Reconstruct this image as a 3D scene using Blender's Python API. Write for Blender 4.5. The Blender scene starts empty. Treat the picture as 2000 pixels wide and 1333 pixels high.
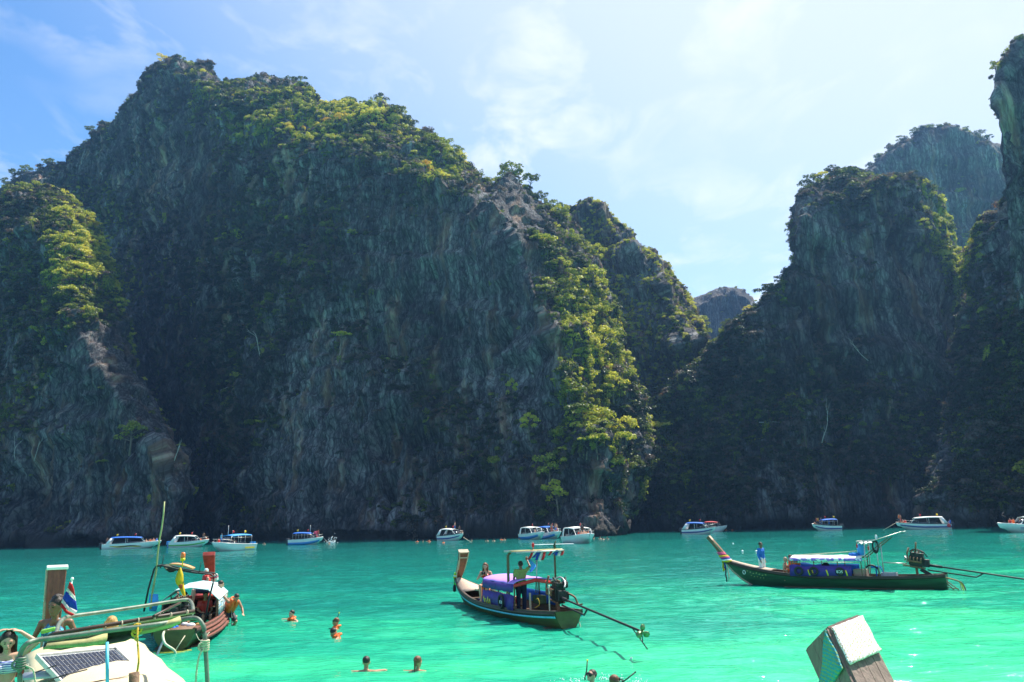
import bpy, bmesh, math, random
import numpy as np
from mathutils import Vector, Matrix, Euler

S = bpy.context.scene
C = S.collection
PI = math.pi
R = math.radians
rng = np.random.default_rng(7)
rnd = random.Random(11)

# ------------------------------------------------------------------ camera
FPX = 1570.0                       # focal length in pixels of the 2000 px wide photograph
CAMZ = 3.2
ROLL = R(1.45)
PITCH = math.atan(354.5 * math.cos(ROLL) / FPX)
_f = Vector((0, math.cos(PITCH), math.sin(PITCH)))
_u0 = Vector((0, -math.sin(PITCH), math.cos(PITCH)))
_r0 = Vector((1, 0, 0))
_r = _r0 * math.cos(ROLL) - _u0 * math.sin(ROLL)
_u = _u0 * math.cos(ROLL) + _r0 * math.sin(ROLL)
cam_data = bpy.data.cameras.new('camera')
cam_data.sensor_width = 36
cam_data.lens = 36 * FPX / 2000
cam_data.clip_start = 0.1
cam_data.clip_end = 20000
cam = bpy.data.objects.new('camera', cam_data)
C.objects.link(cam)
M = Matrix((( _r.x, _u.x, -_f.x, 0), (_r.y, _u.y, -_f.y, 0), (_r.z, _u.z, -_f.z, CAMZ), (0, 0, 0, 1)))
cam.matrix_world = M
S.camera = cam

# ------------------------------------------------------------------ sun, sky, exposure
SUN_AZ, SUN_EL = R(45), R(58)      # azimuth clockwise from +Y (the viewing direction)
sd = bpy.data.lights.new('sun', 'SUN')
sd.energy = 5.0
sd.angle = R(0.53)
sd.color = (1.0, 0.95, 0.86)
so = bpy.data.objects.new('sun', sd)
C.objects.link(so)
_s = Vector((math.sin(SUN_AZ) * math.cos(SUN_EL), math.cos(SUN_AZ) * math.cos(SUN_EL), math.sin(SUN_EL)))
so.rotation_euler = _s.to_track_quat('Z', 'Y').to_euler()
so.location = _s * 500

world = bpy.data.worlds.new("World")
S.world = world
world.use_nodes = True
wn, wl = world.node_tree.nodes, world.node_tree.links
wn.clear()
def wnode(t, **k):
    n = wn.new(t)
    for a, b in k.items():
        setattr(n, a, b)
    return n
w_out = wnode('ShaderNodeOutputWorld')
w_bg = wnode('ShaderNodeBackground')
w_sky = wnode('ShaderNodeTexSky', sky_type='NISHITA')
w_sky.sun_disc = False
w_sky.sun_elevation = SUN_EL
w_sky.sun_rotation = SUN_AZ
w_sky.air_density = 1.0
w_sky.dust_density = 0.7
w_sky.ozone_density = 1.3
w_bg.inputs['Strength'].default_value = 0.10
tc = wnode('ShaderNodeTexCoord')
# thin wispy clouds: noise on a plane high above (direction / height)
sep = wnode('ShaderNodeSeparateXYZ'); wl.new(tc.outputs['Generated'], sep.inputs[0])
zmx = wnode('ShaderNodeMath', operation='MAXIMUM'); wl.new(sep.outputs['Z'], zmx.inputs[0]); zmx.inputs[1].default_value = 0.08
cmb = wnode('ShaderNodeCombineXYZ')
for i, ax in enumerate('XY'):
    d = wnode('ShaderNodeMath', operation='DIVIDE'); wl.new(sep.outputs[ax], d.inputs[0]); wl.new(zmx.outputs[0], d.inputs[1])
    wl.new(d.outputs[0], cmb.inputs[i])
mp = wnode('ShaderNodeMapping'); wl.new(cmb.outputs[0], mp.inputs['Vector'])
mp.inputs['Rotation'].default_value = (0, 0, R(28)); mp.inputs['Scale'].default_value = (1.9, 1.15, 1)
mp.inputs['Location'].default_value = (0.35, 0.8, 0)
n1 = wnode('ShaderNodeTexNoise'); wl.new(mp.outputs[0], n1.inputs['Vector'])
n1.inputs['Scale'].default_value = 2.1; n1.inputs['Detail'].default_value = 9; n1.inputs['Roughness'].default_value = 0.58; n1.inputs['Distortion'].default_value = 0.5
n2 = wnode('ShaderNodeTexNoise'); wl.new(cmb.outputs[0], n2.inputs['Vector'])
n2.inputs['Scale'].default_value = 0.9; n2.inputs['Detail'].default_value = 3
r1 = wnode('ShaderNodeMapRange'); wl.new(n1.outputs['Fac'], r1.inputs['Value'])
r1.inputs['From Min'].default_value = 0.47; r1.inputs['From Max'].default_value = 0.68
r2 = wnode('ShaderNodeMapRange'); wl.new(n2.outputs['Fac'], r2.inputs['Value'])
r2.inputs['From Min'].default_value = 0.36; r2.inputs['From Max'].default_value = 0.56
cm = wnode('ShaderNodeMath', operation='MULTIPLY'); wl.new(r1.outputs[0], cm.inputs[0]); wl.new(r2.outputs[0], cm.inputs[1])
cm2 = wnode('ShaderNodeMath', operation='MULTIPLY'); wl.new(cm.outputs[0], cm2.inputs[0]); cm2.inputs[1].default_value = 0.62
# tropical haze brightens and whitens the sky around the sun's side
nrm = wnode('ShaderNodeVectorMath', operation='DOT_PRODUCT'); wl.new(tc.outputs['Generated'], nrm.inputs[0]); nrm.inputs[1].default_value = tuple(_s)
hr = wnode('ShaderNodeMapRange'); wl.new(nrm.outputs['Value'], hr.inputs['Value'])
hr.inputs['From Min'].default_value = 0.48; hr.inputs['From Max'].default_value = 0.97
hr.interpolation_type = 'SMOOTHSTEP'
SKY_HAZE = hr
hz = wnode('ShaderNodeMix', data_type='RGBA'); wl.new(hr.outputs[0], hz.inputs[0]); hs_ = wnode('ShaderNodeHueSaturation'); hs_.inputs['Saturation'].default_value = 1.28; hs_.inputs['Value'].default_value = 1.15; wl.new(w_sky.outputs[0], hs_.inputs['Color']); wl.new(hs_.outputs[0], hz.inputs[6]); hz.inputs[7].default_value = (4.3, 4.7, 5.0, 1)
mixc = wnode('ShaderNodeMix', data_type='RGBA'); wl.new(cm2.outputs[0], mixc.inputs[0]); wl.new(hz.outputs[2], mixc.inputs[6]); mixc.inputs[7].default_value = (6.2, 6.2, 6.2, 1)
wl.new(mixc.outputs[2], w_bg.inputs['Color'])
wl.new(w_bg.outputs[0], w_out.inputs['Surface'])

S.view_settings.view_transform = 'Standard'
S.view_settings.look = 'None'
S.view_settings.exposure = 1.0
S.view_settings.gamma = 1.0
S.view_settings.use_curve_mapping = False
S.cycles.max_bounces = 6
S.cycles.diffuse_bounces = 3
S.cycles.glossy_bounces = 3
S.cycles.transmission_bounces = 4
S.cycles.transparent_max_bounces = 8
S.cycles.volume_bounces = 0
S.cycles.caustics_reflective = False
S.cycles.caustics_refractive = False

# ------------------------------------------------------------------ where a pixel of the photograph points
def ray(px, py):
    a = (px - 1000.0) / FPX
    b = (666.5 - py) / FPX
    return _f + _r * a + _u * b
def at(px, py, z=0.0):             # point at height z seen there
    d = ray(px, py)
    t = (z - CAMZ) / d.z
    return Vector((d.x * t, d.y * t, z))
def atY(px, py, Y):                # point at forward distance Y seen there
    d = ray(px, py)
    t = Y / d.y
    return Vector((d.x * t, Y, CAMZ + d.z * t))
def pix(P):                        # vectorised projection (N,3) -> px, py
    P = np.asarray(P, float) - np.array([0, 0, CAMZ])
    f = P @ np.array(_f); r = P @ np.array(_r); u = P @ np.array(_u)
    f = np.where(f < 0.1, 0.1, f)
    return 1000 + FPX * r / f, 666.5 - FPX * u / f

# ------------------------------------------------------------------ naming
def tag(o, label=None, cat=None, group=None, kind=None):
    if label: o['label'] = label
    if cat: o['category'] = cat
    if group: o['group'] = group
    if kind: o['kind'] = kind
    return o
def empty(name, loc=(0, 0, 0), rz=0.0, label=None, cat=None, group=None):
    o = bpy.data.objects.new(name, None)
    o.empty_display_size = 0.2
    C.objects.link(o)
    o.location = loc
    o.rotation_euler = (0, 0, rz)
    return tag(o, label, cat, group)
def link(name, me, parent=None, mats=None):
    o = bpy.data.objects.new(name, me)
    C.objects.link(o)
    if parent: o.parent = parent
    if mats is not None:
        for m in (mats if isinstance(mats, (list, tuple)) else [mats]):
            me.materials.append(m)
    return o
def copy_tree(o, parent=None):
    c = o.copy(); C.objects.link(c)
    c.parent = parent
    for ch in list(o.children):
        if ch.name.startswith('__'): continue
        copy_tree(ch, c)
    return c

# ------------------------------------------------------------------ numpy noise
def _hash(ix, iy, iz, seed):
    h = (ix.astype(np.int64) * 374761393 + iy.astype(np.int64) * 668265263 + iz.astype(np.int64) * 2147483647 + seed * 1442695041) & 0xffffffff
    h = ((h ^ (h >> 13)) * 1274126177) & 0xffffffff
    h = ((h ^ (h >> 16)) * 2246822519) & 0xffffffff
    return ((h ^ (h >> 15)) & 0xffffff) / float(0xffffff)
def vnoise(x, y, z, seed=0):
    x, y, z = np.broadcast_arrays(np.asarray(x, float), np.asarray(y, float), np.asarray(z, float))
    fx, fy, fz = np.floor(x), np.floor(y), np.floor(z)
    tx, ty, tz = x - fx, y - fy, z - fz
    tx = tx * tx * (3 - 2 * tx); ty = ty * ty * (3 - 2 * ty); tz = tz * tz * (3 - 2 * tz)
    ix, iy, iz = fx.astype(np.int64), fy.astype(np.int64), fz.astype(np.int64)
    r = 0
    for dx in (0, 1):
        wx = tx if dx else 1 - tx
        for dy in (0, 1):
            wy = ty if dy else 1 - ty
            for dz in (0, 1):
                wz = tz if dz else 1 - tz
                r = r + wx * wy * wz * _hash(ix + dx, iy + dy, iz + dz, seed)
    return r * 2 - 1
def fbm(x, y, z, octv=4, seed=0, gain=0.5, lac=2.03):
    a, s, n = 1.0, 0.0, 0.0
    for i in range(octv):
        s = s + a * vnoise(x, y, z, seed + i * 17)
        n += a
        a *= gain
        x = np.asarray(x) * lac + 13.7; y = np.asarray(y) * lac + 7.1; z = np.asarray(z) * lac + 3.3
    return s / n
def sstep(a, b, x):
    t = np.clip((x - a) / (b - a), 0, 1)
    return t * t * (3 - 2 * t)

def grid_mesh(name, P, smooth=True):       # P: (rows, cols, 3)
    nr, nc = P.shape[:2]
    idx = np.arange(nr * nc).reshape(nr, nc)
    q = np.stack([idx[:-1, :-1], idx[:-1, 1:], idx[1:, 1:], idx[1:, :-1]], -1).reshape(-1, 4)
    return quad_mesh(name, P.reshape(-1, 3), q, smooth)
def quad_mesh(name, V, q, smooth=False):
    me = bpy.data.meshes.new(name)
    n = len(q); k = q.shape[1]
    me.vertices.add(len(V)); me.vertices.foreach_set('co', np.ascontiguousarray(V, dtype=np.float32).ravel())
    me.loops.add(n * k); me.loops.foreach_set('vertex_index', np.ascontiguousarray(q, dtype=np.int32).ravel())
    me.polygons.add(n); me.polygons.foreach_set('loop_start', np.arange(0, n * k, k, dtype=np.int32))
    me.polygons.foreach_set('loop_total', np.full(n, k, dtype=np.int32))
    me.polygons.foreach_set('use_smooth', np.full(n, smooth, dtype=bool))
    me.update(calc_edges=True)
    return me

# ------------------------------------------------------------------ materials
def nodes_of(name):
    m = bpy.data.materials.new(name); m.use_nodes = True
    nt = m.node_tree; nt.nodes.clear()
    return m, nt
def N(nt, t, **k):
    n = nt.nodes.new(t)
    for a, b in k.items(): setattr(n, a, b)
    return n
def ramp(nt, src, stops):
    r = N(nt, 'ShaderNodeValToRGB')
    e = r.color_ramp.elements
    while len(e) > 1: e.remove(e[0])
    e[0].position = stops[0][0]; e[0].color = (*stops[0][1], 1)
    for p, c in stops[1:]:
        x = e.new(p); x.color = (*c, 1)
    nt.links.new(src, r.inputs[0])
    return r.outputs[0]
_mc = {}
def mat(name, col, rough=0.6, metal=0.0, var=0.25, scale=6.0, bump=0.0, spec=0.5, transl=0.0, coat=0.0, stretch=None, ior=1.45, alpha=1.0):
    """painted / plain surface with procedural mottling so that nothing is flat"""
    if name in _mc: return _mc[name]
    m, nt = nodes_of(name)
    L = nt.links.new
    out = N(nt, 'ShaderNodeOutputMaterial')
    p = N(nt, 'ShaderNodeBsdfPrincipled')
    tco = N(nt, 'ShaderNodeTexCoord')
    mpp = N(nt, 'ShaderNodeMapping'); L(tco.outputs['Object'], mpp.inputs[0])
    if stretch: mpp.inputs['Scale'].default_value = stretch
    no = N(nt, 'ShaderNodeTexNoise'); L(mpp.outputs[0], no.inputs['Vector'])
    no.inputs['Scale'].default_value = scale; no.inputs['Detail'].default_value = 6; no.inputs['Roughness'].default_value = 0.65
    c = np.array(col, float)
    lo, hi = c * (1 - var), np.minimum(c * (1 + var), 1)
    L(ramp(nt, no.outputs['Fac'], [(0.3, tuple(lo)), (0.5, tuple(c)), (0.72, tuple(hi))]), p.inputs['Base Color'])
    p.inputs['Roughness'].default_value = rough
    p.inputs['Metallic'].default_value = metal
    p.inputs['IOR'].default_value = ior
    p.inputs['Specular IOR Level'].default_value = spec
    p.inputs['Coat Weight'].default_value = coat
    p.inputs['Alpha'].default_value = alpha
    if bump:
        b = N(nt, 'ShaderNodeBump'); b.inputs['Strength'].default_value = bump; b.inputs['Distance'].default_value = 0.02
        L(no.outputs['Fac'], b.inputs['Height']); L(b.outputs[0], p.inputs['Normal'])
    sh = p.outputs[0]
    if transl:
        t = N(nt, 'ShaderNodeBsdfTranslucent'); t.inputs[0].default_value = (*col, 1)
        mx = N(nt, 'ShaderNodeMixShader'); mx.inputs[0].default_value = transl
        L(p.outputs[0], mx.inputs[1]); L(t.outputs[0], mx.inputs[2]); sh = mx.outputs[0]
    L(sh, out.inputs['Surface'])
    _mc[name] = m
    return m
# ================================================================== rock
def rock_material(name, light=1.0):
    m, nt = nodes_of(name); L = nt.links.new
    out = N(nt, 'ShaderNodeOutputMaterial'); p = N(nt, 'ShaderNodeBsdfPrincipled')
    tco = N(nt, 'ShaderNodeTexCoord')
    flow = N(nt, 'ShaderNodeAttribute', attribute_name='flow')
    def tex(scale, detail, rough, mapsc, dist=0.0, loc=(0, 0, 0)):
        mm = N(nt, 'ShaderNodeMapping'); L(flow.outputs['Vector'], mm.inputs[0])
        mm.inputs['Scale'].default_value = mapsc; mm.inputs['Location'].default_value = loc
        n = N(nt, 'ShaderNodeTexNoise'); L(mm.outputs[0], n.inputs['Vector'])
        n.inputs['Scale'].default_value = scale; n.inputs['Detail'].default_value = detail
        n.inputs['Roughness'].default_value = rough; n.inputs['Distortion'].default_value = dist
        return n.outputs['Fac']
    streak = tex(1.0, 9, 0.68, (0.62, 0.62, 0.085), 0.12)
    fine = tex(1.0, 9, 0.74, (2.2, 2.2, 0.42), 0.1)
    blot = tex(1.0, 5, 0.55, (0.05, 0.05, 0.035))
    stain = tex(1.0, 6, 0.6, (0.22, 0.22, 0.03), 0.0, (31, 7, 2))
    vm = N(nt, 'ShaderNodeMapping'); L(tco.outputs['Object'], vm.inputs[0]); vm.inputs['Scale'].default_value = (.55, .55, .30)
    vo = N(nt, 'ShaderNodeTexVoronoi', feature='DISTANCE_TO_EDGE'); L(vm.outputs[0], vo.inputs['Vector']); vo.inputs['Scale'].default_value = 1; vo.inputs['Randomness'].default_value = 1
    crack = ramp(nt, vo.outputs['Distance'], [(0.0, (.35, .35, .35)), (0.10, (1, 1, 1))])
    c1 = ramp(nt, streak, [(0.35, (0.015, 0.014, 0.017)), (0.46, (0.056, 0.054, 0.064)), (0.54, (0.13, 0.127, 0.145)), (0.62, (0.38, 0.375, 0.39)), (.8, (.50, .48, .46))])
    c2 = ramp(nt, fine, [(0.36, (0.016, 0.014, 0.015)), (0.50, (0.09, 0.082, 0.084)), (0.61, (0.34, 0.325, 0.315))])
    mx0 = N(nt, 'ShaderNodeMix', data_type='RGBA'); mx0.inputs[0].default_value = 0.5; L(c1, mx0.inputs[6]); L(c2, mx0.inputs[7])
    mx = N(nt, 'ShaderNodeMix', data_type='RGBA', blend_type='MULTIPLY'); mx.inputs[0].default_value = .8; L(mx0.outputs[2], mx.inputs[6]); L(crack, mx.inputs[7])
    # ochre iron stains
    so_ = ramp(nt, stain, [(0.53, (0, 0, 0)), (0.66, (.95, .95, .95))])
    oc = N(nt, 'ShaderNodeMix', data_type='RGBA'); L(so_, oc.inputs[0]); L(mx.outputs[2], oc.inputs[6])
    ocol = ramp(nt, streak, [(0.35, (0.07, 0.04, 0.03)), (0.5, (0.24, 0.145, 0.095)), (0.62, (0.46, 0.36, 0.27))])
    L(ocol, oc.inputs[7])
    # darker lichen blotches
    bl = N(nt, 'ShaderNodeMix', data_type='RGBA', blend_type='MULTIPLY'); bl.inputs[0].default_value = 0.8
    L(oc.outputs[2], bl.inputs[6]); L(ramp(nt, blot, [(0.38, (0.28, 0.30, 0.28)), (0.58, (1, 1, 1))]), bl.inputs[7])
    # tide band
    sp = N(nt, 'ShaderNodeSeparateXYZ'); L(tco.outputs['Object'], sp.inputs[0])
    zz = N(nt, 'ShaderNodeMath', operation='MULTIPLY_ADD'); L(fine, zz.inputs[0]); zz.inputs[1].default_value = -5.0; L(sp.outputs['Z'], zz.inputs[2])
    tb = N(nt, 'ShaderNodeMapRange'); L(zz.outputs[0], tb.inputs['Value'])
    tb.inputs['From Min'].default_value = -1.0; tb.inputs['From Max'].default_value = 1.4
    tm = N(nt, 'ShaderNodeMix', data_type='RGBA'); L(tb.outputs[0], tm.inputs[0]); tm.inputs[6].default_value = (0.035, 0.035, 0.03, 1)
    L(bl.outputs[2], tm.inputs[7])
    L(tm.outputs[2], p.inputs['Base Color'])
    p.inputs['Roughness'].default_value = 0.92; p.inputs['Specular IOR Level'].default_value = 0.2
    b = N(nt, 'ShaderNodeBump'); b.inputs['Strength'].default_value = 0.9; b.inputs['Distance'].default_value = 1.1
    hs0 = N(nt, 'ShaderNodeMath', operation='ADD'); L(streak, hs0.inputs[0]); L(fine, hs0.inputs[1])
    hs = N(nt, 'ShaderNodeMath', operation='MULTIPLY_ADD'); L(crack, hs.inputs[0]); hs.inputs[1].default_value = .3; L(hs0.outputs[0], hs.inputs[2])
    L(hs.outputs[0], b.inputs['Height']); L(b.outputs[0], p.inputs['Normal'])
    L(p.outputs[0], out.inputs['Surface'])
    return m
M_ROCK = rock_material('limestone')

def resample(cols, n):
    a = np.array(cols, float)
    seg = np.linalg.norm(np.diff(a[:, :3], axis=0), axis=1) + np.linalg.norm(np.diff(a[:, -3:], axis=0), axis=1)
    t = np.concatenate([[0], np.cumsum(seg)]); t /= t[-1]
    u = np.linspace(0, 1, n)
    return np.stack([np.interp(u, t, a[:, i]) for i in range(a.shape[1])], -1)

def massif(name, cols, label, step=0.62, profile=((0, 0), (.12, .16), (.45, .62), (.75, .86), (1, 1)), rough=1.0, seed=0,
           jag=0.0, back=70, big=3.2, top_round=True):
    """cols: (base px, base Y, brow px, brow py, brow Y, top px, top py, top Y), left to right"""
    K = []
    for bpx, bY, wpx, wpy, wY, tpx, tpy, tY in cols:
        d = ray(bpx, 1030); B = (d.x / d.y * bY, bY, 0.0)
        K.append([*B, *atY(wpx, wpy, wY), *atY(tpx, tpy, tY)])
    K = np.array(K)
    width = np.linalg.norm(np.diff(K[:, :3], axis=0), axis=1).sum() * .4 + np.linalg.norm(np.diff(K[:, 6:9], axis=0), axis=1).sum() * .6
    n = int(width / step)
    Kn = resample(K, n)
    # soften the corners of the control polygon
    for _ in range(max(1, int(3 / step))):
        Kn[1:-1, :3] = (Kn[:-2, :3] + 2 * Kn[1:-1, :3] + Kn[2:, :3]) / 4
    B, W, T = Kn[:, :3], Kn[:, 3:6], Kn[:, 6:9]
    hmax = W[:, 2].max()
    nv = int(hmax / (step * 1.15))
    v = np.linspace(0, 1, nv) ** 1.0
    pv, ps = zip(*profile)
    s = np.interp(v, pv, ps)
    rows = []
    rows.append(np.stack([B[:, 0], B[:, 1] + 3.5, np.full(n, -4.0)], -1))
    und = sstep(0, 1, np.clip(v * hmax / 4.0, 0, 1))
    for vi, si, ui in zip(v, s, und):
        xy = B[:, :2] + (W[:, :2] - B[:, :2]) * si
        xy = xy + np.array([0, 1.0]) * (1 - ui) * 2.6
        rows.append(np.stack([xy[:, 0], xy[:, 1], W[:, 2] * vi], -1))
    gap = np.linalg.norm(T - W, axis=1).max()
    nt_ = max(3, int(gap / step))
    for i in range(1, nt_ + 1):
        t = i / nt_
        P = W + (T - W) * t
        P = P.copy(); P[:, 2] += math.sin(t * PI) * (T[:, 2] - W[:, 2]) * (0.12 if top_round else 0)
        rows.append(P)
    rad = T[:, :2] / np.linalg.norm(T[:, :2], axis=1, keepdims=True)
    topi = len(rows) - 1
    for i, (dd, zf) in enumerate(((2, .99), (5, .95), (10, .88), (20, .75), (40, .5), (back, -0.02))):
        rows.append(np.stack([T[:, 0] + rad[:, 0] * dd, T[:, 1] + rad[:, 1] * dd, T[:, 2] * zf], -1))
    P = np.stack(rows)
    # displacement along the smooth normal
    du = np.gradient(P, axis=1); dv = np.gradient(P, axis=0)
    nr = np.cross(du, dv); nr /= np.linalg.norm(nr, axis=2, keepdims=True) + 1e-9
    X, Y, Z = P[..., 0], P[..., 1], P[..., 2]
    # fall-line coordinates: distance along the wall, height
    wu = (np.linalg.norm(np.diff(B, axis=0), axis=1) * .4 + np.linalg.norm(np.diff(T, axis=0), axis=1) * .6)
    U = X + .12 * Y + seed * 3.1
    wu2 = fbm(U / 14, 0 * U, Z / 40, 3, seed + 2) * 2.2 + fbm(X / 7, Y / 7, Z / 6, 4, seed + 4) * 1.6
    wob = fbm(X / 14, Y / 14, Z / 30, 3, seed + 3) * 2.5
    large = fbm(X / 26, Y / 26, Z / 60, 3, seed + 1)
    fl = 1 - np.abs(fbm((X + wu2 * .5) / 7.5, Y / 16, Z / 48, 4, seed + 5)) * 3.2
    fl2 = fbm((X + wu2 * .4) / 2.0, Y / 4.5, Z / 13, 4, seed + 9)
    led = fbm(X / 11, Y / 11, Z / 4.2, 4, seed + 13)
    blk = np.abs(fbm((U + wu2) / 5, Z / 7, 0 * U, 3, seed + 17))
    pit = fbm(U / 1.4, 0 * U, Z / 1.8, 3, seed + 21)
    terr = fbm(X / 16, Y / 16, Z / 9, 3, seed + 41)
    terr = np.where(terr > 0, 1, -1) * np.abs(terr) ** .4            # blocks that step out and leave ledges
    rec = sstep(.28, .55, fbm(X / 11, Y / 11, Z / 26, 3, seed + 53)) * 4.5        # caves and shaded recesses
    over = sstep(.05, .5, fbm(X / 22, Y / 22, Z / 16, 3, seed + 47)) * 2.4
    disp = large * big * 1.3 + fl * 1.3 * rough + fl2 * 1.5 * rough + led * 1.5 - blk * 2.2 * rough + pit * 0.7 * rough + terr * 1.5 + over * 1.3 - rec
    disp = disp * (1 + .35 * fbm(X / 30, Y / 30, Z / 30, 2, seed + 61))
    nrow = P.shape[0]
    ri = np.arange(nrow)[:, None]
    near_top = np.clip(1 - np.abs(ri - topi) / 8.0, 0, 1)
    disp = disp * (1 - 0.45 * near_top)
    P = P + nr * disp[..., None]
    if jag:
        j = np.abs(fbm(X / 3.0, Y / 3.0, np.zeros_like(Z), 4, seed + 31)) * jag
        P[..., 2] += near_top * (j - jag * .15)
    P[0, :, 2] = -4; P[-1, :, 2] = -4
    me = grid_mesh(name, P)
    fa = me.attributes.new('flow', 'FLOAT_VECTOR', 'POINT')
    fa.data.foreach_set('vector', np.stack([X + seed * 3.1, Y * .4 + seed * 7.7, Z], -1).astype(np.float32).ravel())
    o = link('cliff', me, None, M_ROCK)
    tag(o, label, 'cliff', kind='structure')
    # keep what the planting needs
    c = (P[:-1, :-1] + P[1:, 1:]) / 2
    a = np.cross(P[:-1, 1:] - P[:-1, :-1], P[1:, :-1] - P[:-1, :-1])
    ar = np.linalg.norm(a, axis=2)
    nn = a / (ar[..., None] + 1e-9)
    back_row = np.broadcast_to((np.arange(P.shape[0] - 1) > topi + 2)[:, None], ar.shape)
    edge = np.clip(1 - np.abs(np.arange(P.shape[0] - 1) - topi) / 6.0, 0, 1)[:, None] * np.ones_like(ar)
    return dict(c=c.reshape(-1, 3), n=nn.reshape(-1, 3), a=ar.ravel(), back=back_row.ravel(), top=P[topi], edge=edge.ravel(), K=K)

def kof(px, py):
    d = ray(px, py); return d.z / d.y
def prof(bY, px, py, f=1.0):       # distance of the brow so that the wall's foot is only just shaded
    return f * bY / (1 - 0.44 * kof(px, py))

MS = {}
FAR = 1.07                          # the whole ring of cliffs, pushed back a little
_m0 = massif
def massif(name, cols, label, **k):
    return _m0(name, [(c[0], c[1] * FAR, c[2], c[3], c[4] * FAR, c[5], c[6], c[7] * FAR) for c in cols], label, **k)
# --- main wall
cb = [(-420,350,-380,640,0,-380,630,0),(-60,310,-45,410,0,-45,398,0),(120,295,30,362,0,30,350,0),(240,305,130,336,0,130,324,0),(320,300,180,278,0,180,264,0),
 (385,276,238,250,0,238,234,0),(430,236,305,152,0,310,134,0),(470,216,350,142,0,347,121,0),(520,207,400,168,0,405,140,0),(560,200,420,205,0,432,172,0),
 (615,192,480,228,0,522,158,0),(665,186,560,262,0,600,182,0),(700,182,610,278,0,638,212,0),(745,178,690,300,0,745,208,0),(800,176,745,318,0,800,242,0),
 (840,174,785,326,0,812,277,0),(890,172,840,345,0,862,306,0),(940,170,890,366,0,922,337,0),(985,167,935,390,0,965,369,0),(1020,165,958,392,0,1000,355,0),
 (1050,163,985,425,0,1042,370,0),(1080,161,1005,475,0,1072,407,0),(1108,159,1032,545,0,1112,445,0),(1135,158,1060,620,0,1165,515,0),(1160,157,1090,700,0,1196,590,0),
 (1180,157,1120,780,0,1218,700,0),(1198,158,1150,860,0,1255,790,0),(1212,160,1176,915,0,1268,850,0),(1224,164,1204,970,0,1256,945,0),(1236,172,1226,1010,0,1244,1008,0)]
cols = []
for i, (bpx, bY, wpx, wpy, _, tpx, tpy, _) in enumerate(cb):
    wY = prof(bY, wpx, wpy)
    if i < 8: tY = wY * 1.03
    elif i < 20: tY = wY * 1.17
    elif i < 26: tY = wY + 42
    else: tY = wY + 42 - (i - 25) * 8
    cols.append((bpx, bY, wpx, wpy, wY, tpx, tpy, tY))
MS['main'] = massif('main_cliff', cols, 'broad streaked limestone wall with green summit rising behind the speedboats, highest in the view', seed=10)
# --- left buttress
ca = [(-420,262,-330,600,-330,585),(-200,252,-180,500,-180,470),(-60,243,-50,450,-45,412),(20,237,0,450,0,396),(70,232,25,440,22,376),(110,228,58,450,60,374),(150,225,85,480,100,386),
 (185,223,102,510,132,402),(215,221,118,550,157,432),(240,220,130,585,182,457),(262,219,140,615,207,502),(280,219,152,645,226,547),(295,219,172,690,234,600),(308,219,200,735,250,662),
 (320,219,240,790,290,742),(330,220,280,840,322,802),(338,221,310,880,342,852),(345,223,335,950,352,940),(349,227,345,1025,353,1025)]
cols = []
for i, (bpx, bY, wpx, wpy, tpx, tpy) in enumerate(ca):
    wY = prof(bY, wpx, wpy, 0.97)
    tY = wY + (6 if i < 3 else 42 if i < 12 else 34 if i < 17 else 12)
    cols.append((bpx, bY * .86, wpx, wpy, wY * .86, tpx, tpy, tY * .86))
MS['left'] = massif('left_cliff', cols, 'pale grey rock buttress topped with sunlit trees at the left edge of the lagoon', seed=40, big=2.4)
# --- rocky cone behind the wooded spur
cc = [(1060,232,1070,470,1072,455),(1085,228,1098,420,1100,404),(1100,226,1110,415,1110,396),(1125,224,1135,412,1134,393),(1150,222,1158,412,1158,394),(1175,220,1178,425,1182,411),
 (1198,218,1200,445,1206,429),(1218,216,1226,480,1236,463),(1235,215,1242,500,1254,482),(1250,214,1262,520,1276,497),(1265,213,1280,540,1300,514),(1280,212,1296,570,1322,548),
 (1292,211,1315,620,1347,592),(1302,210,1335,670,1371,641),(1312,210,1350,710,1392,683),(1320,210,1362,745,1407,712),(1326,210,1360,780,1400,742),(1330,211,1350,820,1384,775),
 (1333,212,1342,880,1362,815),(1336,214,1338,960,1345,920),(1338,218,1338,1030,1340,1028)]
cols = [(b, bY, w, wy, prof(bY, w, wy, 0.96), t, ty, prof(bY, w, wy, 0.96) + (5 if i < 7 else 22 if i < 17 else 10)) for i, (b, bY, w, wy, t, ty) in enumerate(cc)]
MS['cone'] = massif('cone_cliff', cols, 'dark jagged cone of rock with speckled shrubs behind the wooded spur', seed=70, rough=1.5, jag=3.5, big=2.0)
# --- far gap
cols = [(b, 430, t, ty + 14, 445, t, ty, 455) for b, t, ty in ((1250,1290,650),(1330,1338,605),(1345,1349,584),(1370,1370,576),(1385,1386,569),(1410,1410,563),(1430,1432,560),(1455,1456,564),(1465,1467,578),(1478,1480,592),(1530,1525,640),(1600,1600,700))]
MS['far'] = massif('far_cliff', cols, 'small distant blue grey cliff closing the gap between the mountains', step=1.6, seed=90)
# --- high plateau at the back right
cols = [(b, 330, t, ty + 12, 350, t, ty, 356) for b, t, ty in ((1560,1600,420),(1640,1670,350),(1700,1706,326),(1720,1722,312),(1740,1742,291),(1765,1768,275),(1800,1802,263),(1830,1832,262),(1860,1862,257),(1900,1902,262),(1940,1942,283),(1980,1978,302),(2060,2050,350),(2200,2200,420))]
MS['plateau'] = massif('plateau_cliff', cols, 'high hazy blue plateau wall behind the right mountain', step=1.2, seed=110, jag=2)
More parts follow.
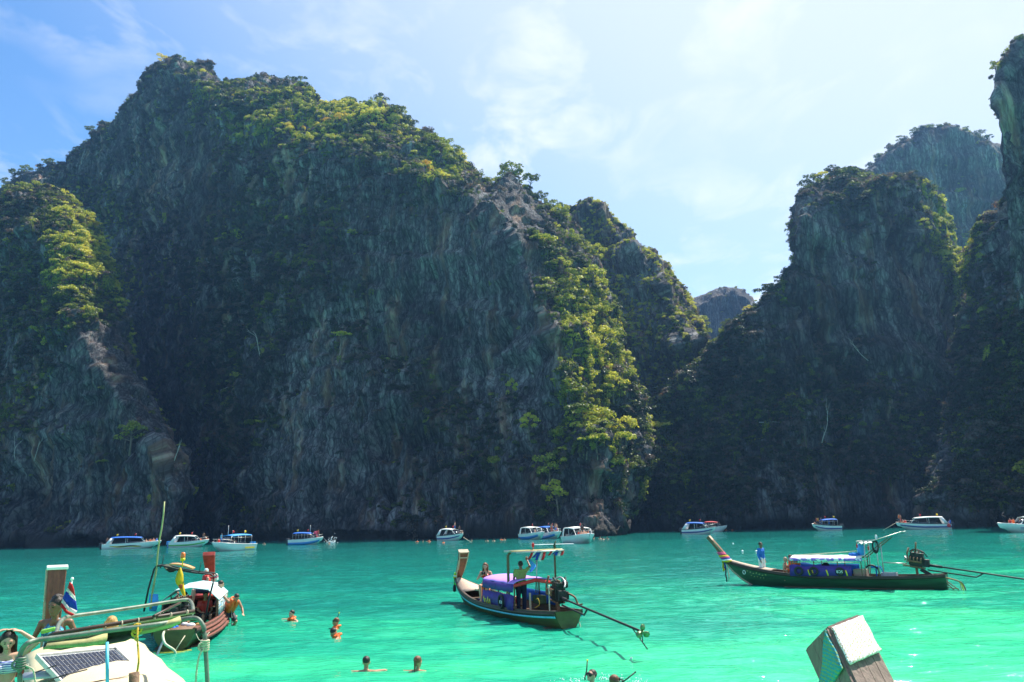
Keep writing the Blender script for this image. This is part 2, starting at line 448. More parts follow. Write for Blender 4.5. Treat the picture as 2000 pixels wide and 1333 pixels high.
# --- right mountain
ce = [(1170,214,1200,900,1200,880),(1240,207,1300,812,1300,800),(1290,202,1350,752,1350,740),(1330,199,1390,704,1390,692),(1360,196,1418,666,1420,652),(1385,194,1440,655,1442,642),
 (1420,192,1480,615,1481,602),(1445,191,1500,585,1502,572),(1475,190,1530,555,1531,541),(1500,189,1549,515,1551,502),(1520,188,1560,460,1559,442),(1540,188,1566,425,1566,402),
 (1560,187,1590,415,1577,377),(1590,187,1625,398,1620,352),(1620,187,1655,385,1660,343),(1655,187,1690,390,1700,352),(1690,186,1715,372,1722,362),(1730,186,1760,362,1770,352),
 (1765,186,1785,368,1800,352),(1795,187,1800,400,1832,398),(1820,188,1815,450,1852,440),(1838,190,1830,500,1876,484),(1852,192,1842,545,1894,535),(1862,194,1850,600,1902,572),
 (1870,197,1860,680,1890,650),(1878,201,1872,800,1884,790),(1884,206,1880,1000,1884,1000)]
cols = []
for i, (b, bY, w, wy, t, ty) in enumerate(ce):
    wY = bY * (1 + 0.17 * kof(w, wy))
    tY = wY + (4 if i < 10 else 22 if i < 16 else 8 if i < 19 else 26 if i < 24 else 10)
    cols.append((b, bY, w, wy, wY, t, ty, tY))
MS['right'] = massif('right_cliff', cols, 'shaded blue green mountain wall on the right rising behind the right longtail boat', seed=130, profile=((0, 0), (.3, .4), (1, 1)))
# --- tower at the right edge
cf = [(1850,172,1872,700,1880,650),(1868,166,1894,540,1901,522),(1884,162,1908,490,1916,472),(1900,159,1928,445,1936,424),(1920,156,1966,400,1970,382),(1940,155,1974,345,1967,312),
 (1955,154,1952,262,1942,247),(1968,153,1946,205,1937,192),(1982,152,1950,168,1940,152),(2000,151,1972,145,1964,126),(2020,150,2000,124,1993,104),(2080,147,2060,120,2060,96),
 (2200,140,2180,140,2180,110),(2400,128,2400,160,2400,120),(2700,112,2700,260,2700,220),(3100,95,3100,400,3100,360)]
cols = []
for i, (b, bY, w, wy, t, ty) in enumerate(cf):
    wY = bY * (1 + 0.06 * kof(w, wy))
    cols.append((b, bY, w, wy, wY, t, ty, wY + (14 if i < 4 else 5)))
MS['tower'] = massif('tower_cliff', cols, 'tall crumbling rock tower at the right edge with a sunlit wooded shoulder', seed=160, profile=((0, 0), (.3, .4), (1, 1)), rough=1.3, jag=3)

# ================================================================== sea
def water_material():
    m, nt = nodes_of('sea_water'); L = nt.links.new
    out = N(nt, 'ShaderNodeOutputMaterial'); p = N(nt, 'ShaderNodeBsdfPrincipled')
    tco = N(nt, 'ShaderNodeTexCoord')
    sp = N(nt, 'ShaderNodeSeparateXYZ'); L(tco.outputs['Object'], sp.inputs[0])
    # the sandy shelf near the boats is shallow, the middle of the lagoon is deep
    mm = N(nt, 'ShaderNodeMapping'); L(tco.outputs['Object'], mm.inputs[0]); mm.inputs['Scale'].default_value = (0.06, 0.11, 1)
    n = N(nt, 'ShaderNodeTexNoise'); L(mm.outputs[0], n.inputs['Vector']); n.inputs['Scale'].default_value = 1; n.inputs['Detail'].default_value = 4; n.inputs['Roughness'].default_value = 0.55
    a = N(nt, 'ShaderNodeMath', operation='MULTIPLY_ADD'); L(n.outputs['Fac'], a.inputs[0]); a.inputs[1].default_value = 110; L(sp.outputs['Y'], a.inputs[2])
    b = N(nt, 'ShaderNodeMath', operation='MULTIPLY_ADD'); L(sp.outputs['X'], b.inputs[0]); b.inputs[1].default_value = -0.55; L(a.outputs[0], b.inputs[2])
    mr = N(nt, 'ShaderNodeMapRange'); L(b.outputs[0], mr.inputs['Value']); mr.inputs['From Min'].default_value = 52; mr.inputs['From Max'].default_value = 190
    col = ramp(nt, mr.outputs[0], [(0.0, (0.080, 0.62, 0.28)), (0.10, (0.040, 0.50, 0.24)), (0.20, (0.015, 0.33, 0.20)), (0.36, (0.008, 0.205, 0.16)), (1.0, (0.007, 0.155, 0.138))])
    L(col, p.inputs['Base Color'])
    p.inputs['Roughness'].default_value = 0.06
    p.inputs['IOR'].default_value = 1.33
    w1 = N(nt, 'ShaderNodeMapping'); L(tco.outputs['Object'], w1.inputs[0]); w1.inputs['Scale'].default_value = (2.0, 7.5, 1)
    wv = N(nt, 'ShaderNodeTexNoise'); L(w1.outputs[0], wv.inputs['Vector']); wv.inputs['Scale'].default_value = 1; wv.inputs['Detail'].default_value = 4; wv.inputs['Roughness'].default_value = 0.5
    bp = N(nt, 'ShaderNodeBump'); bp.inputs['Strength'].default_value = 0.85; bp.inputs['Distance'].default_value = 0.05
    L(wv.outputs['Fac'], bp.inputs['Height']); L(bp.outputs[0], p.inputs['Normal'])
    L(p.outputs[0], out.inputs['Surface'])
    return m
M_WATER = water_material()
def wave(X, Y, D):
    # ripples drifting across the lagoon; the finest ones fade where the mesh can no longer carry them
    z = 0.070 * fbm(X / 2.6, Y / 1.25, 0 * X, 3, 501)
    z = z + 0.048 * (1 - 2 * np.abs(fbm(X / 1.3 + 5, Y / 0.55, 0 * X, 2, 509))) * np.clip(45 / D, 0, 1)
    z = z + 0.02 * fbm(X / .5, Y / .25, 0 * X, 2, 533) * np.clip(22 / D - .3, 0, 1)
    z = z + 0.05 * fbm(X / 9, Y / 6, 0 * X, 2, 521)
    return z
def make_water():
    near = np.geomspace(2.0, 130, 900)
    far = np.geomspace(131, 9000, 140)
    rr = np.concatenate([near, far])
    th = np.linspace(R(-46), R(46), 1000)
    Rg, T = np.meshgrid(rr, th, indexing='ij')
    X = Rg * np.sin(T); Y = Rg * np.cos(T)
    D = Rg
    Z = wave(X, Y, D) * np.where(D > 400, 0.0, 1.0)
    P = np.stack([X, Y, Z], -1)
    # a wide plain skirt beside and behind the camera
    me = grid_mesh('water', P)
    o = link('water', me, None, M_WATER)
    tag(o, 'calm emerald and turquoise lagoon water with small ripples', kind='structure')
    V = []; F = []
    th2 = np.linspace(R(46), R(314), 120)
    r2 = np.concatenate([np.geomspace(2, 9000, 60)])
    A, B = np.meshgrid(r2, th2, indexing='ij')
    P2 = np.stack([A * np.sin(B), A * np.cos(B), 0 * A], -1)
    # join the disc under the camera
    me2 = grid_mesh('water_behind', P2)
    o2 = link('water', me2, None, M_WATER)
    tag(o2, 'lagoon water beside and behind the viewpoint', kind='structure')
make_water()

# ------------------------------------------------------------------ sea haze, bluish towards the sun
def make_haze():
    bm = bmesh.new()
    bmesh.ops.create_cube(bm, size=1)
    bmesh.ops.scale(bm, vec=(1500, 700, 262), verts=bm.verts)
    bmesh.ops.translate(bm, vec=(0, 290, 126), verts=bm.verts)
    me = bpy.data.meshes.new('haze'); bm.to_mesh(me); bm.free()
    m, nt = nodes_of('haze'); 
    out = N(nt, 'ShaderNodeOutputMaterial'); v = N(nt, 'ShaderNodeVolumePrincipled')
    v.inputs['Color'].default_value = (0.25, 0.52, 1.0, 1)
    v.inputs['Density'].default_value = 0.00019
    v.inputs['Anisotropy'].default_value = 0.45
    nt.links.new(v.outputs[0], out.inputs['Volume'])
    o = link('haze', me, None, m)
    tag(o, 'thin bluish sea haze filling the lagoon', kind='stuff')
make_haze()
# ================================================================== foliage
def leaf_material(name, stops, transl=0.5):
    m, nt = nodes_of(name); L = nt.links.new
    out = N(nt, 'ShaderNodeOutputMaterial')
    at_ = N(nt, 'ShaderNodeAttribute', attribute_type='INSTANCER', attribute_name='tint')
    ob = N(nt, 'ShaderNodeAttribute', attribute_type='OBJECT', attribute_name='leaf_tint')
    ad = N(nt, 'ShaderNodeMath', operation='ADD'); L(at_.outputs['Fac'], ad.inputs[0]); L(ob.outputs['Fac'], ad.inputs[1])
    geo = N(nt, 'ShaderNodeNewGeometry')
    n = N(nt, 'ShaderNodeTexNoise'); L(geo.outputs['Position'], n.inputs['Vector']); n.inputs['Scale'].default_value = 0.9; n.inputs['Detail'].default_value = 3
    ri = N(nt, 'ShaderNodeMath', operation='MULTIPLY_ADD'); L(geo.outputs['Random Per Island'], ri.inputs[0]); ri.inputs[1].default_value = 0.10; L(ad.outputs[0], ri.inputs[2])
    a2 = N(nt, 'ShaderNodeMath', operation='MULTIPLY_ADD'); L(n.outputs['Fac'], a2.inputs[0]); a2.inputs[1].default_value = 0.25; L(ri.outputs[0], a2.inputs[2])
    a3 = N(nt, 'ShaderNodeMath', operation='SUBTRACT'); L(a2.outputs[0], a3.inputs[0]); a3.inputs[1].default_value = 0.17
    col = ramp(nt, a3.outputs[0], stops)
    d = N(nt, 'ShaderNodeBsdfDiffuse'); L(col, d.inputs[0])
    t = N(nt, 'ShaderNodeBsdfTranslucent'); L(col, t.inputs[0])
    g = N(nt, 'ShaderNodeBsdfGlossy'); g.inputs['Roughness'].default_value = 0.45; g.inputs['Color'].default_value = (.6, .6, .6, 1)
    m1 = N(nt, 'ShaderNodeMixShader'); m1.inputs[0].default_value = transl; L(d.outputs[0], m1.inputs[1]); L(t.outputs[0], m1.inputs[2])
    m2 = N(nt, 'ShaderNodeMixShader'); m2.inputs[0].default_value = 0.05; L(m1.outputs[0], m2.inputs[1]); L(g.outputs[0], m2.inputs[2])
    L(m2.outputs[0], out.inputs['Surface'])
    return m
M_LEAF = leaf_material('leaves', [(0.0, (0.016, 0.030, 0.014)), (0.20, (0.034, 0.062, 0.018)), (0.38, (0.21, 0.26, 0.022)), (0.54, (0.62, 0.58, 0.06)),
                                  (0.72, (0.62, 0.44, 0.05)), (0.82, (0.50, 0.20, 0.04)), (0.88, (0.085, 0.068, 0.045)), (1.0, (0.14, 0.115, 0.09))])
M_BARK = mat('bark', (0.16, 0.13, 0.10), rough=.9, scale=3, var=.4, bump=.5)

def leaf_cloud(lobes, nleaf, size, seed, flat=0.75):
    """lobes: (x,y,z,rx,rz). Leaf sized quads spread through the outer part of each lobe."""
    g = np.random.default_rng(seed)
    Lb = np.array(lobes, float)
    w = (Lb[:, 3] ** 2); w /= w.sum()
    k = g.choice(len(Lb), nleaf, p=w)
    d = g.normal(size=(nleaf, 3)); d /= np.linalg.norm(d, axis=1, keepdims=True)
    d[:, 2] = np.where(d[:, 2] < -.35, -d[:, 2] * .6, d[:, 2])
    rad = 0.55 + 0.5 * g.random(nleaf) ** 0.7
    cen = Lb[k, :3] + d * np.stack([Lb[k, 3], Lb[k, 3], Lb[k, 4]], -1) * rad[:, None]
    nrm = d * 0.9 + g.normal(size=(nleaf, 3)) * 0.55 + np.array([0, 0, .35])
    nrm /= np.linalg.norm(nrm, axis=1, keepdims=True)
    t = np.cross(nrm, g.normal(size=(nleaf, 3))); t /= np.linalg.norm(t, axis=1, keepdims=True)
    b = np.cross(nrm, t)
    s = size * (0.6 + 0.8 * g.random(nleaf))[:, None]
    t = t * s; b = b * s * flat
    V = np.stack([cen - t, cen - b * .8, cen + t, cen + b * .8], 1).reshape(-1, 3)
    q = np.arange(nleaf * 4).reshape(-1, 4)
    return V, q
def bush_mesh(i):
    g = np.random.default_rng(100 + i)
    lobes = []
    nl = [3, 5, 4, 6, 2, 7][i % 6]
    for _ in range(nl):
        a = g.random() * 6.28; r = g.random() * .75
        lobes.append((r * math.cos(a), r * math.sin(a), .1 + g.random() * .6, .38 + g.random() * .35, .26 + g.random() * .25))
    V, q = leaf_cloud(lobes, 330, 0.115, 200 + i)
    me = quad_mesh('bush_shape', V, q); me.materials.append(M_LEAF)
    return me
def frond_mesh(i):          # hanging creepers: strands of leaves falling down the rock
    g = np.random.default_rng(900 + i)
    cen = []
    for s in range(9):
        x, y = g.normal() * .5, g.normal() * .25
        ln = 1.0 + g.random() * 1.6
        for k in range(26):
            t = k / 26
            cen.append((x + g.normal() * .09, y + g.normal() * .09, .4 - t * ln))
    cen = np.array(cen); n = len(cen)
    nrm = g.normal(size=(n, 3)); nrm /= np.linalg.norm(nrm, axis=1, keepdims=True)
    t = np.cross(nrm, g.normal(size=(n, 3))); t /= np.linalg.norm(t, axis=1, keepdims=True); b = np.cross(nrm, t)
    V = np.stack([cen - t * .12, cen - b * .08, cen + t * .12, cen + b * .08], 1).reshape(-1, 3)
    me = quad_mesh('creeper_shape', V, np.arange(n * 4).reshape(-1, 4)); me.materials.append(M_LEAF)
    return me
SRC = []
for i in range(6): SRC.append(bpy.data.objects.new('bush_source', bush_mesh(i)))
for i in range(2): SRC.append(bpy.data.objects.new('creeper_source', frond_mesh(i)))

def scatter_group():
    ng = bpy.data.node_groups.new('planting', 'GeometryNodeTree')
    ng.interface.new_socket('Geometry', in_out='INPUT', socket_type='NodeSocketGeometry')
    ng.interface.new_socket('Geometry', in_out='OUTPUT', socket_type='NodeSocketGeometry')
    n, l = ng.nodes, ng.links
    gi = n.new('NodeGroupInput'); go = n.new('NodeGroupOutput')
    iop = n.new('GeometryNodeInstanceOnPoints'); iop.inputs['Pick Instance'].default_value = True
    l.new(gi.outputs[0], iop.inputs['Points'])
    jn = n.new('GeometryNodeJoinGeometry')
    for o in SRC:
        oi = n.new('GeometryNodeObjectInfo'); oi.inputs['Object'].default_value = o; oi.inputs['As Instance'].default_value = True
        l.new(oi.outputs['Geometry'], jn.inputs[0])
    l.new(jn.outputs[0], iop.inputs['Instance'])
    def attr(nm, t):
        a = n.new('GeometryNodeInputNamedAttribute'); a.data_type = t; a.inputs['Name'].default_value = nm
        return a.outputs[0]
    l.new(attr('variant', 'INT'), iop.inputs['Instance Index'])
    l.new(attr('rot', 'FLOAT_VECTOR'), iop.inputs['Rotation'])
    l.new(attr('scl', 'FLOAT_VECTOR'), iop.inputs['Scale'])
    l.new(iop.outputs[0], go.inputs[0])
    return ng
NG = scatter_group()

BLOBS = [ # px, py, rx, ry, amount: where the photograph shows bare rock (-) and where growth (+)
 (210,770,110,120,-1.5),(170,960,180,110,-2.0),(330,930,40,110,-1.2),(60,620,90,160,.6),(30,820,60,150,.5),(255,840,30,30,.6),(160,520,70,110,1.0),
 (300,330,100,120,-.35),(220,460,80,120,.2),(640,860,120,170,-.9),(560,950,80,90,-.7),(830,500,150,170,-.7),(700,600,80,60,.5),(960,560,90,180,-1.5),(1040,680,60,140,-1.6),
 (1150,940,60,90,-1.2),(1010,900,45,140,-.9),(490,560,90,160,.8),(440,830,80,200,.5),(600,430,110,90,.5),(900,850,110,90,.5),(820,980,120,60,.0),(860,700,100,60,-.1),
 (1160,640,70,200,1.2),(1225,880,45,130,.9),(1085,520,45,90,1.0),(640,230,200,60,1.2),(860,330,100,50,1.0),
 (1180,480,80,70,-.7),(1250,650,110,160,.1),(1370,740,50,60,.8),(1300,820,60,80,.8),
 (1400,850,120,160,1.0),(1600,440,45,70,-1.3),(1760,580,110,130,-1.7),(1640,620,90,70,-1.1),(1730,840,60,60,-.3),(1720,1000,110,60,-1.5),(1560,780,90,110,.4),(1860,480,40,110,.7),(1650,360,90,30,1.0),
 (1930,740,80,240,.7),(1970,300,40,200,-1.2),(1850,400,90,120,-.9),(1920,480,30,90,1.0),(1900,800,80,100,.6)]
def growth(px, py):
    r = np.zeros_like(px)
    for bx, by, rx, ry, a in BLOBS:
        r += a * np.exp(-(((px - bx) / rx) ** 2 + ((py - by) / ry) ** 2))
    return r
def plant(key, name, label, count, lo=0.9, hi=2.6, bias=0.0, tint_bias=0.0, seed=0):
    D = MS[key]
    g = np.random.default_rng(3000 + seed)
    c, n, a = D['c'], D['n'], D['a']
    px, py = pix(c)
    vis = (~D['back']) & (px > -260) & (px < 2260) & (py > -200) & (c[:, 2] > 3.5)
    c, n, a, px, py, ed = c[vis], n[vis], a[vis], px[vis], py[vis], D['edge'][vis]
    m = fbm(c[:, 0] / 15, c[:, 1] / 15, c[:, 2] / 20, 4, 700 + seed) * 1.5
    fine = fbm(c[:, 0] / 4, c[:, 1] / 4, c[:, 2] / 5, 3, 720 + seed)
    up = np.abs(n[:, 2])
    sc = m + fine * .9 + (up - .45) * 1.3 + ed * .9 + growth(px, py) + bias
    w = a * sstep(-.15, .75, sc) + a * .012
    w /= w.sum()
    k = g.choice(len(w), count, p=w)
    P = c[k] + g.normal(size=(count, 3)) * .25
    big = sstep(0, 1.6, sc[k])
    s = (lo + (hi - lo) * g.random(count) ** 1.8 * (0.35 + .65 * big))
    var = g.integers(0, 6, count)
    steep = (up[k] < .35) & (g.random(count) < .30)
    var = np.where(steep, 6 + g.integers(0, 2, count), var)
    tint = .115 + tint_bias + 0.26 * fbm(P[:, 0] / 11, P[:, 1] / 11, P[:, 2] / 8, 3, 760 + seed) + g.normal(size=count) * .11
    pxx, pyy = px[k], py[k]
    oran = fbm(P[:, 0] / 7, P[:, 1] / 7, P[:, 2] / 6, 2, 790 + seed)
    warm = np.exp(-(((pxx - 640) / 190) ** 2 + ((pyy - 262) / 45) ** 2)) + np.exp(-(((pxx - 860) / 90) ** 2 + ((pyy - 315) / 25) ** 2)) + .6 * np.exp(-(((pxx - 380) / 70) ** 2 + ((pyy - 160) / 50) ** 2)) \
        + .12 * np.exp(-(((pxx - 1180) / 60) ** 2 + ((pyy - 620) / 130) ** 2)) + .2 * np.exp(-(((pxx - 170) / 60) ** 2 + ((pyy - 470) / 80) ** 2))
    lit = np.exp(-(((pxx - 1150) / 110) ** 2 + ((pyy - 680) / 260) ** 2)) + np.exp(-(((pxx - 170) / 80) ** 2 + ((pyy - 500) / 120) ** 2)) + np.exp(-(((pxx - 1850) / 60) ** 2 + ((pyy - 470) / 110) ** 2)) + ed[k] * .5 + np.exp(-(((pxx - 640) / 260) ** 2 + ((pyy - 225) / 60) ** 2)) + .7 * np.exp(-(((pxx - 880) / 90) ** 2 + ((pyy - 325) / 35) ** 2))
    tint = tint + .30 * np.clip(lit, 0, 1) + warm * (.05 + .45 * np.clip(oran, 0, 1))  # leaf colour painted brighter and yellower where sunlight falls on the slopes
    brown = (g.random(count) < np.clip(.30 - .27 * lit - .1 * warm, .03, 1))  # fewer brown leaves inside the zones painted as sunlit
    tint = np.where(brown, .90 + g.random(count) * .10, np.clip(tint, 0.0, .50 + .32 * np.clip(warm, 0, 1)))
    me = bpy.data.meshes.new(name)
    me.vertices.add(count); me.vertices.foreach_set('co', P.astype(np.float32).ravel())
    rot = np.stack([g.normal(size=count) * .25, g.normal(size=count) * .25, g.random(count) * 6.28], -1)
    rot[var > 5, :2] = 0
    scl = np.stack([s, s, s * (.75 + .5 * g.random(count))], -1)
    for nm, t, dat in (('rot', 'FLOAT_VECTOR', rot), ('scl', 'FLOAT_VECTOR', scl), ('tint', 'FLOAT', tint), ('variant', 'INT', var)):
        at_ = me.attributes.new(nm, t, 'POINT')
        if t == 'FLOAT_VECTOR': at_.data.foreach_set('vector', dat.astype(np.float32).ravel())
        elif t == 'FLOAT': at_.data.foreach_set('value', dat.astype(np.float32))
        else: at_.data.foreach_set('value', dat.astype(np.int32))
    o = link(name, me)
    md = o.modifiers.new('planting', 'NODES'); md.node_group = NG
    tag(o, label, kind='stuff')
    return o
plant('main', 'shrubbery', 'green, yellow and orange shrubs clinging to the broad main cliff', 36000, .6, 2.6, bias=.34, seed=1)
plant('left', 'shrubbery', 'bright green shrubs and creepers on the left buttress', 12000, .6, 2.4, bias=.25, tint_bias=.08, seed=2)
plant('cone', 'shrubbery', 'small scattered shrubs speckling the dark rock cone', 7500, .5, 1.9, bias=.15, tint_bias=.22, seed=3)  # raised tint paints sunlit speckles into the shrub colour
plant('right', 'shrubbery', 'dark green forest growth hanging on the right mountain wall', 26000, .6, 2.6, bias=.35, seed=4)
plant('tower', 'shrubbery', 'creepers and shrubs on the rock tower at the right edge', 8000, .6, 2.2, bias=.2, seed=5)
plant('plateau', 'shrubbery', 'hazy shrubs along the rim of the high plateau', 3500, .9, 3, bias=.0, seed=6)
plant('far', 'shrubbery', 'low orange green growth on top of the distant cliff', 500, .9, 2.4, tint_bias=.2, bias=-.2, seed=7)

# ------------------------------------------------------------------ single trees
def tube(bm, pts, radii, seg=6, cap=True):
    rings = []
    pts = [Vector(p) for p in pts]
    for i, p in enumerate(pts):
        d = (pts[min(i + 1, len(pts) - 1)] - pts[max(i - 1, 0)])
        if d.length < 1e-9: d = Vector((0, 0, 1))
        d.normalize()
        a = d.cross(Vector((0, 0, 1)))
        if a.length < 0.15: a = d.cross(Vector((0, 1, 0)))
        a.normalize(); b = d.cross(a)
        r = radii[i] if isinstance(radii, (list, tuple)) else radii
        rings.append([bm.verts.new(p + (a * math.cos(t) + b * math.sin(t)) * r) for t in [2 * PI * k / seg for k in range(seg)]])
    for A, B in zip(rings[:-1], rings[1:]):
        for k in range(seg):
            f = bm.faces.new((A[k], A[(k + 1) % seg], B[(k + 1) % seg], B[k])); f.smooth = True
    if cap:
        bm.faces.new(rings[0][::-1]); bm.faces.new(rings[-1])
def bm_mesh(bm, name):
    bmesh.ops.recalc_face_normals(bm, faces=bm.faces)
    me = bpy.data.meshes.new(name); bm.to_mesh(me); bm.free()
    return me
def tree_meshes(i, kind='broad'):
    g = random.Random(50 + i)
    bm = bmesh.new()
    lean = g.uniform(-.12, .12), g.uniform(-.12, .12)
    h = 1.0
    tr = [(lean[0] * t * 1.0 + g.uniform(-.01, .01), lean[1] * t, t * h * .72) for t in (0, .25, .5, .75, 1)]
    tr[0] = (0, 0, -.12)
    tube(bm, tr, [.04, .032, .027, .02, .012])
    lobes = []
    nl = 7 if kind == 'broad' else 5
    for k in range(nl):
        a = k * 2.4 + g.random(); t = .45 + .5 * k / nl
        b0 = Vector((lean[0] * t, lean[1] * t, t * h * .72))
        ln = g.uniform(.22, .38) * (1.1 if kind == 'broad' else .7)
        b1 = b0 + Vector((math.cos(a) * ln, math.sin(a) * ln, g.uniform(.06, .2)))
        tube(bm, [b0, (b0 + b1) / 2 + Vector((0, 0, .03)), b1], [.014, .01, .005], 5)
        lobes.append((*b1, g.uniform(.12, .2), g.uniform(.09, .14)))
    lobes.append((lean[0], lean[1], .82, .2, .15))
    if kind == 'umbrella':
        lobes = [(x * 1.5, y * 1.5, .72 + (z - .6) * .25, r * 1.15, rz * .6) for x, y, z, r, rz in lobes]
    if kind == 'cone':
        lobes = [(0, 0, .25 + .12 * k, .24 - .03 * k, .09) for k in range(7)]
    trunk = bm_mesh(bm, 'trunk'); trunk.materials.append(M_BARK)
    V, q = leaf_cloud(lobes, 560, .042, 400 + i)
    crown = quad_mesh('crown', V, q); crown.materials.append(M_LEAF)
    return trunk, crown
TREES = [tree_meshes(0), tree_meshes(1), tree_meshes(2, 'umbrella'), tree_meshes(3), tree_meshes(4, 'cone'), tree_meshes(5, 'umbrella')]
def tree(P, h, var, tint, label, group=None, name='tree', rz=None, wide=1.0):
    t = empty(name, P, rnd.random() * 6.28 if rz is None else rz, label, 'tree', group)
    t.scale = (h * wide, h * wide, h)
    a = link('trunk', TREES[var][0], t); b = link('crown', TREES[var][1], t)
    b['leaf_tint'] = float(min(tint, .50)) if rnd.random() > .10 or tint < .3 else rnd.uniform(.56, .68)
    return t
def ridge(key, px):
    T = MS[key]['top']; x, y = pix(T)
    ok = np.arange(len(x))
    i = ok[np.argmin(np.abs(x - px))]
    return Vector(T[i])
ORD = 'first second third fourth fifth sixth seventh eighth ninth tenth eleventh twelfth thirteenth fourteenth'.split()
SEGS = {'main': [(0, 'above the crest of the left buttress'), (115, 'up the left slope of the main cliff'), (300, 'around the highest summit'), (400, 'on the saddle right of the highest summit'), (600, 'along the second hump of the main cliff'), (800, 'down the right slope of the main cliff'), (980, 'on the knoll where the wooded spur begins')],
        'right': [(0, 'up the dark left slope of the right mountain'), (1560, 'on the flat top of the right mountain'), (1750, 'on the sunlit right ridge of the right mountain')],
        'left': [(0, 'on the rounded top of the left buttress'), (110, 'down the sunlit right side of the left buttress')], 'plateau': [(0, 'on the rim of the high back plateau')],
        'cone': [(0, 'at the right foot of the rock cone')], 'tower': [(0, 'on the shoulder left of the rock tower')]}
SHAPE = ['round crowned tree', 'leafy tree', 'flat topped tree', 'bushy tree', 'narrow pointed tree', 'umbrella shaped tree']
def tree_label(key, i, px, h, var, lst):
    sg = SEGS[key]; k = max(j for j, (x, _) in enumerate(sg) if px >= x); hi = sg[k + 1][0] if k + 1 < len(sg) else 9e9
    m = [x for x, _, _ in sorted(lst) if sg[k][0] <= x < hi].index(px)
    return ORD[m] + ' ' + SHAPE[var] + ' from the left ' + sg[k][1]
RIDGE = [
 ('main', 'small tree on the skyline of the broad main cliff', 'trees along the skyline of the main cliff', .22,
  [(8,6,1),(30,7,5),(52,8,0),(75,6,3),(98,7,2),(118,5,5),(150,5,1),(178,6,2),(205,5,0),(232,5,3),(258,5,1),(280,6,0),(300,4,3),(318,7,2),(335,4,0),(352,4,1),(372,4,3),(392,4,0),(430,4,2),(455,5,1),
   (480,4,0),(500,5,4),(515,5,3),(540,4,1),(565,6,0),(585,6,3),(610,4,1),(650,5,5),(672,6,1),(690,5,0),(715,5,3),(742,6,0),(765,5,1),(790,4,3),(838,4,1),(865,5,2),(885,5,0),(905,5,3),(930,5,4),(950,5,1),
   (965,5,0),(985,7,1),(1000,8,0),(1018,7,3),(1035,6,5),(1060,5,1),(1082,6,0),(1100,5,3)]),
 ('right', 'small tree on the skyline of the right mountain', 'trees along the skyline of the right mountain', .2,
  [(1425,5,1),(1445,4,0),(1468,4,3),(1492,6,2),(1505,5,5),(1525,4,1),(1550,5,0),(1558,5,3),(1563,5,1),(1572,6,0),(1588,6,1),(1605,5,3),(1625,5,0),(1645,5,5),(1660,4,2),(1680,5,1),(1700,4,0),(1780,4,3),(1850,4,1),(1872,5,0),(1890,5,3)]),
 ('left', 'sunlit tree on the crest of the left buttress', 'trees on the crest of the left buttress', .38,
  [(15,5,1),(40,6,0),(62,6,3),(80,5,5),(100,5,1),(122,6,0),(140,5,3),(160,5,1),(182,6,2),(205,5,0),(222,5,1),(232,5,3)]),
 ('plateau', 'tiny tree on the rim of the high hazy plateau', 'trees on the plateau rim', .15,
  [(1715,5,0),(1735,5,1),(1760,5,3),(1790,6,0),(1815,5,1),(1850,5,3),(1885,5,0),(1915,5,1),(1935,5,3)]),
 ('cone', 'small tree at the lower edge of the rock cone', 'trees at the lower edge of the rock cone', .45, [(1372,5,0),(1390,6,1),(1400,6,3),(1385,6,0)]),
 ('tower', 'sunlit tree on the shoulder below the rock tower', 'trees on the shoulder below the tower', .42, [(1890,6,0),(1903,6,1),(1915,5,3),(1930,5,0),(1945,4,1)]),
]
for key, lab, grp, tint, lst in RIDGE:
    for i, (px, h, var) in enumerate(lst):
        P = ridge(key, px); P.z -= .8
        tree(P, h * rnd.uniform(.85, 1.15), var, tint + rnd.uniform(-.1, .14), tree_label(key, i, px, h, var, lst), grp)
# trees one can pick out on the walls
def on_wall(key, px, py):
    D = MS[key]; x, y = pix(D['c'])
    d2 = (x - px) ** 2 + (y - py) ** 2 + np.where(D['back'], 1e9, 0)
    dist = np.linalg.norm(D['c'], axis=1)
    cand = np.where(d2 < d2.min() + 30)[0]
    i = cand[np.argmin(dist[cand])]
    return Vector(D['c'][i])
for key, px, py, h, var, tint, wide, lab in [
 ('left', 258, 872, 8.5, 0, .36, 1.0, 'pale green tree growing alone on the bare left rock face'),
 ('main', 1072, 945, 8.5, 1, .40, .9, 'bushy green tree low on the wall left of the wooded spur'),
 ('main', 1086, 990, 7, 3, .48, .9, 'yellowish tree lowest on the wall above the front facing speedboats'),
 ('main', 1036, 845, 6, 0, .50, .9, 'small yellow green tree on the ledge right of the grey rib'),
 ('main', 1003, 775, 6, 3, .46, .6, 'small sunlit tree on the tip of the narrow rock rib'),
 ('main', 662, 672, 4.5, 2, .5, 1.3, 'flat yellowish shrub in the middle of the main wall'),
 ('main', 1160, 560, 8, 0, .42, 1.1, 'round crowned green tree high on the wooded spur'),
 ('main', 1120, 620, 7.5, 1, .40, 1.0, 'dense tree on the left edge of the wooded spur'),
 ('main', 1178, 690, 9, 3, .48, 1.0, 'tall yellow green tree halfway down the wooded spur'),
 ('main', 1200, 780, 8, 0, .5, 1.0, 'pale tree in the lower part of the wooded spur'),
 ('main', 1225, 860, 7, 1, .52, 1.0, 'olive tree near the foot of the wooded spur'),
 ('right', 1905, 640, 7, 3, .5, .9, 'lit tree in the notch between right mountain and tower'),
 ('right', 1288, 870, 8, 2, .42, .9, 'leaning tree with a bare trunk reaching out right of the spur'),
]:
    P = on_wall(key, px, py)
    d = Vector((P.x, P.y, 0)).normalized()
    tree(P - d * 0.6 - Vector((0, 0, h * .12)), h, var, tint, lab, wide=wide)
USED = {}
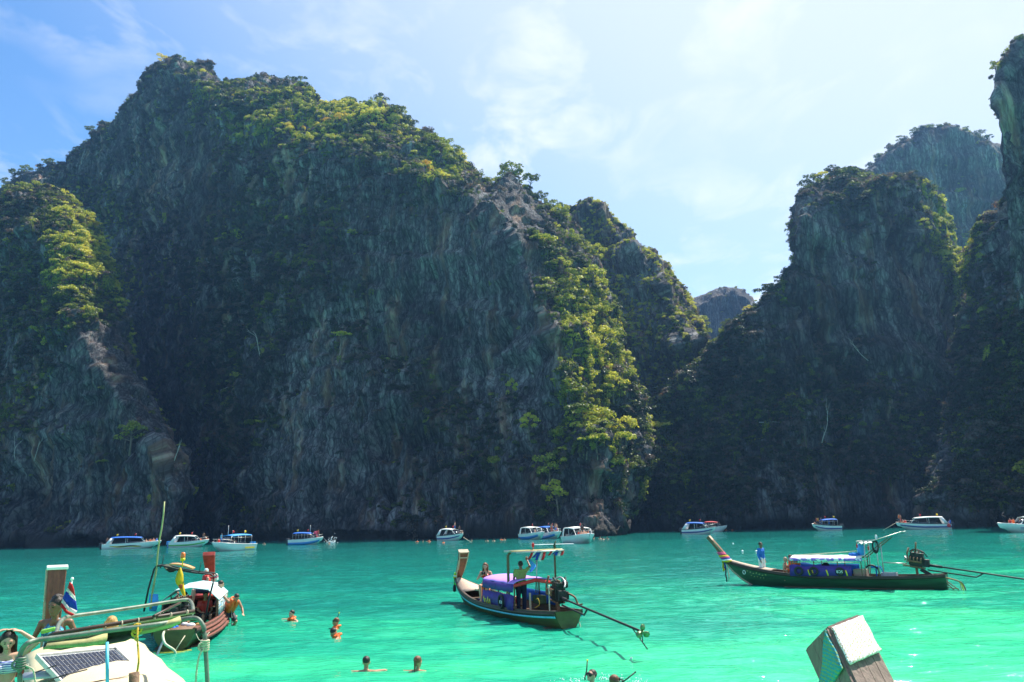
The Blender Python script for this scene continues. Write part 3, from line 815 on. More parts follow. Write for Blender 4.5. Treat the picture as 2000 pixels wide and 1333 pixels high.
# the taller trees that crowd the sunlit slopes
for key, n_, x0, x1, y0, y1, lab, grp, tt in (('main', 64, 1050, 1240, 420, 900, 'sunlit tree standing in the thick growth of the wooded spur', 'trees crowding the wooded spur', .46),
        ('main', 26, 440, 900, 175, 330, 'tree standing in the sunlit growth behind the brow of the main cliff', 'trees on the summit slope of the main cliff', .44),
        ('left', 18, 70, 230, 400, 600, 'tree in the sunlit growth on the right side of the left buttress', 'trees on the left buttress slope', .50),
        ('right', 10, 1800, 1895, 380, 560, 'tree on the sunlit ridge beside the rock tower', 'trees on the sunlit right hand ridge', .46)):
    D = MS[key]; x, y = pix(D['c']); g = np.random.default_rng(77)
    ok = np.where((x > x0) & (x < x1) & (y > y0) & (y < y1) & ~D['back'] & ((key != 'main') | (x0 < 1000) | (np.abs(x - (1080 + (y - 420) * .3)) < 75)))[0]
    if len(ok) == 0: continue
    for i in sorted(g.choice(ok, n_, replace=False), key=lambda q: y[q]):
        h = rnd.uniform(3.4, 7.2)
        v_ = rnd.choice([0, 1, 3, 5, 2]); q = int(i); yy = y[i]
        hh = ('tall' if h > 5.9 else 'middling' if h > 4.6 else 'small'); zone = ('high' if yy < y0 + (y1 - y0) / 3 else 'halfway up' if yy < y0 + 2 * (y1 - y0) / 3 else 'low') + (' on the left side' if x[i] < (x0 + x1) / 2 else ' on the right side')
        lab2 = ('pale ' if len(USED) % 2 else 'dark ') * 0 + hh + ' ' + SHAPE[v_] + ' ' + zone + ' of ' + lab.split(' of ', 1)[-1] if ' of ' in lab else hh + ' ' + SHAPE[v_] + ' ' + zone + ' of the ridge beside the tower'
        USED[lab2] = USED.get(lab2, 0) + 1
        if USED[lab2] > 1: lab2 = ['', '', 'next lower ', 'third lower ', 'lowest '][min(USED[lab2], 4)] + lab2
        tree(Vector(D['c'][i]) - Vector((0, 0, h * .15)), h, v_, tt + rnd.uniform(-.30, .06), lab2, grp, wide=rnd.uniform(.8, 1.2))
# bleached dead branches against the dark walls
M_DEAD = mat('bleached_wood', (0.42, 0.40, 0.36), rough=.8, scale=4, var=.3)
def dead_branch(P, L_, ang, seed, lab):
    g = random.Random(seed); bm = bmesh.new()
    def grow(p, a, el, l, r, lv):
        pts = [p]; 
        for k in range(5):
            a += g.uniform(-.3, .3); el += g.uniform(-.25, .2)
            p = p + Vector((math.cos(a) * math.cos(el), -.25 * math.cos(el), math.sin(el))) * l / 5
            pts.append(p)
            if lv and k in (2, 3): grow(p, a + g.uniform(-.8, .8), el + g.uniform(-.5, .8), l * .5, r * .55, lv - 1)
        tube(bm, pts, [r * (1 - .15 * k) for k in range(6)], 5)
    grow(Vector((0, 0, 0)), 0 if ang < PI / 2 else PI, min(ang, PI - ang), L_, .13, 2)
    o = link('dead_branch', bm_mesh(bm, 'dead_branch'), None, M_DEAD); o.location = P
    tag(o, lab, 'branch')
for i, (key, px, py, l, an, lab) in enumerate([
 ('main', 430, 760, 6, .25, 'bleached curved branch sticking out of the dark gully'), ('main', 505, 700, 8, 1.7, 'thin bare branch standing beside the blue streak on the main wall'),
 ('right', 1600, 868, 9, 1.4, 'forked bare trunk standing low on the right mountain wall'), ('right', 1480, 830, 6, .1, 'pale bare branch lying across the dark right hand growth'),
 ('left', 28, 905, 5, 1.9, 'pale dead branch at the lower left of the left buttress'), ('left', 62, 905, 5, 1.5, 'second dead branch hanging beside the bare left rock'),
 ('right', 1700, 705, 6, 2.4, 'slanting dead branch in the middle of the right mountain'),
 ('left', 345, 900, 4, 1.2, 'twig at the right edge of the left buttress above the water')]):
    P = on_wall(key, px, py); d = Vector((P.x, P.y, 0)).normalized()
    dead_branch(P - d * 2.2, l, an, 60 + i, lab)
# ================================================================== building kit
class MB:
    def __init__(s): s.bm = bmesh.new(); s.mi = 0
    def _f(s, vs, smooth=False):
        try:
            f = s.bm.faces.new(vs); f.material_index = s.mi; f.smooth = smooth; return f
        except ValueError: return None
    def box(s, c, size, rot=None, taper=None):
        c = Vector(c); hx, hy, hz = [v / 2 for v in size]; vs = []
        Rm = rot if isinstance(rot, Matrix) else (Euler(rot).to_matrix() if rot else Matrix.Identity(3))
        for z in (-1, 1):
            k = taper if (taper and z > 0) else 1
            for x, y in ((-1, -1), (1, -1), (1, 1), (-1, 1)):
                vs.append(s.bm.verts.new(c + Rm @ Vector((x * hx * k, y * hy * k, z * hz))))
        for q in ((3, 2, 1, 0), (4, 5, 6, 7), (0, 1, 5, 4), (1, 2, 6, 5), (2, 3, 7, 6), (3, 0, 4, 7)):
            s._f([vs[i] for i in q])
        return s
    def bar(s, a, b, w, h=None):         # rectangular bar from a to b
        a, b = Vector(a), Vector(b); d = b - a
        if d.length < 1e-6: return s
        q = d.to_track_quat('X', 'Z').to_matrix()
        return s.box((a + b) / 2, (d.length, w, h or w), q)
    def tube(s, pts, r, seg=8, cap=True):
        n0 = len(s.bm.faces); tube(s.bm, pts, r, seg, cap)
        s.bm.faces.ensure_lookup_table()
        for i in range(n0, len(s.bm.faces)): s.bm.faces[i].material_index = s.mi
        return s
    def ring(s, c, R_, r, axis='Y', n=20, m=8, arc=2 * PI, squash=1.0, rotm=None):
        c = Vector(c); rings = []
        full = abs(arc - 2 * PI) < 1e-3
        for i in range(n + (0 if full else 1)):
            a = arc * i / n; row = []
            for j in range(m):
                b = 2 * PI * j / m; rad = R_ + r * math.cos(b); o = r * math.sin(b) * squash
                p = Vector((rad * math.cos(a), rad * math.sin(a), o))
                if axis == 'Y': p = Vector((p.x, p.z, p.y))
                if axis == 'X': p = Vector((p.z, p.x, p.y))
                if rotm: p = rotm @ p
                row.append(s.bm.verts.new(c + p))
            rings.append(row)
        k = len(rings)
        for i in range(k if full else k - 1):
            A, B = rings[i], rings[(i + 1) % k]
            for j in range(m): s._f([A[j], A[(j + 1) % m], B[(j + 1) % m], B[j]], True)
        return s
    def ball(s, c, r, seg=10, rings=7, sc=(1, 1, 1), rot=None):
        c = Vector(c); rows = []
        for i in range(rings + 1):
            t = PI * i / rings
            if i in (0, rings): 
                p = Vector((0, 0, math.cos(t) * r * sc[2])); p = rot @ p if rot else p
                rows.append([s.bm.verts.new(c + p)]); continue
            row = []
            for j in range(seg):
                a = 2 * PI * j / seg
                p = Vector((r * math.sin(t) * math.cos(a) * sc[0], r * math.sin(t) * math.sin(a) * sc[1], r * math.cos(t) * sc[2]))
                p = rot @ p if rot else p
                row.append(s.bm.verts.new(c + p))
            rows.append(row)
        for A, B in zip(rows[:-1], rows[1:]):
            for j in range(seg):
                j2 = (j + 1) % seg
                if len(A) == 1: s._f([A[0], B[j], B[j2]], True)
                elif len(B) == 1: s._f([A[j], B[0], A[j2]], True)
                else: s._f([A[j], B[j], B[j2], A[j2]], True)
        return s
    def lathe(s, c, prof, seg=14, rot=None):      # prof: (radius, height)
        c = Vector(c); rows = []
        for r, z in prof:
            row = []
            for j in range(seg):
                a = 2 * PI * j / seg; p = Vector((r * math.cos(a), r * math.sin(a), z)); p = rot @ p if rot else p
                row.append(s.bm.verts.new(c + p))
            rows.append(row)
        for A, B in zip(rows[:-1], rows[1:]):
            for j in range(seg): s._f([A[j], A[(j + 1) % seg], B[(j + 1) % seg], B[j]], True)
        s._f(rows[0][::-1]); s._f(rows[-1])
        return s
    def loft(s, rows, closed=False, caps=False, smooth=True):
        R_ = [[s.bm.verts.new(Vector(p)) for p in row] for row in rows]
        for A, B in zip(R_[:-1], R_[1:]):
            n = len(A)
            for j in range(n if closed else n - 1):
                s._f([A[j], A[(j + 1) % n], B[(j + 1) % n], B[j]], smooth)
        if caps: s._f(R_[0][::-1]); s._f(R_[-1])
        return s
    def sheet(s, rows, th=0.01, smooth=True):      # grid of points given a thickness (downwards along its normal)
        P = [[Vector(p) for p in r] for r in rows]
        nr, nc = len(P), len(P[0]); Nn = []
        for i in range(nr):
            row = []
            for j in range(nc):
                du = P[i][min(j + 1, nc - 1)] - P[i][max(j - 1, 0)]; dv = P[min(i + 1, nr - 1)][j] - P[max(i - 1, 0)][j]
                n = du.cross(dv); row.append(n.normalized() if n.length > 1e-12 else Vector((0, 0, 1)))
            Nn.append(row)
        A = [[s.bm.verts.new(P[i][j] + Nn[i][j] * th / 2) for j in range(nc)] for i in range(nr)]
        B = [[s.bm.verts.new(P[i][j] - Nn[i][j] * th / 2) for j in range(nc)] for i in range(nr)]
        for i in range(nr - 1):
            for j in range(nc - 1):
                s._f([A[i][j], A[i][j + 1], A[i + 1][j + 1], A[i + 1][j]], smooth); s._f([B[i][j], B[i + 1][j], B[i + 1][j + 1], B[i][j + 1]], smooth)
        for i in range(nr - 1):
            s._f([A[i][0], A[i + 1][0], B[i + 1][0], B[i][0]]); s._f([A[i][-1], B[i][-1], B[i + 1][-1], A[i + 1][-1]])
        for j in range(nc - 1):
            s._f([A[0][j], B[0][j], B[0][j + 1], A[0][j + 1]]); s._f([A[-1][j], A[-1][j + 1], B[-1][j + 1], B[-1][j]])
        return s
    def build(s, name, m, parent=None, label=None, bevel=0.0):
        bmesh.ops.recalc_face_normals(s.bm, faces=s.bm.faces)
        me = bpy.data.meshes.new(name); s.bm.to_mesh(me); s.bm.free()
        o = link(name, me, parent, m)
        if label: o['label'] = label
        if bevel:
            b = o.modifiers.new('bevel', 'BEVEL'); b.width = bevel; b.segments = 2; b.limit_method = 'ANGLE'; b.harden_normals = False
        return o
def text_part(name, body, size, loc, rot, m, parent, ext=0.004):
    cu = bpy.data.curves.new(name, 'FONT'); cu.body = body; cu.size = size; cu.extrude = ext; cu.align_x = 'CENTER'; cu.align_y = 'CENTER'
    cu.materials.append(m)
    tmp = bpy.data.objects.new(name + '_curve', cu); C.objects.link(tmp)
    bpy.context.view_layer.update()
    me = bpy.data.meshes.new_from_object(tmp.evaluated_get(bpy.context.evaluated_depsgraph_get()))
    bpy.data.objects.remove(tmp)
    o = bpy.data.objects.new(name, me); C.objects.link(o); o.parent = parent; o.location = loc; o.rotation_euler = rot
    return o

# materials
K = {}
K['white'] = mat('white_gelcoat', (0.80, 0.80, 0.78), rough=.25, var=.06, scale=1.5, coat=.3)
K['blue_can'] = mat('blue_canvas', (0.03, 0.16, 0.62), rough=.7, var=.15, scale=3)
K['lblue_can'] = mat('light_blue_canvas', (0.05, 0.30, 0.72), rough=.7, var=.15, scale=3)
K['white_can'] = mat('white_canvas', (0.78, 0.77, 0.72), rough=.7, var=.08, scale=3)
K['red_can'] = mat('red_canvas', (0.55, 0.05, 0.05), rough=.7)
K['glass'] = mat('tinted_glass', (0.02, 0.03, 0.04), rough=.08, var=.1, spec=.8)
K['dark'] = mat('dark_interior', (0.03, 0.035, 0.045), rough=.7)
K['navy'] = mat('navy_paint', (0.02, 0.05, 0.22), rough=.3, coat=.3, var=.1)
K['green_s'] = mat('green_stripe_paint', (0.10, 0.42, 0.08), rough=.3)
K['blue_s'] = mat('blue_hull_paint', (0.02, 0.22, 0.55), rough=.3, coat=.3, var=.1)
K['yellow_s'] = mat('yellow_paint', (0.85, 0.60, 0.02), rough=.35)
K['red_s'] = mat('red_paint', (0.55, 0.03, 0.02), rough=.4)
K['orange'] = mat('orange_foam_fabric', (0.85, 0.14, 0.02), rough=.6, var=.18, scale=14)
K['black'] = mat('black_rubber', (0.018, 0.018, 0.02), rough=.6, var=.3, bump=.3, scale=20)
K['engine'] = mat('greasy_iron', (0.025, 0.030, 0.028), rough=.42, metal=.5, var=.6, scale=18, bump=.6)
K['steel'] = mat('galvanised_steel', (0.50, 0.50, 0.47), rough=.4, metal=.7, var=.25, scale=15)
K['rusty'] = mat('rusty_pipe', (0.22, 0.11, 0.06), rough=.75, var=.5, scale=14, bump=.4)
K['galv'] = mat('weathered_pipe', (0.15, 0.175, 0.14), rough=.55, metal=.25, var=.4, scale=12, bump=.2)
K['hose'] = mat('pale_hose', (0.50, 0.52, 0.36), rough=.4, var=.2)
K['rope'] = mat('old_rope', (0.52, 0.46, 0.33), rough=.9, var=.3, scale=60, bump=.8)
K['yrope'] = mat('yellow_rope', (0.60, 0.36, 0.04), rough=.9, var=.3, scale=60, bump=.8)
K['sky_blue'] = mat('sky_blue_paint', (0.10, 0.45, 0.62), rough=.45, var=.2)
K['wood_pale'] = mat('pale_worn_wood', (0.50, 0.36, 0.26), rough=.7, var=.3, scale=7, bump=.5, stretch=(.5, 6, 6))
K['wood'] = mat('varnished_wood', (0.20, 0.055, 0.028), rough=.45, var=.45, scale=6, bump=.4, stretch=(4, 4, .6), coat=.1)
K['wood_red'] = mat('red_painted_wood', (0.36, 0.045, 0.03), rough=.45, var=.4, scale=6, bump=.3)
K['wood_worn'] = mat('worn_red_brown_wood', (0.17, 0.055, 0.036), rough=.65, var=.55, scale=5, bump=.5, stretch=(.5, 5, 5))
K['wood_brown'] = mat('brown_deck_wood', (0.16, 0.09, 0.05), rough=.7, var=.4, scale=5, bump=.5, stretch=(.5, 7, 6))
K['wood_grey'] = mat('weathered_grey_wood', (0.21, 0.145, 0.12), rough=.85, var=.35, scale=5, bump=.7, stretch=(6, 6, .5))
K['hull_olive'] = mat('olive_hull_paint', (0.085, 0.085, 0.025), rough=.5, var=.45, scale=2.2, bump=.2, stretch=(.4, 1, 3))
K['hull_green'] = mat('green_hull_paint', (0.028, 0.075, 0.038), rough=.42, var=.5, scale=1.8, bump=.2, stretch=(.35, 1, 4))
K['hull_brown'] = mat('dark_brown_rail', (0.05, 0.03, 0.02), rough=.5, var=.4)
K['weed'] = mat('waterline_weed', (0.20, 0.26, 0.03), rough=.8, var=.5, scale=14, bump=.7)
K['purple'] = mat('purple_canvas', (0.42, 0.22, 0.72), rough=.75, var=.12, scale=2.5, bump=.15)
K['dpurple'] = mat('deep_purple_tarp', (0.055, 0.025, 0.22), rough=.6, var=.35, scale=3, bump=.2)
K['tarp_cream'] = mat('cream_roof_canvas', (0.62, 0.53, 0.34), rough=.8, var=.12, scale=2.2, bump=.35, transl=.1)
K['tarp_blue'] = mat('pale_blue_roof_canvas', (0.50, 0.70, 0.72), rough=.75, var=.1, scale=3, transl=.1)
K['tarp_olive'] = mat('faded_khaki_tarp', (0.36, 0.34, 0.15), rough=.85, var=.45, scale=5, bump=.5, transl=.12)
K['tarp_dark'] = mat('dark_and_shaded_tarp', (0.045, 0.065, 0.035), rough=.85, var=.7, scale=7, bump=.5)  # dark green cloth, also painting the shade under the near awning
K['tarp_teal'] = mat('teal_shade_cloth', (0.05, 0.35, 0.38), rough=.7, var=.2, transl=.4)
K['thai_red'] = mat('flag_red', (0.62, 0.03, 0.03), rough=.7, var=.1, transl=.3)
K['thai_white'] = mat('flag_white', (0.78, 0.76, 0.72), rough=.7, var=.06, transl=.3)
K['thai_blue'] = mat('flag_blue', (0.02, 0.06, 0.45), rough=.7, var=.15, transl=.3)
K['yellow_cloth'] = mat('yellow_cloth', (0.85, 0.62, 0.03), rough=.7, var=.12, transl=.4)
K['pink_cloth'] = mat('pink_cloth', (0.75, 0.08, 0.20), rough=.7)
K['green_cloth'] = mat('green_cloth', (0.25, 0.60, 0.10), rough=.7)
K['white_cloth'] = mat('white_cloth', (0.80, 0.79, 0.76), rough=.8, var=.08)
K['navy_cloth'] = mat('navy_cloth', (0.012, 0.02, 0.055), rough=.8)
K['blue_cloth'] = mat('bright_blue_cloth', (0.02, 0.17, 0.62), rough=.75, transl=.2)
K['lime_shirt'] = mat('olive_yellow_shirt', (0.28, 0.30, 0.08), rough=.8)
K['skin_l'] = mat('fair_skin', (0.56, 0.31, 0.21), rough=.5, var=.08)
K['skin_m'] = mat('tanned_skin', (0.42, 0.21, 0.12), rough=.5, var=.1)
K['skin_d'] = mat('brown_skin', (0.22, 0.10, 0.055), rough=.45, var=.1)
K['hair_d'] = mat('dark_hair', (0.02, 0.014, 0.010), rough=.5, var=.5, scale=40, bump=.6)
K['hair_b'] = mat('reddish_brown_hair', (0.16, 0.06, 0.025), rough=.5, var=.4, scale=40, bump=.6)
K['hair_f'] = mat('fair_hair', (0.48, 0.26, 0.08), rough=.5, var=.4, scale=40, bump=.6)
K['foam'] = mat('white_water', (0.85, 0.9, 0.9), rough=.6)
K['grey_bag'] = mat('grey_plastic', (0.35, 0.37, 0.40), rough=.5)
K['amber'] = mat('amber_lens', (0.85, 0.16, 0.01), rough=.2, var=.2, coat=.6)

def stripes_mat(name, cols, axis='Z', scale=1.0, bump=0.0):
    """printed stripes on cloth: repeating colours along an object axis"""
    m, nt = nodes_of(name); L = nt.links.new
    out = N(nt, 'ShaderNodeOutputMaterial'); p = N(nt, 'ShaderNodeBsdfPrincipled'); tco = N(nt, 'ShaderNodeTexCoord'); sp = N(nt, 'ShaderNodeSeparateXYZ')
    L(tco.outputs['Object'], sp.inputs[0])
    mu = N(nt, 'ShaderNodeMath', operation='MULTIPLY'); L(sp.outputs[axis], mu.inputs[0]); mu.inputs[1].default_value = scale
    fr = N(nt, 'ShaderNodeMath', operation='FRACT'); L(mu.outputs[0], fr.inputs[0])
    st = []; n = len(cols)
    for i, c in enumerate(cols): st.append((i / n + 1e-4, c))
    r = N(nt, 'ShaderNodeValToRGB'); r.color_ramp.interpolation = 'CONSTANT'; e = r.color_ramp.elements
    while len(e) > 1: e.remove(e[0])
    e[0].position = 0; e[0].color = (*cols[0], 1)
    for q, c in st[1:]: x = e.new(q); x.color = (*c, 1)
    L(fr.outputs[0], r.inputs[0]); L(r.outputs[0], p.inputs['Base Color']); p.inputs['Roughness'].default_value = .8
    L(p.outputs[0], out.inputs['Surface'])
    return m
K['bikini'] = stripes_mat('blue_white_striped_cloth', [(.75, .76, .8), (.10, .14, .38)], 'Z', 38)
def print_mat(name, cols, scale):
    m, nt = nodes_of(name); L = nt.links.new
    out = N(nt, 'ShaderNodeOutputMaterial'); p = N(nt, 'ShaderNodeBsdfPrincipled'); tco = N(nt, 'ShaderNodeTexCoord')
    v = N(nt, 'ShaderNodeTexVoronoi'); L(tco.outputs['Object'], v.inputs['Vector']); v.inputs['Scale'].default_value = scale
    sp = N(nt, 'ShaderNodeSeparateColor'); L(v.outputs['Color'], sp.inputs[0])
    r = N(nt, 'ShaderNodeValToRGB'); r.color_ramp.interpolation = 'CONSTANT'; e = r.color_ramp.elements
    while len(e) > 1: e.remove(e[0])
    e[0].position = 0; e[0].color = (*cols[0], 1)
    for i, c in enumerate(cols[1:], 1): x = e.new(i / len(cols)); x.color = (*c, 1)
    L(sp.outputs[0], r.inputs[0]); L(r.outputs[0], p.inputs['Base Color']); p.inputs['Roughness'].default_value = .8
    L(p.outputs[0], out.inputs['Surface'])
    return m
K['print_pink'] = print_mat('pink_printed_cloth', [(.75, .1, .2), (.8, .78, .78), (.2, .45, .6), (.8, .3, .4)], 22)
K['print_blue'] = print_mat('blue_printed_cloth', [(.03, .12, .25), (.10, .40, .50), (.7, .75, .8), (.03, .12, .25)], 30)
K['frill'] = print_mat('purple_white_frill', [(.75, .72, .8), (.25, .12, .55), (.78, .78, .8), (.35, .22, .6)], 9)

# ================================================================== people
def capsule(s, a, b, ra, rb, seg=10):
    a, b = Vector(a), Vector(b); d = b - a
    if d.length < 1e-6: return s.ball(a, ra)
    q = d.to_track_quat('Z', 'Y').to_matrix(); L_ = d.length
    prof = [(ra * math.sin(t), -ra * math.cos(t)) for t in (.35, .8, 1.25)] + [(ra, 0), (rb, L_)] + [(rb * math.cos(t), L_ + rb * math.sin(t)) for t in (.35, .8, 1.25)]
    return s.lathe(a, prof, seg, q)
def head_frame(pitch, yaw, tilt=0):
    return Euler((pitch, tilt, yaw)).to_matrix()
def hand(s, w, dirv, palm_n, k=1.0):
    """palm, four unequal bent fingers and a thumb; w = wrist"""
    w = Vector(w); d = Vector(dirv).normalized(); n = Vector(palm_n); n = (n - d * n.dot(d)).normalized(); sd_ = d.cross(n)
    pc = w + d * .045 * k
    for t in (-.028, 0, .028): capsule(s, w + sd_ * t * .6 * k, pc + sd_ * t * k + d * .035 * k, .014 * k, .015 * k, 8)
    for t, l in ((-.033, .062), (-.011, .076), (.011, .082), (.033, .072)):
        b0 = pc + sd_ * t * k + d * .038 * k; b1 = b0 + (d + n * .25).normalized() * l * .5 * k; b2 = b1 + (d + n * .9).normalized() * l * .5 * k
        capsule(s, b0, b1, .0095 * k, .0088 * k, 6); capsule(s, b1, b2, .0088 * k, .0075 * k, 6)
    b0 = w + sd_ * .03 * k + d * .02 * k; b1 = b0 + (d * .6 + sd_ * .8).normalized() * .04 * k; b2 = b1 + (d + n * .5).normalized() * .032 * k
    capsule(s, b0, b1, .012 * k, .011 * k, 6); capsule(s, b1, b2, .011 * k, .009 * k, 6)
def body_mb(J, female=False, k=1.0, fingers=True, bald=True, part='all'):
    s = MB(); V = {a: Vector(b) for a, b in J.items() if a not in ('head_rot', 'palm')}
    up = (V['neck'] - V['pelvis']).normalized()
    acr = (V['shR'] - V['shL']).normalized()
    chest = V['pelvis'].lerp(V['neck'], .68); waist = V['pelvis'].lerp(V['neck'], .33)
    w = .82 if female else 1.0
    hw = 1.05 if female else .95
    for sg in (-1, 1):
        capsule(s, V['pelvis'] + acr * sg * .065 * hw, waist + acr * sg * .045 * w, .105 * hw, .095 * w, 12)
        capsule(s, waist + acr * sg * .045 * w, chest + acr * sg * .075 * w, .095 * w, .105 * w, 12)
        capsule(s, chest + acr * sg * .075 * w, V['neck'] + acr * sg * .085 * w - up * .07, .10 * w, .06, 12)
        capsule(s, V['neck'] - up * .04, V['shL' if sg < 0 else 'shR'], .05, .05, 10)
    if female:
        fwd = up.cross(acr)
        for sg in (-1, 1): s.ball(chest + acr * sg * .07 + fwd * .075 - up * .01, .062)
    for a, b, c_, h in (('shL', 'elL', 'wrL', 'hdL'), ('shR', 'elR', 'wrR', 'hdR')):
        m1 = .047 if not female else .040
        capsule(s, V[a], V[b], m1 + .004, m1 - .008); capsule(s, V[b], V[c_], m1 - .007, m1 - .018)
        if fingers: hand(s, V[c_], V[h] - V[c_], J.get('palm', (0, 1, 0)))
        else: capsule(s, V[c_], V[c_] + (V[h] - V[c_]).normalized() * .12, .028, .026)
    for a, b, c_, t in (('hpL', 'knL', 'anL', 'toL'), ('hpR', 'knR', 'anR', 'toR')):
        if a not in V: continue
        capsule(s, V[a], V[b], .088 * (.95 if female else 1), .056); capsule(s, V[b].lerp(V[c_], .0), V[b].lerp(V[c_], .35), .056, .055); capsule(s, V[b].lerp(V[c_], .35), V[c_], .055, .037)
        capsule(s, V[c_] + Vector((0, 0, -.03)), V[t], .038, .028)
    H = V['head']; Rm = J['head_rot']
    capsule(s, V['neck'] - up * .03, V['neck'].lerp(H, .62), .052 if not female else .045, .05 if not female else .043)
    s.ball(H + Rm @ Vector((0, -.012, .02)), 1, 16, 12, (.078, .098, .105), Rm)
    capsule(s, H + Rm @ Vector((0, .03, -.03)), H + Rm @ Vector((0, .052, -.085)), .058, .03)     # jaw and chin
    capsule(s, H + Rm @ Vector((0, .086, .012)), H + Rm @ Vector((0, .104, -.022)), .010, .015)    # nose
    capsule(s, H + Rm @ Vector((-.02, .082, -.052)), H + Rm @ Vector((.02, .082, -.052)), .009, .009)   # lips
    for sg in (-1, 1):
        s.ball(H + Rm @ Vector((sg * .078, -.005, -.005)), 1, 8, 6, (.012, .022, .032), Rm)        # ears
        capsule(s, H + Rm @ Vector((sg * .018, .082, .032)), H + Rm @ Vector((sg * .045, .074, .032)), .009, .008)  # brows
    return s
def add_remesh(o, vs):
    r = o.modifiers.new('skin', 'REMESH'); r.mode = 'VOXEL'; r.voxel_size = vs; r.use_smooth_shade = True
    sm = o.modifiers.new('smooth', 'SMOOTH'); sm.iterations = 3; sm.factor = .5
    return o
def stand_pose(h=1.7, **kw):
    q = h / 1.7
    J = dict(pelvis=(0, 0, .93), neck=(0, 0, 1.44), head=(0, .02, 1.58), shL=(-.18, 0, 1.38), shR=(.18, 0, 1.38), elL=(-.23, -.02, 1.10), elR=(.23, -.02, 1.10),
             wrL=(-.24, .05, .86), wrR=(.24, .05, .86), hdL=(-.24, .07, .76), hdR=(.24, .07, .76), hpL=(-.09, 0, .88), hpR=(.09, 0, .88), knL=(-.10, .02, .48), knR=(.10, .02, .48),
             anL=(-.10, -.02, .08), anR=(.10, -.02, .08), toL=(-.11, .14, .03), toR=(.11, .14, .03))
    J.update(kw)
    J = {a: tuple(c * q for c in b) for a, b in J.items() if a not in ('head_rot', 'palm', 'fwd')} | {a: J[a] for a in ('palm', 'fwd') if a in J}
    J['head_rot'] = kw.get('head_rot', head_frame(0, 0))
    return J
def sit_pose(h=1.7, **kw):
    J = dict(pelvis=(0, 0, .10), neck=(0, .03, .60), head=(0, .06, .74), shL=(-.18, .02, .54), shR=(.18, .02, .54), elL=(-.23, .06, .28), elR=(.23, .06, .28),
             wrL=(-.15, .28, .22), wrR=(.15, .28, .22), hdL=(-.10, .36, .22), hdR=(.10, .36, .22), hpL=(-.09, .03, .09), hpR=(.09, .03, .09), knL=(-.12, .45, .12), knR=(.12, .45, .12),
             anL=(-.11, .48, -.30), anR=(.11, .48, -.30), toL=(-.11, .62, -.35), toR=(.11, .62, -.35))
    J.update(kw); J['head_rot'] = kw.get('head_rot', head_frame(0, 0))
    return J
def hair_cap(J, m, parent, length=0.0, tail=False, curly=0.0, voxel=.014):
    s = MB(); H = Vector(J['head']); Rm = J['head_rot']
    s.ball(H + Rm @ Vector((0, -.028, .054)), 1, 16, 10, (.089, .100, .092), Rm)
    if curly:
        g = random.Random(4)
        for _ in range(70):
            a = g.random() * 6.28; e = g.uniform(-.3, 1.5)
            if math.sin(a) > .2 and e < .9: continue
            s.ball(H + Rm @ (Vector((0, -.03, .04)) + Vector((math.cos(a) * math.cos(e) * .10, math.sin(a) * math.cos(e) * .10, math.sin(e) * .115))), .022 * curly, 6, 5)
    if length:
        for x in (-.07, -.035, 0, .035, .07):
            capsule(s, H + Rm @ Vector((x, -.07, .03)), H + Rm @ Vector((x * 1.25, -.085, -length)), .042, .03)
        for sg in (-1, 1): capsule(s, H + Rm @ Vector((sg * .082, -.01, .03)), H + Rm @ Vector((sg * .10, .0, -length * .8)), .022, .02)
    if tail: capsule(s, H + Rm @ Vector((0, -.11, .05)), H + Rm @ Vector((0, -.13, -.17)), .035, .018)
    o = s.build('hair', m, parent); add_remesh(o, voxel)
    return o
def eyes(J, parent, shades=False):
    s = MB(); H = Vector(J['head']); Rm = J['head_rot']
    if shades:
        for sg in (-1, 1): s.ball(H + Rm @ Vector((sg * .032, .094, .015)), 1, 10, 6, (.028, .010, .022), Rm)
        s.bar(H + Rm @ Vector((-.03, .1, .018)), H + Rm @ Vector((.03, .1, .018)), .006)
        for sg in (-1, 1): s.bar(H + Rm @ Vector((sg * .06, .09, .018)), H + Rm @ Vector((sg * .084, -.01, .018)), .005)
        return s.build('sunglasses', K['glass'], parent)
    for sg in (-1, 1):
        s.ball(H + Rm @ Vector((sg * .031, .0795, .012)), 1, 8, 6, (.014, .008, .0065), Rm)
        s.bar(H + Rm @ Vector((sg * .018, .085, .036)), H + Rm @ Vector((sg * .048, .074, .036)), .006)
    m_ = MB(); m_.ball(H + Rm @ Vector((0, .084, -.052)), 1, 10, 6, (.024, .010, .008), Rm); m_.build('lips', mat('lips', (.30, .09, .07), rough=.4), parent)
    return s.build('eyes', K['hair_d'], parent)
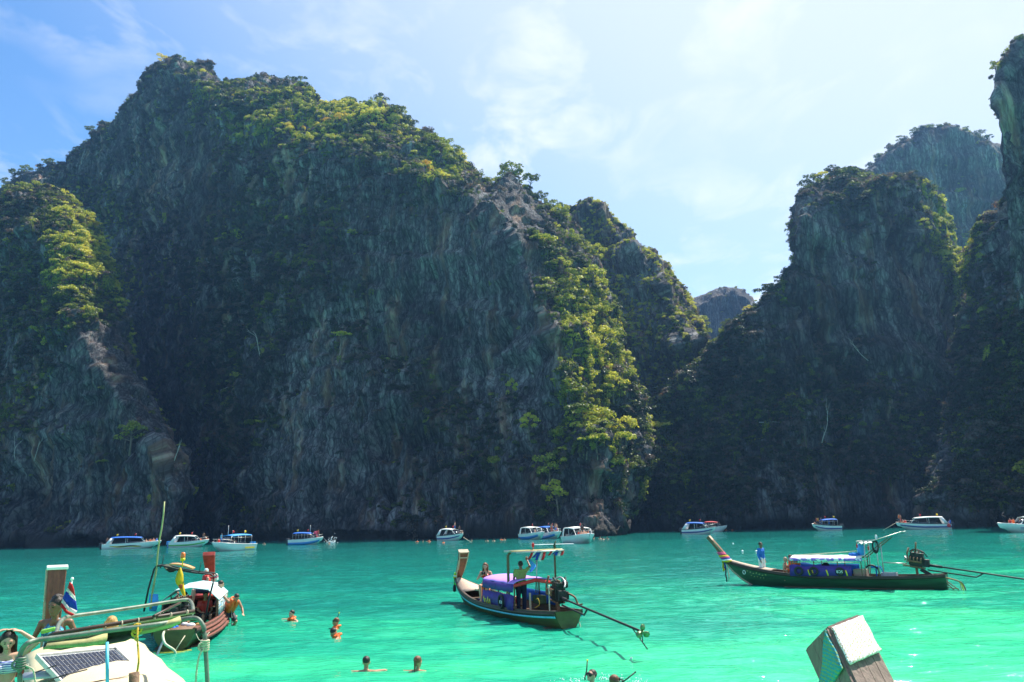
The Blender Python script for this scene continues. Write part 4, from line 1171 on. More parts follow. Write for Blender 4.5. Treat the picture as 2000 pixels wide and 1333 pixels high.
def clothe(J, kind, m, parent, voxel=.016, name=None, female=False, sleeve=1.0, grow=.014):
    s = MB(); V = {a: Vector(b) for a, b in J.items() if a not in ('head_rot', 'palm')}
    up = (V['neck'] - V['pelvis']).normalized(); acr = (V['shR'] - V['shL']).normalized()
    chest = V['pelvis'].lerp(V['neck'], .68); waist = V['pelvis'].lerp(V['neck'], .33)
    w = .82 if female else 1.0; g = grow
    fwd = up.cross(acr)
    if kind == 'shirt':
        for sg in (-1, 1):
            capsule(s, V['pelvis'] + acr * sg * .06, waist + acr * sg * .05 * w, .105 + g, .098 * w + g, 12)
            capsule(s, waist + acr * sg * .045 * w, chest + acr * sg * .075 * w, .095 * w + g, .105 * w + g, 12)
            capsule(s, chest + acr * sg * .075 * w, V['neck'] + acr * sg * .085 * w - up * .075, .10 * w + g, .06 + g * .6, 12)
            a, b, c_ = (('shL', 'elL', 'wrL') if sg < 0 else ('shR', 'elR', 'wrR'))
            capsule(s, V['neck'] - up * .06, V[a], .05 + g * .6, .052 + g)
            if sleeve <= 1: capsule(s, V[a], V[a].lerp(V[b], .55 * sleeve), .052 + g, .048 + g)
            else: capsule(s, V[a], V[b], .052 + g, .042 + g); capsule(s, V[b], V[b].lerp(V[c_], .85), .042 + g, .032 + g)
        nm = 'shirt'
    elif kind in ('shorts', 'trousers'):
        for sg in (-1, 1):
            capsule(s, V['pelvis'] + acr * sg * .06 + up * .06, V['pelvis'] + acr * sg * .07, .10 + g, .11 + g, 12)
            a, b, c_ = (('hpL', 'knL', 'anL') if sg < 0 else ('hpR', 'knR', 'anR'))
            if kind == 'shorts': capsule(s, V[a], V[a].lerp(V[b], .78), .093 + g, .078 + g)
            else: capsule(s, V[a], V[b], .093 + g, .062 + g); capsule(s, V[b], V[b].lerp(V[c_], .93), .062 + g, .052 + g)
        nm = kind
    elif kind == 'vest':
        for sg in (-1, 1):
            capsule(s, waist + acr * sg * .06 - up * .04, chest + acr * sg * .08, .125, .135, 12)
            capsule(s, chest + acr * sg * .08, V['neck'] + acr * sg * .10 - up * .03, .13, .07, 12)
            capsule(s, chest + acr * sg * .07 + fwd * .09, V['neck'] + acr * sg * .07 + fwd * .08, .06, .055)
        s.ring(V['neck'] + up * .02 - fwd * .03, .10, .035, 'Z', 18, 8, rotm=up.to_track_quat('Z', 'Y').to_matrix())
        nm = 'life_jacket'
    elif kind == 'bikini_top':
        for sg in (-1, 1):
            capsule(s, chest + acr * sg * .03 + fwd * .03 - up * .01, chest + acr * sg * .105 + fwd * .035 - up * .012, .075 + g, .062 + g)
            s.ball(chest + acr * sg * .07 + fwd * .078 - up * .01, .064 + g * .6)
            capsule(s, chest + acr * sg * .08 + fwd * .09 + up * .04, V['neck'] + acr * sg * .04, .010, .010)
            capsule(s, chest + acr * sg * .10 - fwd * .03 - up * .01, chest + acr * sg * .02 - fwd * .08 - up * .01, .028, .028)
        nm = 'bikini_top'
    elif kind == 'swimsuit':
        for sg in (-1, 1):
            capsule(s, V['pelvis'] + acr * sg * .062, waist + acr * sg * .047 * w, .112, .10 * w + g * .4, 12)
            capsule(s, waist + acr * sg * .045 * w, chest + acr * sg * .068 * w, .098 * w + g * .4, .104 * w + g * .4, 12)
            s.ball(chest + acr * sg * .07 + fwd * .078 - up * .01, .066 + g * .5)
            capsule(s, chest + acr * sg * .08 + fwd * .09 + up * .03, V['neck'] + acr * sg * .05, .022, .016)
        nm = 'swimsuit'
    elif kind == 'bikini_bottom':
        for sg in (-1, 1): capsule(s, V['pelvis'] + acr * sg * .02, V['pelvis'] + acr * sg * .09, .112, .098)
        nm = 'bikini_bottom'
    o = s.build(name or nm, m, parent); add_remesh(o, voxel)
    return o
def person(P, rz, J, skin, label, wear=(), hair=None, hairlen=0.0, tail=False, curly=0.0, female=False, voxel=.014, fingers=True, face=True, shades=False, group=None, scale=1.0):
    t = empty('person', P, rz, label, 'person', group)
    t.scale = (scale,) * 3
    o = body_mb(J, female, fingers=fingers).build('body', K[skin], t); add_remesh(o, voxel)
    if face: eyes(J, t, shades)
    if hair: hair_cap(J, K[hair], t, hairlen, tail, curly, max(voxel, .012))
    for kd, m in wear:
        sl = 1.0
        if kd == 'long_shirt': kd, sl = 'shirt', 2.0
        clothe(J, kd, K[m], t, max(voxel, .014), female=female, sleeve=sl)
    return t

# tiny far figures: one low mesh each, shared
def tiny_mesh(J, cols):
    skin, top, bottom, hair = cols
    s = MB(); V = {a: Vector(b) for a, b in J.items() if a not in ('head_rot', 'palm')}
    s.mi = 0
    s.ball(V['head'], 1, 8, 6, (.085, .1, .12)); capsule(s, V['neck'] - Vector((0, 0, .03)), V['head'], .05, .05, 6)
    for a, b, c_ in (('shL', 'elL', 'wrL'), ('shR', 'elR', 'wrR')): capsule(s, V[a], V[b], .05, .042, 6); capsule(s, V[b], V[c_], .042, .035, 6)
    for a, b, c_ in (('hpL', 'knL', 'anL'), ('hpR', 'knR', 'anR')): capsule(s, V[b], V[c_], .06, .04, 6)
    s.mi = 1; acr = Vector((1, 0, 0))
    for sg in (-1, 1): capsule(s, V['pelvis'].lerp(V['neck'], .2) + acr * sg * .06, V['pelvis'].lerp(V['neck'], .8) + acr * sg * .08, .115, .12, 8)
    s.mi = 2
    for a, b in (('hpL', 'knL'), ('hpR', 'knR')): capsule(s, V[a], V[b], .105, .07, 6)
    s.mi = 3; s.ball(V['head'] + Vector((0, -.02, .035)), 1, 8, 6, (.093, .1, .105))
    bmesh.ops.recalc_face_normals(s.bm, faces=s.bm.faces)
    me = bpy.data.meshes.new('tourist'); s.bm.to_mesh(me); s.bm.free()
    for c_ in cols: me.materials.append(K[c_])
    return me
TINY = {}
def tiny(P, rz, kind, cols, label, group=None):
    k = (kind, cols)
    if k not in TINY:
        J = {'stand': stand_pose(), 'sit': sit_pose(), 'lean': stand_pose(elR=(.34, .1, 1.5), wrR=(.30, .2, 1.72), hdR=(.3, .2, 1.8)), 'crouch': sit_pose(knL=(-.14, .3, .35), knR=(.14, .3, .35), anL=(-.12, .32, -.05), anR=(.12, .32, -.05))}[kind]
        TINY[k] = tiny_mesh(J, cols)
    o = bpy.data.objects.new('person', TINY[k]); C.objects.link(o); o.location = P; o.rotation_euler = (0, 0, rz)
    tag(o, label, 'person', group)
    return o
# ================================================================== speedboats
def speedboat(px, py, Wpx, psi, label, left=False, canopy='blue_can', stripe=None, hullmat='white', arch='raked', beam=2.7, D=None, top_h=1.0, engines=3, rail=True,
              graphic=None, text=None, sunk=0.0, lower=None, flags=(('thai_red', .8), ('yellow_cloth', .2)), mast=False, L=None, curtain=False):
    """psi: degrees the bow is turned towards the viewer from a plain side view"""
    W = at(px, py)
    if D: d = ray(px, py); W = Vector((d.x / d.y * D, D, 0))
    D_ = W.y; a = R(psi)
    wm = Wpx * D_ / FPX
    if L is None: L = max(5.5, (wm - beam * abs(math.sin(a))) / max(abs(math.cos(a)), .2))
    # heading from the line of sight
    view = math.atan2(W.x, W.y)
    ang = (-a if not left else PI + a) - view          # angle of the bow from world +X
    t = empty('speedboat', W, ang, label, 'speedboat', 'speedboats anchored in the lagoon')
    hb = beam / 2
    # hull: stations from stern to bow; section points keel, chine, sheer
    st = 15; rows = []; sheerpts = []; chinepts = []
    def sec(u):
        b = hb * (1 if u < .55 else math.sqrt(max(0, 1 - ((u - .55) / .45) ** 2.3))) * (.94 + .06 * min(1, u * 4))
        b = max(b, .03)
        sheer = .95 + .45 * u ** 2.2
        keel = -.35 + (1.25 * max(0, (u - .68) / .32) ** 2.2 if u > .68 else 0)
        chine = -.02 + .75 * max(0, (u - .45) / .55) ** 1.8
        cb = b * (.86 if u < .6 else .86 - .35 * (u - .6) / .4)
        return b, sheer, min(keel, sheer - .05), min(chine, sheer - .04), cb
    for i in range(st + 1):
        u = i / st; x = -L / 2 + L * u
        b, sh, ke, ch, cb = sec(u); xx = x
        row = [(xx, -b, sh), (xx, -b * .99, sh - .14), (xx - .05 * u, -(b + cb) / 2, (sh + ch) / 2), (xx - .25 * u ** 3, -cb, ch), (xx - .5 * u ** 3, 0, ke),
               (xx - .25 * u ** 3, cb, ch), (xx - .05 * u, (b + cb) / 2, (sh + ch) / 2), (xx, b * .99, sh - .14), (xx, b, sh)]
        rows.append(row); sheerpts.append((xx, b, sh)); chinepts.append(((xx - .02, (b + cb) / 2 + .012, (sh + ch) / 2 + .06), (xx - .1 * u, cb * .4 + b * .6 + .012, sh * .28 + ch * .72)))
    s = MB(); s.loft(rows)
    s._f([v for v in [s.bm.verts.new(Vector(p)) for p in rows[0]]][::-1])
    s.build('hull', K[hullmat], t)
    # deck and inner sole
    s = MB(); dk = []
    for i in range(st + 1):
        x, b, sh = sheerpts[i]; u = i / st
        z = sh - (.0 if u > .72 else .45)
        dk.append([(x, -b * (.99 if u > .72 else .88), z), (x, 0, z + (.08 if u > .72 else 0)), (x, b * (.99 if u > .72 else .88), z)])
    s.loft(dk); s.build('deck', K['white'], t)
    s = MB()
    for sg in (-1, 1):
        s.tube([(x, sg * b, sh) for x, b, sh in sheerpts], .055, 6)
    s.build('rub_rail', K['dark'] if hullmat == 'white' and stripe == 'navy' else K['white'], t)
    if stripe:
        s = MB()
        for sg in (-1, 1):
            A = []
            for (p, q) in chinepts[:-1]:
                A.append([(p[0], sg * (p[1] + .01), p[2]), (q[0], sg * (q[1] + .01), q[2] + .02)])
            s.sheet(A, .012)
        s.build('stripe', K[stripe], t)
    if lower:
        s = MB()
        for sg in (-1, 1):
            A = []
            for i in range(st):
                u = i / st; x = -L / 2 + L * u; b, sh, ke, ch, cb = sec(u)
                A.append([(x - .05 * u, sg * ((b + cb) / 2 + .012), (sh + ch) / 2), (x - .25 * u ** 3, sg * (cb + .012), ch)])
            s.sheet(A, .012)
        s.build('lower_hull_band', K[lower], t)
    # cabin canopy: a roof on raked side frames
    x0, x1 = -L * .36, L * .16
    ch_ = .95 + top_h + .25
    rf = []
    for i in range(7):
        u = i / 6; x = x0 + (x1 - x0) * u + .0
        z = ch_ + .10 * math.sin(u * PI) - (.10 * u)
        rf.append([(x, -hb * .86, z - .12), (x, -hb * .80, z), (x, 0, z + .10), (x, hb * .80, z), (x, hb * .86, z - .12)])
    s = MB(); s.sheet(rf, .07); s.build('canopy', K[canopy], t)
    fm = 'white' if arch == 'raked' else 'steel'
    for sg in (-1, 1):
        y = sg * hb * .86
        def piece(f): s = MB(); f(s); s.build('canopy_frame', K[fm], t)
        if arch == 'raked':
            piece(lambda s: s.sheet([[(x0 - .9, y * 1.05, .95), (x0 - .15, y * 1.05, .95)], [(x0 - .05, y, ch_ - .1), (x0 + .35, y, ch_ - .1)]], .09))
            piece(lambda s: s.bar((x1 - .05, y, ch_ - .15), (x1 + .8, y * .92, 1.1), .07))
            piece(lambda s: s.bar(((x0 + x1) / 2, y, ch_ - .12), ((x0 + x1) / 2, y, .95), .05))
        else:
            for k in range(4):
                xx = x0 + (x1 - x0) * k / 3; piece(lambda s: s.tube([(xx, y, ch_ - .1), (xx + (.35 if k == 3 else 0), y, .9)], .03, 6))
            piece(lambda s: s.tube([(x0, y, ch_ - .35), (x1, y, ch_ - .35)], .02, 6))
    s = MB(); s.sheet([[(x1 + .75, -hb * .78, 1.18), (x1 + .95, 0, 1.2), (x1 + .75, hb * .78, 1.18)], [(x1 + .15, -hb * .76, ch_ - .35), (x1 + .3, 0, ch_ - .3), (x1 + .15, hb * .76, ch_ - .35)]], .02)
    for sg in (-1, 1):
        s.sheet([[(x0 + 1.0, sg * hb * .88, .98), (x1 + .7, sg * hb * .88, 1.02)], [(x0 + 1.0, sg * hb * .87, 1.30), (x1 + .35, sg * hb * .84, 1.42)]], .02)
    s.build('windscreen', K['glass'], t)
    for k in range(4):
        xx = x0 + .5 + (x1 - x0 - .8) * k / 3
        for sg in (-1, 1): s = MB(); s.box((xx, sg * hb * .55, .82), (.35, hb * .6, .5)); s.build('seat', K['dark'] if psi < 60 else K['navy'], t)
    s = MB(); s.box((x1, 0, .9), (.5, hb * 1.1, .75)); s.build('helm_console', K['white'], t)
    if curtain:
        s = MB()
        for sg in (-1, 1): s.sheet([[(x0 + .1, sg * hb * .87, ch_ - .15), (x0 + 1.1, sg * hb * .87, ch_ - .15)], [(x0, sg * hb * .9, 1.0), (x0 + 1.0, sg * hb * .9, 1.0)]], .03)
        s.build('side_curtain', K['steel'], t)
    for k in range(engines):
        y = (k - (engines - 1) / 2) * .62
        s = MB(); s.box((-L / 2 - .32, y, .95), (.55, .42, .62), taper=.75); s.box((-L / 2 - .32, y, .62), (.5, .38, .14)); s.bar((-L / 2 - .30, y, .6), (-L / 2 - .36, y, -.3), .16, .2); s.bar((-L / 2 - .1, y, .6), (-L / 2 + .06, y, .7), .3, .12)
        s.build('outboard_engine', K['blue_s'] if canopy == 'lblue_can' or stripe == 'green_s' else K['dark'], t, bevel=.05)
    if rail:
        s = MB(); pts = []
        for i in range(9, st):
            x, b, sh = sheerpts[i]; pts.append((x - .05, b * .93, sh + .5)); 
            if i % 2: s.tube([(x - .05, b * .93, sh + .5), (x, b * .95, sh)], .016, 5); s.tube([(x - .05, -b * .93, sh + .5), (x, -b * .95, sh)], .016, 5)
        loop = pts + [(sheerpts[st][0] - .1, 0, sheerpts[st][2] + .5)] + [(x, -y, z) for x, y, z in pts[::-1]]
        s.tube(loop, .02, 6); s.build('bow_rail', K['steel'], t)
    for m_, u in flags:
        x = x0 + (x1 - x0) * u; s = MB(); s.tube([(x, hb * .3, ch_), (x, hb * .3, ch_ + .75)], .014, 5)
        fl = s.build('flag_staff', K['steel'], t)
        s = MB(); s.sheet([[(x, hb * .3, ch_ + .72), (x, hb * .3, ch_ + .38)], [(x - .18, hb * .3 + .05, ch_ + .68), (x - .16, hb * .3 + .04, ch_ + .34)], [(x - .34, hb * .3 - .02, ch_ + .60), (x - .30, hb * .3, ch_ + .3)]], .012)
        s.build('flag', K[m_], fl)
    if mast:
        s = MB(); s.tube([(x1 - .3, 0, ch_), (x1 - .3, 0, ch_ + 1.5)], .03, 6); s.build('mast', K['white'], t)
    if graphic:
        m1, m2 = graphic
        for sg in (-1, 1):
            s = MB(); A = []
            for i in range(2, 11):
                p, q = chinepts[i]; ph = i / 11
                w = .05 + .13 * math.sin(PI * (i - 2) / 9)
                zc = .5 + .07 * math.sin(i * 1.1)
                A.append([(p[0], sg * (p[1] + .012), zc + w), (q[0], sg * (q[1] + .022), zc - w)])
            s.sheet(A, .015); s.build('hull_graphic', K[m1], t)
            s = MB(); A = [[(a_[0][0] + .15, a_[0][1] + sg * .008, a_[0][2] - .05), (a_[1][0] + .15, a_[1][1] + sg * .008, a_[1][2] + .09)] for a_ in A]
            s.sheet(A, .012); s.build('hull_graphic', K[m2], t)
    if text:
        for sg in (-1, 1):
            text_part('lettering', text[0], text[1], (L * text[2], sg * hb * 1.02, .62), (PI / 2, 0, 0 if sg < 0 else PI), K[text[3]], t, .02)
    t['_L'] = L
    return t, L, ang, W
def crew(boat, specs, name):
    t, L, ang, W = boat
    ca, sa = math.cos(ang), math.sin(ang)
    for i, (u, y, z, kind, cols, lab) in enumerate(specs):
        x = u * L
        P = (W.x + x * ca - y * sa, W.y + x * sa + y * ca, z)
        tiny(P, rnd.uniform(0, 6.28), kind, cols, lab + ' ' + name, 'tourists on the speedboats')
VO = ('skin_l', 'orange', 'navy_cloth', 'hair_d'); VR = ('skin_m', 'red_s', 'dark', 'hair_d'); SK = ('skin_l', 'skin_l', 'blue_cloth', 'hair_b'); DK = ('skin_d', 'skin_d', 'navy_cloth', 'hair_d')
BL = ('skin_m', 'blue_cloth', 'blue_cloth', 'hair_d'); YE = ('skin_m', 'yellow_cloth', 'navy_cloth', 'hair_d'); WH = ('skin_l', 'white_cloth', 'white_cloth', 'hair_f'); SM = ('skin_m', 'skin_m', 'red_s', 'hair_d')
b = speedboat(258, 1067, 104, 8, 'long pale speedboat with blue canopy and yellow black wave on its side, leftmost of all', graphic=('yellow_s', 'dark'), rail=False, D=166)
crew(b, [(.20,.5,.75,'sit',VO,'seated orange vested tourist amidships'),(.24,-.4,.95,'sit',SK,'bare shouldered tourist beside the orange vest'),(.28,.6,.9,'sit',SM,'tanned tourist in the group of the foredeck'),(.32,-.2,1.0,'sit',VO,'orange vested tourist right of the others'),(.36,.3,1.1,'sit',SK,'pale tourist sitting close to the bow'),(.42,0,1.2,'crouch',BL,'blue dressed figure crouching at the very bow'),(-.44,.5,.6,'stand',DK,'dark figure standing over the engines')], 'of the leftmost speedboat')
b = speedboat(370, 1065, 74, 14, 'white speedboat with a white hardtop and a green stripe, second from the left', canopy='white_can', stripe='green_s', rail=True, D=166)
crew(b, [(.14,.4,.8,'sit',VO,'orange vested passenger behind the windscreen'),(.22,-.4,.9,'sit',VR,'red vested passenger on the foredeck'),(.27,.3,.95,'sit',VO,'second orange vest on the foredeck'),(.36,0,1.15,'stand',DK,'dark figure standing at the bow'),(.42,.2,1.2,'crouch',SM,'crouching figure holding the bow rail')], 'of the green striped speedboat')
b = speedboat(453, 1078, 82, 38, 'white speedboat with a bright blue flat awning and yellow marks near the stern', left=True, canopy='lblue_can', arch='poles', beam=3.0, mast=True, engines=2, graphic=None, top_h=1.15, L=7.2, D=128)
s = MB()
for sg in (-1, 1):
    for k in range(6): s.box((-2.9 + k * .3, sg * 1.5, .42), (.22, .03, .24), (0, .3, 0))
s.build('yellow_marks', K['yellow_s'], b[0])
crew(b, [(.40,.5,1.2,'crouch',VR,'red vested tourist crouching at the bow'),(.22,-.6,1.0,'stand',('skin_d','sky_blue','blue_cloth','hair_d'),'light blue crewman standing before the awning'),(.05,.5,.8,'sit',SK,'pale tourist under the front of the awning'),(.0,-.3,.8,'sit',SM,'tanned tourist under the middle of the awning'),(-.06,.2,.8,'sit',VO,'orange vested tourist deeper under the awning')], 'of the light blue awning speedboat')
b = speedboat(598, 1062, 68, 14, 'speedboat with white and blue hull and a blue canopy, swimmers splashing off its bow', arch='poles', lower='blue_s', mast=True, D=160)
crew(b, [(.30,.3,1.05,'stand',('skin_m','pink_cloth','pink_cloth','hair_d'),'pink dressed tourist standing forward'),(.36,-.2,1.1,'stand',VR,'red vested tourist standing at the bow'),(.25,.0,1.0,'stand',('skin_m','pink_cloth','dark','hair_d'),'second pink top on the foredeck'),(.10,.5,.8,'sit',SM,'seated tourist under the canopy edge')], 'of the blue bottomed speedboat')
b = speedboat(882, 1059, 56, 34, 'pale speedboat with a low white roof and two people standing on its bow', canopy='white_can', stripe='navy', D=165)
crew(b, [(.10,.4,1.9,'stand',SK,'pale tourist standing high on the cabin front'),(.34,0,1.2,'stand',DK,'dark tourist standing on the foredeck'),(.2,-.5,1.0,'sit',SM,'tanned tourist sitting on the coaming'),(.15,.6,.9,'sit',VO,'orange vest behind the windscreen'),(.45,0,1.25,'crouch',SM,'figure leaning out over the stem')], 'of the low roofed speedboat')
b = speedboat(1041, 1055, 32, 68, 'front facing speedboat with white roof and blue lower hull, left of its twin', canopy='white_can', lower='blue_s', L=9, D=156, flags=(('thai_red', .5),))
crew(b, [(.1,.3,1.0,'sit',SM,'tanned tourist behind the windscreen'),(.25,-.5,1.1,'sit',SK,'pale tourist on the foredeck')], 'of the white roofed twin')
b = speedboat(1073, 1055, 32, 66, 'front facing speedboat with blue roof and blue lower hull, right of its twin', canopy='blue_can', lower='blue_s', L=9, D=158, flags=(('thai_red', .5), ('thai_red', .9)))
crew(b, [(.25,.6,1.1,'stand',SM,'tanned tourist on the foredeck'),(.3,.2,1.15,'stand',SK,'pale tourist in the row on the foredeck'),(.33,-.2,1.15,'stand',DK,'dark tourist in the row on the foredeck'),(.28,-.6,1.1,'stand',SM,'last tourist in the row on the foredeck')], 'of the blue roofed twin')
b = speedboat(1132, 1066, 42, 72, 'white speedboat coming straight at the viewer with a man on its roof', canopy='white_can', L=9.5, D=121, beam=3.0, flags=(('thai_red', .6),), engines=2)
crew(b, [(.16,-.1,1.95,'crouch',('skin_d','dark','dark','hair_d'),'dark dressed man crouching high above the windscreen'),(.2,.7,1.0,'sit',VO,'orange vested tourist at the left of the windscreen'),(.24,.35,1.0,'sit',SM,'tanned tourist at the windscreen'),(.24,-.4,1.0,'sit',SK,'pale tourist on the foredeck'),(.22,-.8,1.0,'sit',VR,'red vested tourist at the right side'),(.3,-.2,1.1,'sit',SK,'pale tourist nearest the stem')], 'of the speedboat heading for the viewer')
s = MB(); s.sheet([[(.6 - 1.1 * i, y, .03) for y in (-.5 - .06 * i, .5 + .06 * i)] for i in range(6) for k in (0,)], .03)
wk = s.build('wake', K['foam'], None); wk.location = at(1112, 1065) + Vector((0, 0, .13)); wk.rotation_euler = (0, 0, .0); tag(wk, 'white wake trailing left of the approaching speedboat', kind='stuff')
b = speedboat(1396, 1037, 34, 12, 'small boat with a red awning mostly hidden behind another speedboat', canopy='red_can', arch='poles', D=184, rail=False, flags=())
b = speedboat(1366, 1042, 66, 12, 'speedboat in the shade with a blue canopy and dark stripe, below the right mountain', stripe='navy', D=166)
b = speedboat(1614, 1032, 56, 16, 'small white speedboat in the shade with people crowded at its left end', left=True, canopy='blue_can', arch='poles', stripe='navy', D=168, rail=False)
crew(b, [(.34,.3,1.0,'stand',VR,'red vested tourist nearest the stem'),(.26,-.2,1.0,'stand',YE,'tall yellow shirted man standing'),(.18,.3,.95,'stand',BL,'blue shirted tourist beside the yellow shirt'),(.05,0,.9,'sit',DK,'dark tourist sitting amidships'),(-.1,.3,.8,'stand',BL,'blue shirted tourist under the canopy'),(.40,-.2,1.1,'sit',SM,'tanned tourist sitting on the foredeck')], 'of the crowded speedboat')
b = speedboat(1803, 1027, 96, 8, 'long white speedboat with a dark navy side and white hardtop, in the shade', left=True, canopy='white_can', stripe='navy', D=158, graphic=None)
s = MB()
for sg in (-1, 1): s.ball((-4.2, sg * 1.42, .62), 1, 12, 8, (.34, .04, .34))
s.build('red_emblem', K['red_s'], b[0])
s = MB(); s.tube([(b[1] / 2, 0, 1.3), (b[1] / 2 + 2.6, .3, -.1)], .04, 5); s.build('anchor_rope', K['rope'], b[0])
crew(b, [(.44,.2,1.25,'stand',VO,'orange vested tourist standing at the stem'),(.40,-.3,1.2,'stand',SM,'tanned tourist standing beside the orange vest'),(.36,.3,1.15,'sit',VO,'seated orange vest on the foredeck'),(.32,-.2,1.1,'sit',VR,'red vested tourist sitting farther back'),(-.5,.2,1.0,'crouch',BL,'blue figure at the engines')], 'of the navy sided speedboat')
b = speedboat(2022, 1040, 120, 22, 'large speedboat cut off by the right edge of the view with pale green sides', left=True, canopy='white_can', D=118, beam=3.2, L=9.5, text=('ZB 8', .42, .22, 'navy'), flags=(), rail=False)
crew(b, [(.34,.4,1.2,'sit',VR,'red vested tourist sitting on the foredeck'),(.28,.0,1.2,'sit',VO,'orange vested tourist on the foredeck'),(.25,-.5,1.15,'sit',('skin_m','yellow_cloth','yellow_cloth','hair_d'),'tourist with the yellow vest'),(.2,.4,1.1,'sit',SK,'pale tourist beside the cabin')], 'of the speedboat at the right edge')
s = MB(); L_ = b[1]
s.tube([(L_ * .42, .3, 1.35), (L_ * .44, .35, 2.5), (L_ * .40, .2, 2.9)], .035, 6); s.tube([(L_ * .42, .3, 1.35), (L_ * .38, .3, 2.2), (L_ * .44, .3, 2.5)], .03, 6)
s.build('bow_ladder', K['dark'], b[0])
# bow ropes
for px0, py0, px1, py1, D0, lab in ((905,1050,921,1060,160,'mooring rope slanting from the low roofed speedboat into the water'),(630,1049,641,1061,180,'mooring rope slanting from the blue bottomed speedboat'),(406,1056,414,1062,180,'short rope between the green striped speedboat and the water')):
    s = MB(); s.tube([atY(px0, py0, D0), at(px1, py1, 0)], .05, 5); tag(s.build('mooring_rope', K['rope'], None), lab, 'rope')
s = MB()
g = random.Random(8)
for _ in range(60): s.ball((g.gauss(0, .5), g.gauss(0, .3), abs(g.gauss(0, .5))), g.uniform(.03, .12), 6, 4)
sp_ = s.build('splash', K['foam'], None); sp_.location = at(648, 1061); tag(sp_, 'white splash where a swimmer jumped in beside the blue bottomed speedboat', kind='stuff')
# heads of far swimmers
i = 0
for px, py, vest, lab in ((815,1059,1,'far swimmer in orange leftmost of the row before the main wall'),(826,1059,0,'far swimmer second in the row before the main wall'),(838,1058,1,'far swimmer in an orange vest just left of the low roofed speedboat'),(866,1061,1,'far swimmer under the hull of the low roofed speedboat'),
   (921,1057,0,'far swimmer at the end of the slanting mooring rope'),(951,1057,0,'lone far swimmer between rope and twin boats'),(964,1057,0,'far swimmer beside the lone one'),(979,1055,1,'far swimmer of the close pair, left'),(985,1055,0,'far swimmer of the close pair, right'),(1015,1054,0,'far swimmer just left of the twin boats'),
   (1160,1053,0,'far swimmer right of the approaching speedboat'),(1172,1053,0,'far swimmer in the middle right of the approaching speedboat'),(1177,1054,0,'far swimmer touching the next head'),(1186,1053,0,'far swimmer farthest right of the approaching speedboat'),
   (1418,1036,1,'orange vested swimmer in the shade beside the red awning'),(1430,1036,1,'second orange vested swimmer in the shade'),(1890,1023,1,'orange vested swimmer in front of the tower'),(1900,1023,1,'right hand orange vested swimmer in front of the tower'),(643,1062,0,'far swimmer below the splash'),(516,1063,0,'far swimmer left of the blue bottomed speedboat')):
    P = at(px, py); s = MB(); s.mi = 0
    s.ball((0, 0, .16), 1, 8, 6, (.10, .12, .14)); capsule(s, (-.24, 0, -.02), (.24, 0, -.02), .09, .09, 6); capsule(s, (.2, 0, -.02), (.5, .15, -.03), .045, .035, 6)
    s.mi = 1; s.ball((0, -.02, .20), 1, 8, 6, (.11, .12, .12))
    if vest: s.mi = 2; s.ring((0, 0, .03), .17, .08, 'Z', 12, 6)
    me_o = s.build('swimmer', [K['skin_m'], K['hair_d'], K['orange']], None); me_o.location = P; me_o.rotation_euler = (0, 0, rnd.random() * 6); me_o.scale = (1.5,) * 3 if False else (1.15,) * 3
    tag(me_o, lab, 'person', 'swimmers by the far speedboats')
for px, py, lab in ((1432,1063,'small white buoy nearest the raised prow of the right boat'),(1450,1078,'white buoy left of the standing man in blue'),(1477,1078,'white buoy just left of the standing man in blue'),(1233,1287,'tiny white float on the bright green water at the bottom')):
    s = MB(); s.ball((0, 0, .03), .11, 10, 7); o = s.build('buoy', K['white'], None); o.location = at(px, py); o.scale = (1,) * 3 if py < 1200 else (.3,) * 3; tag(o, lab, 'buoy')
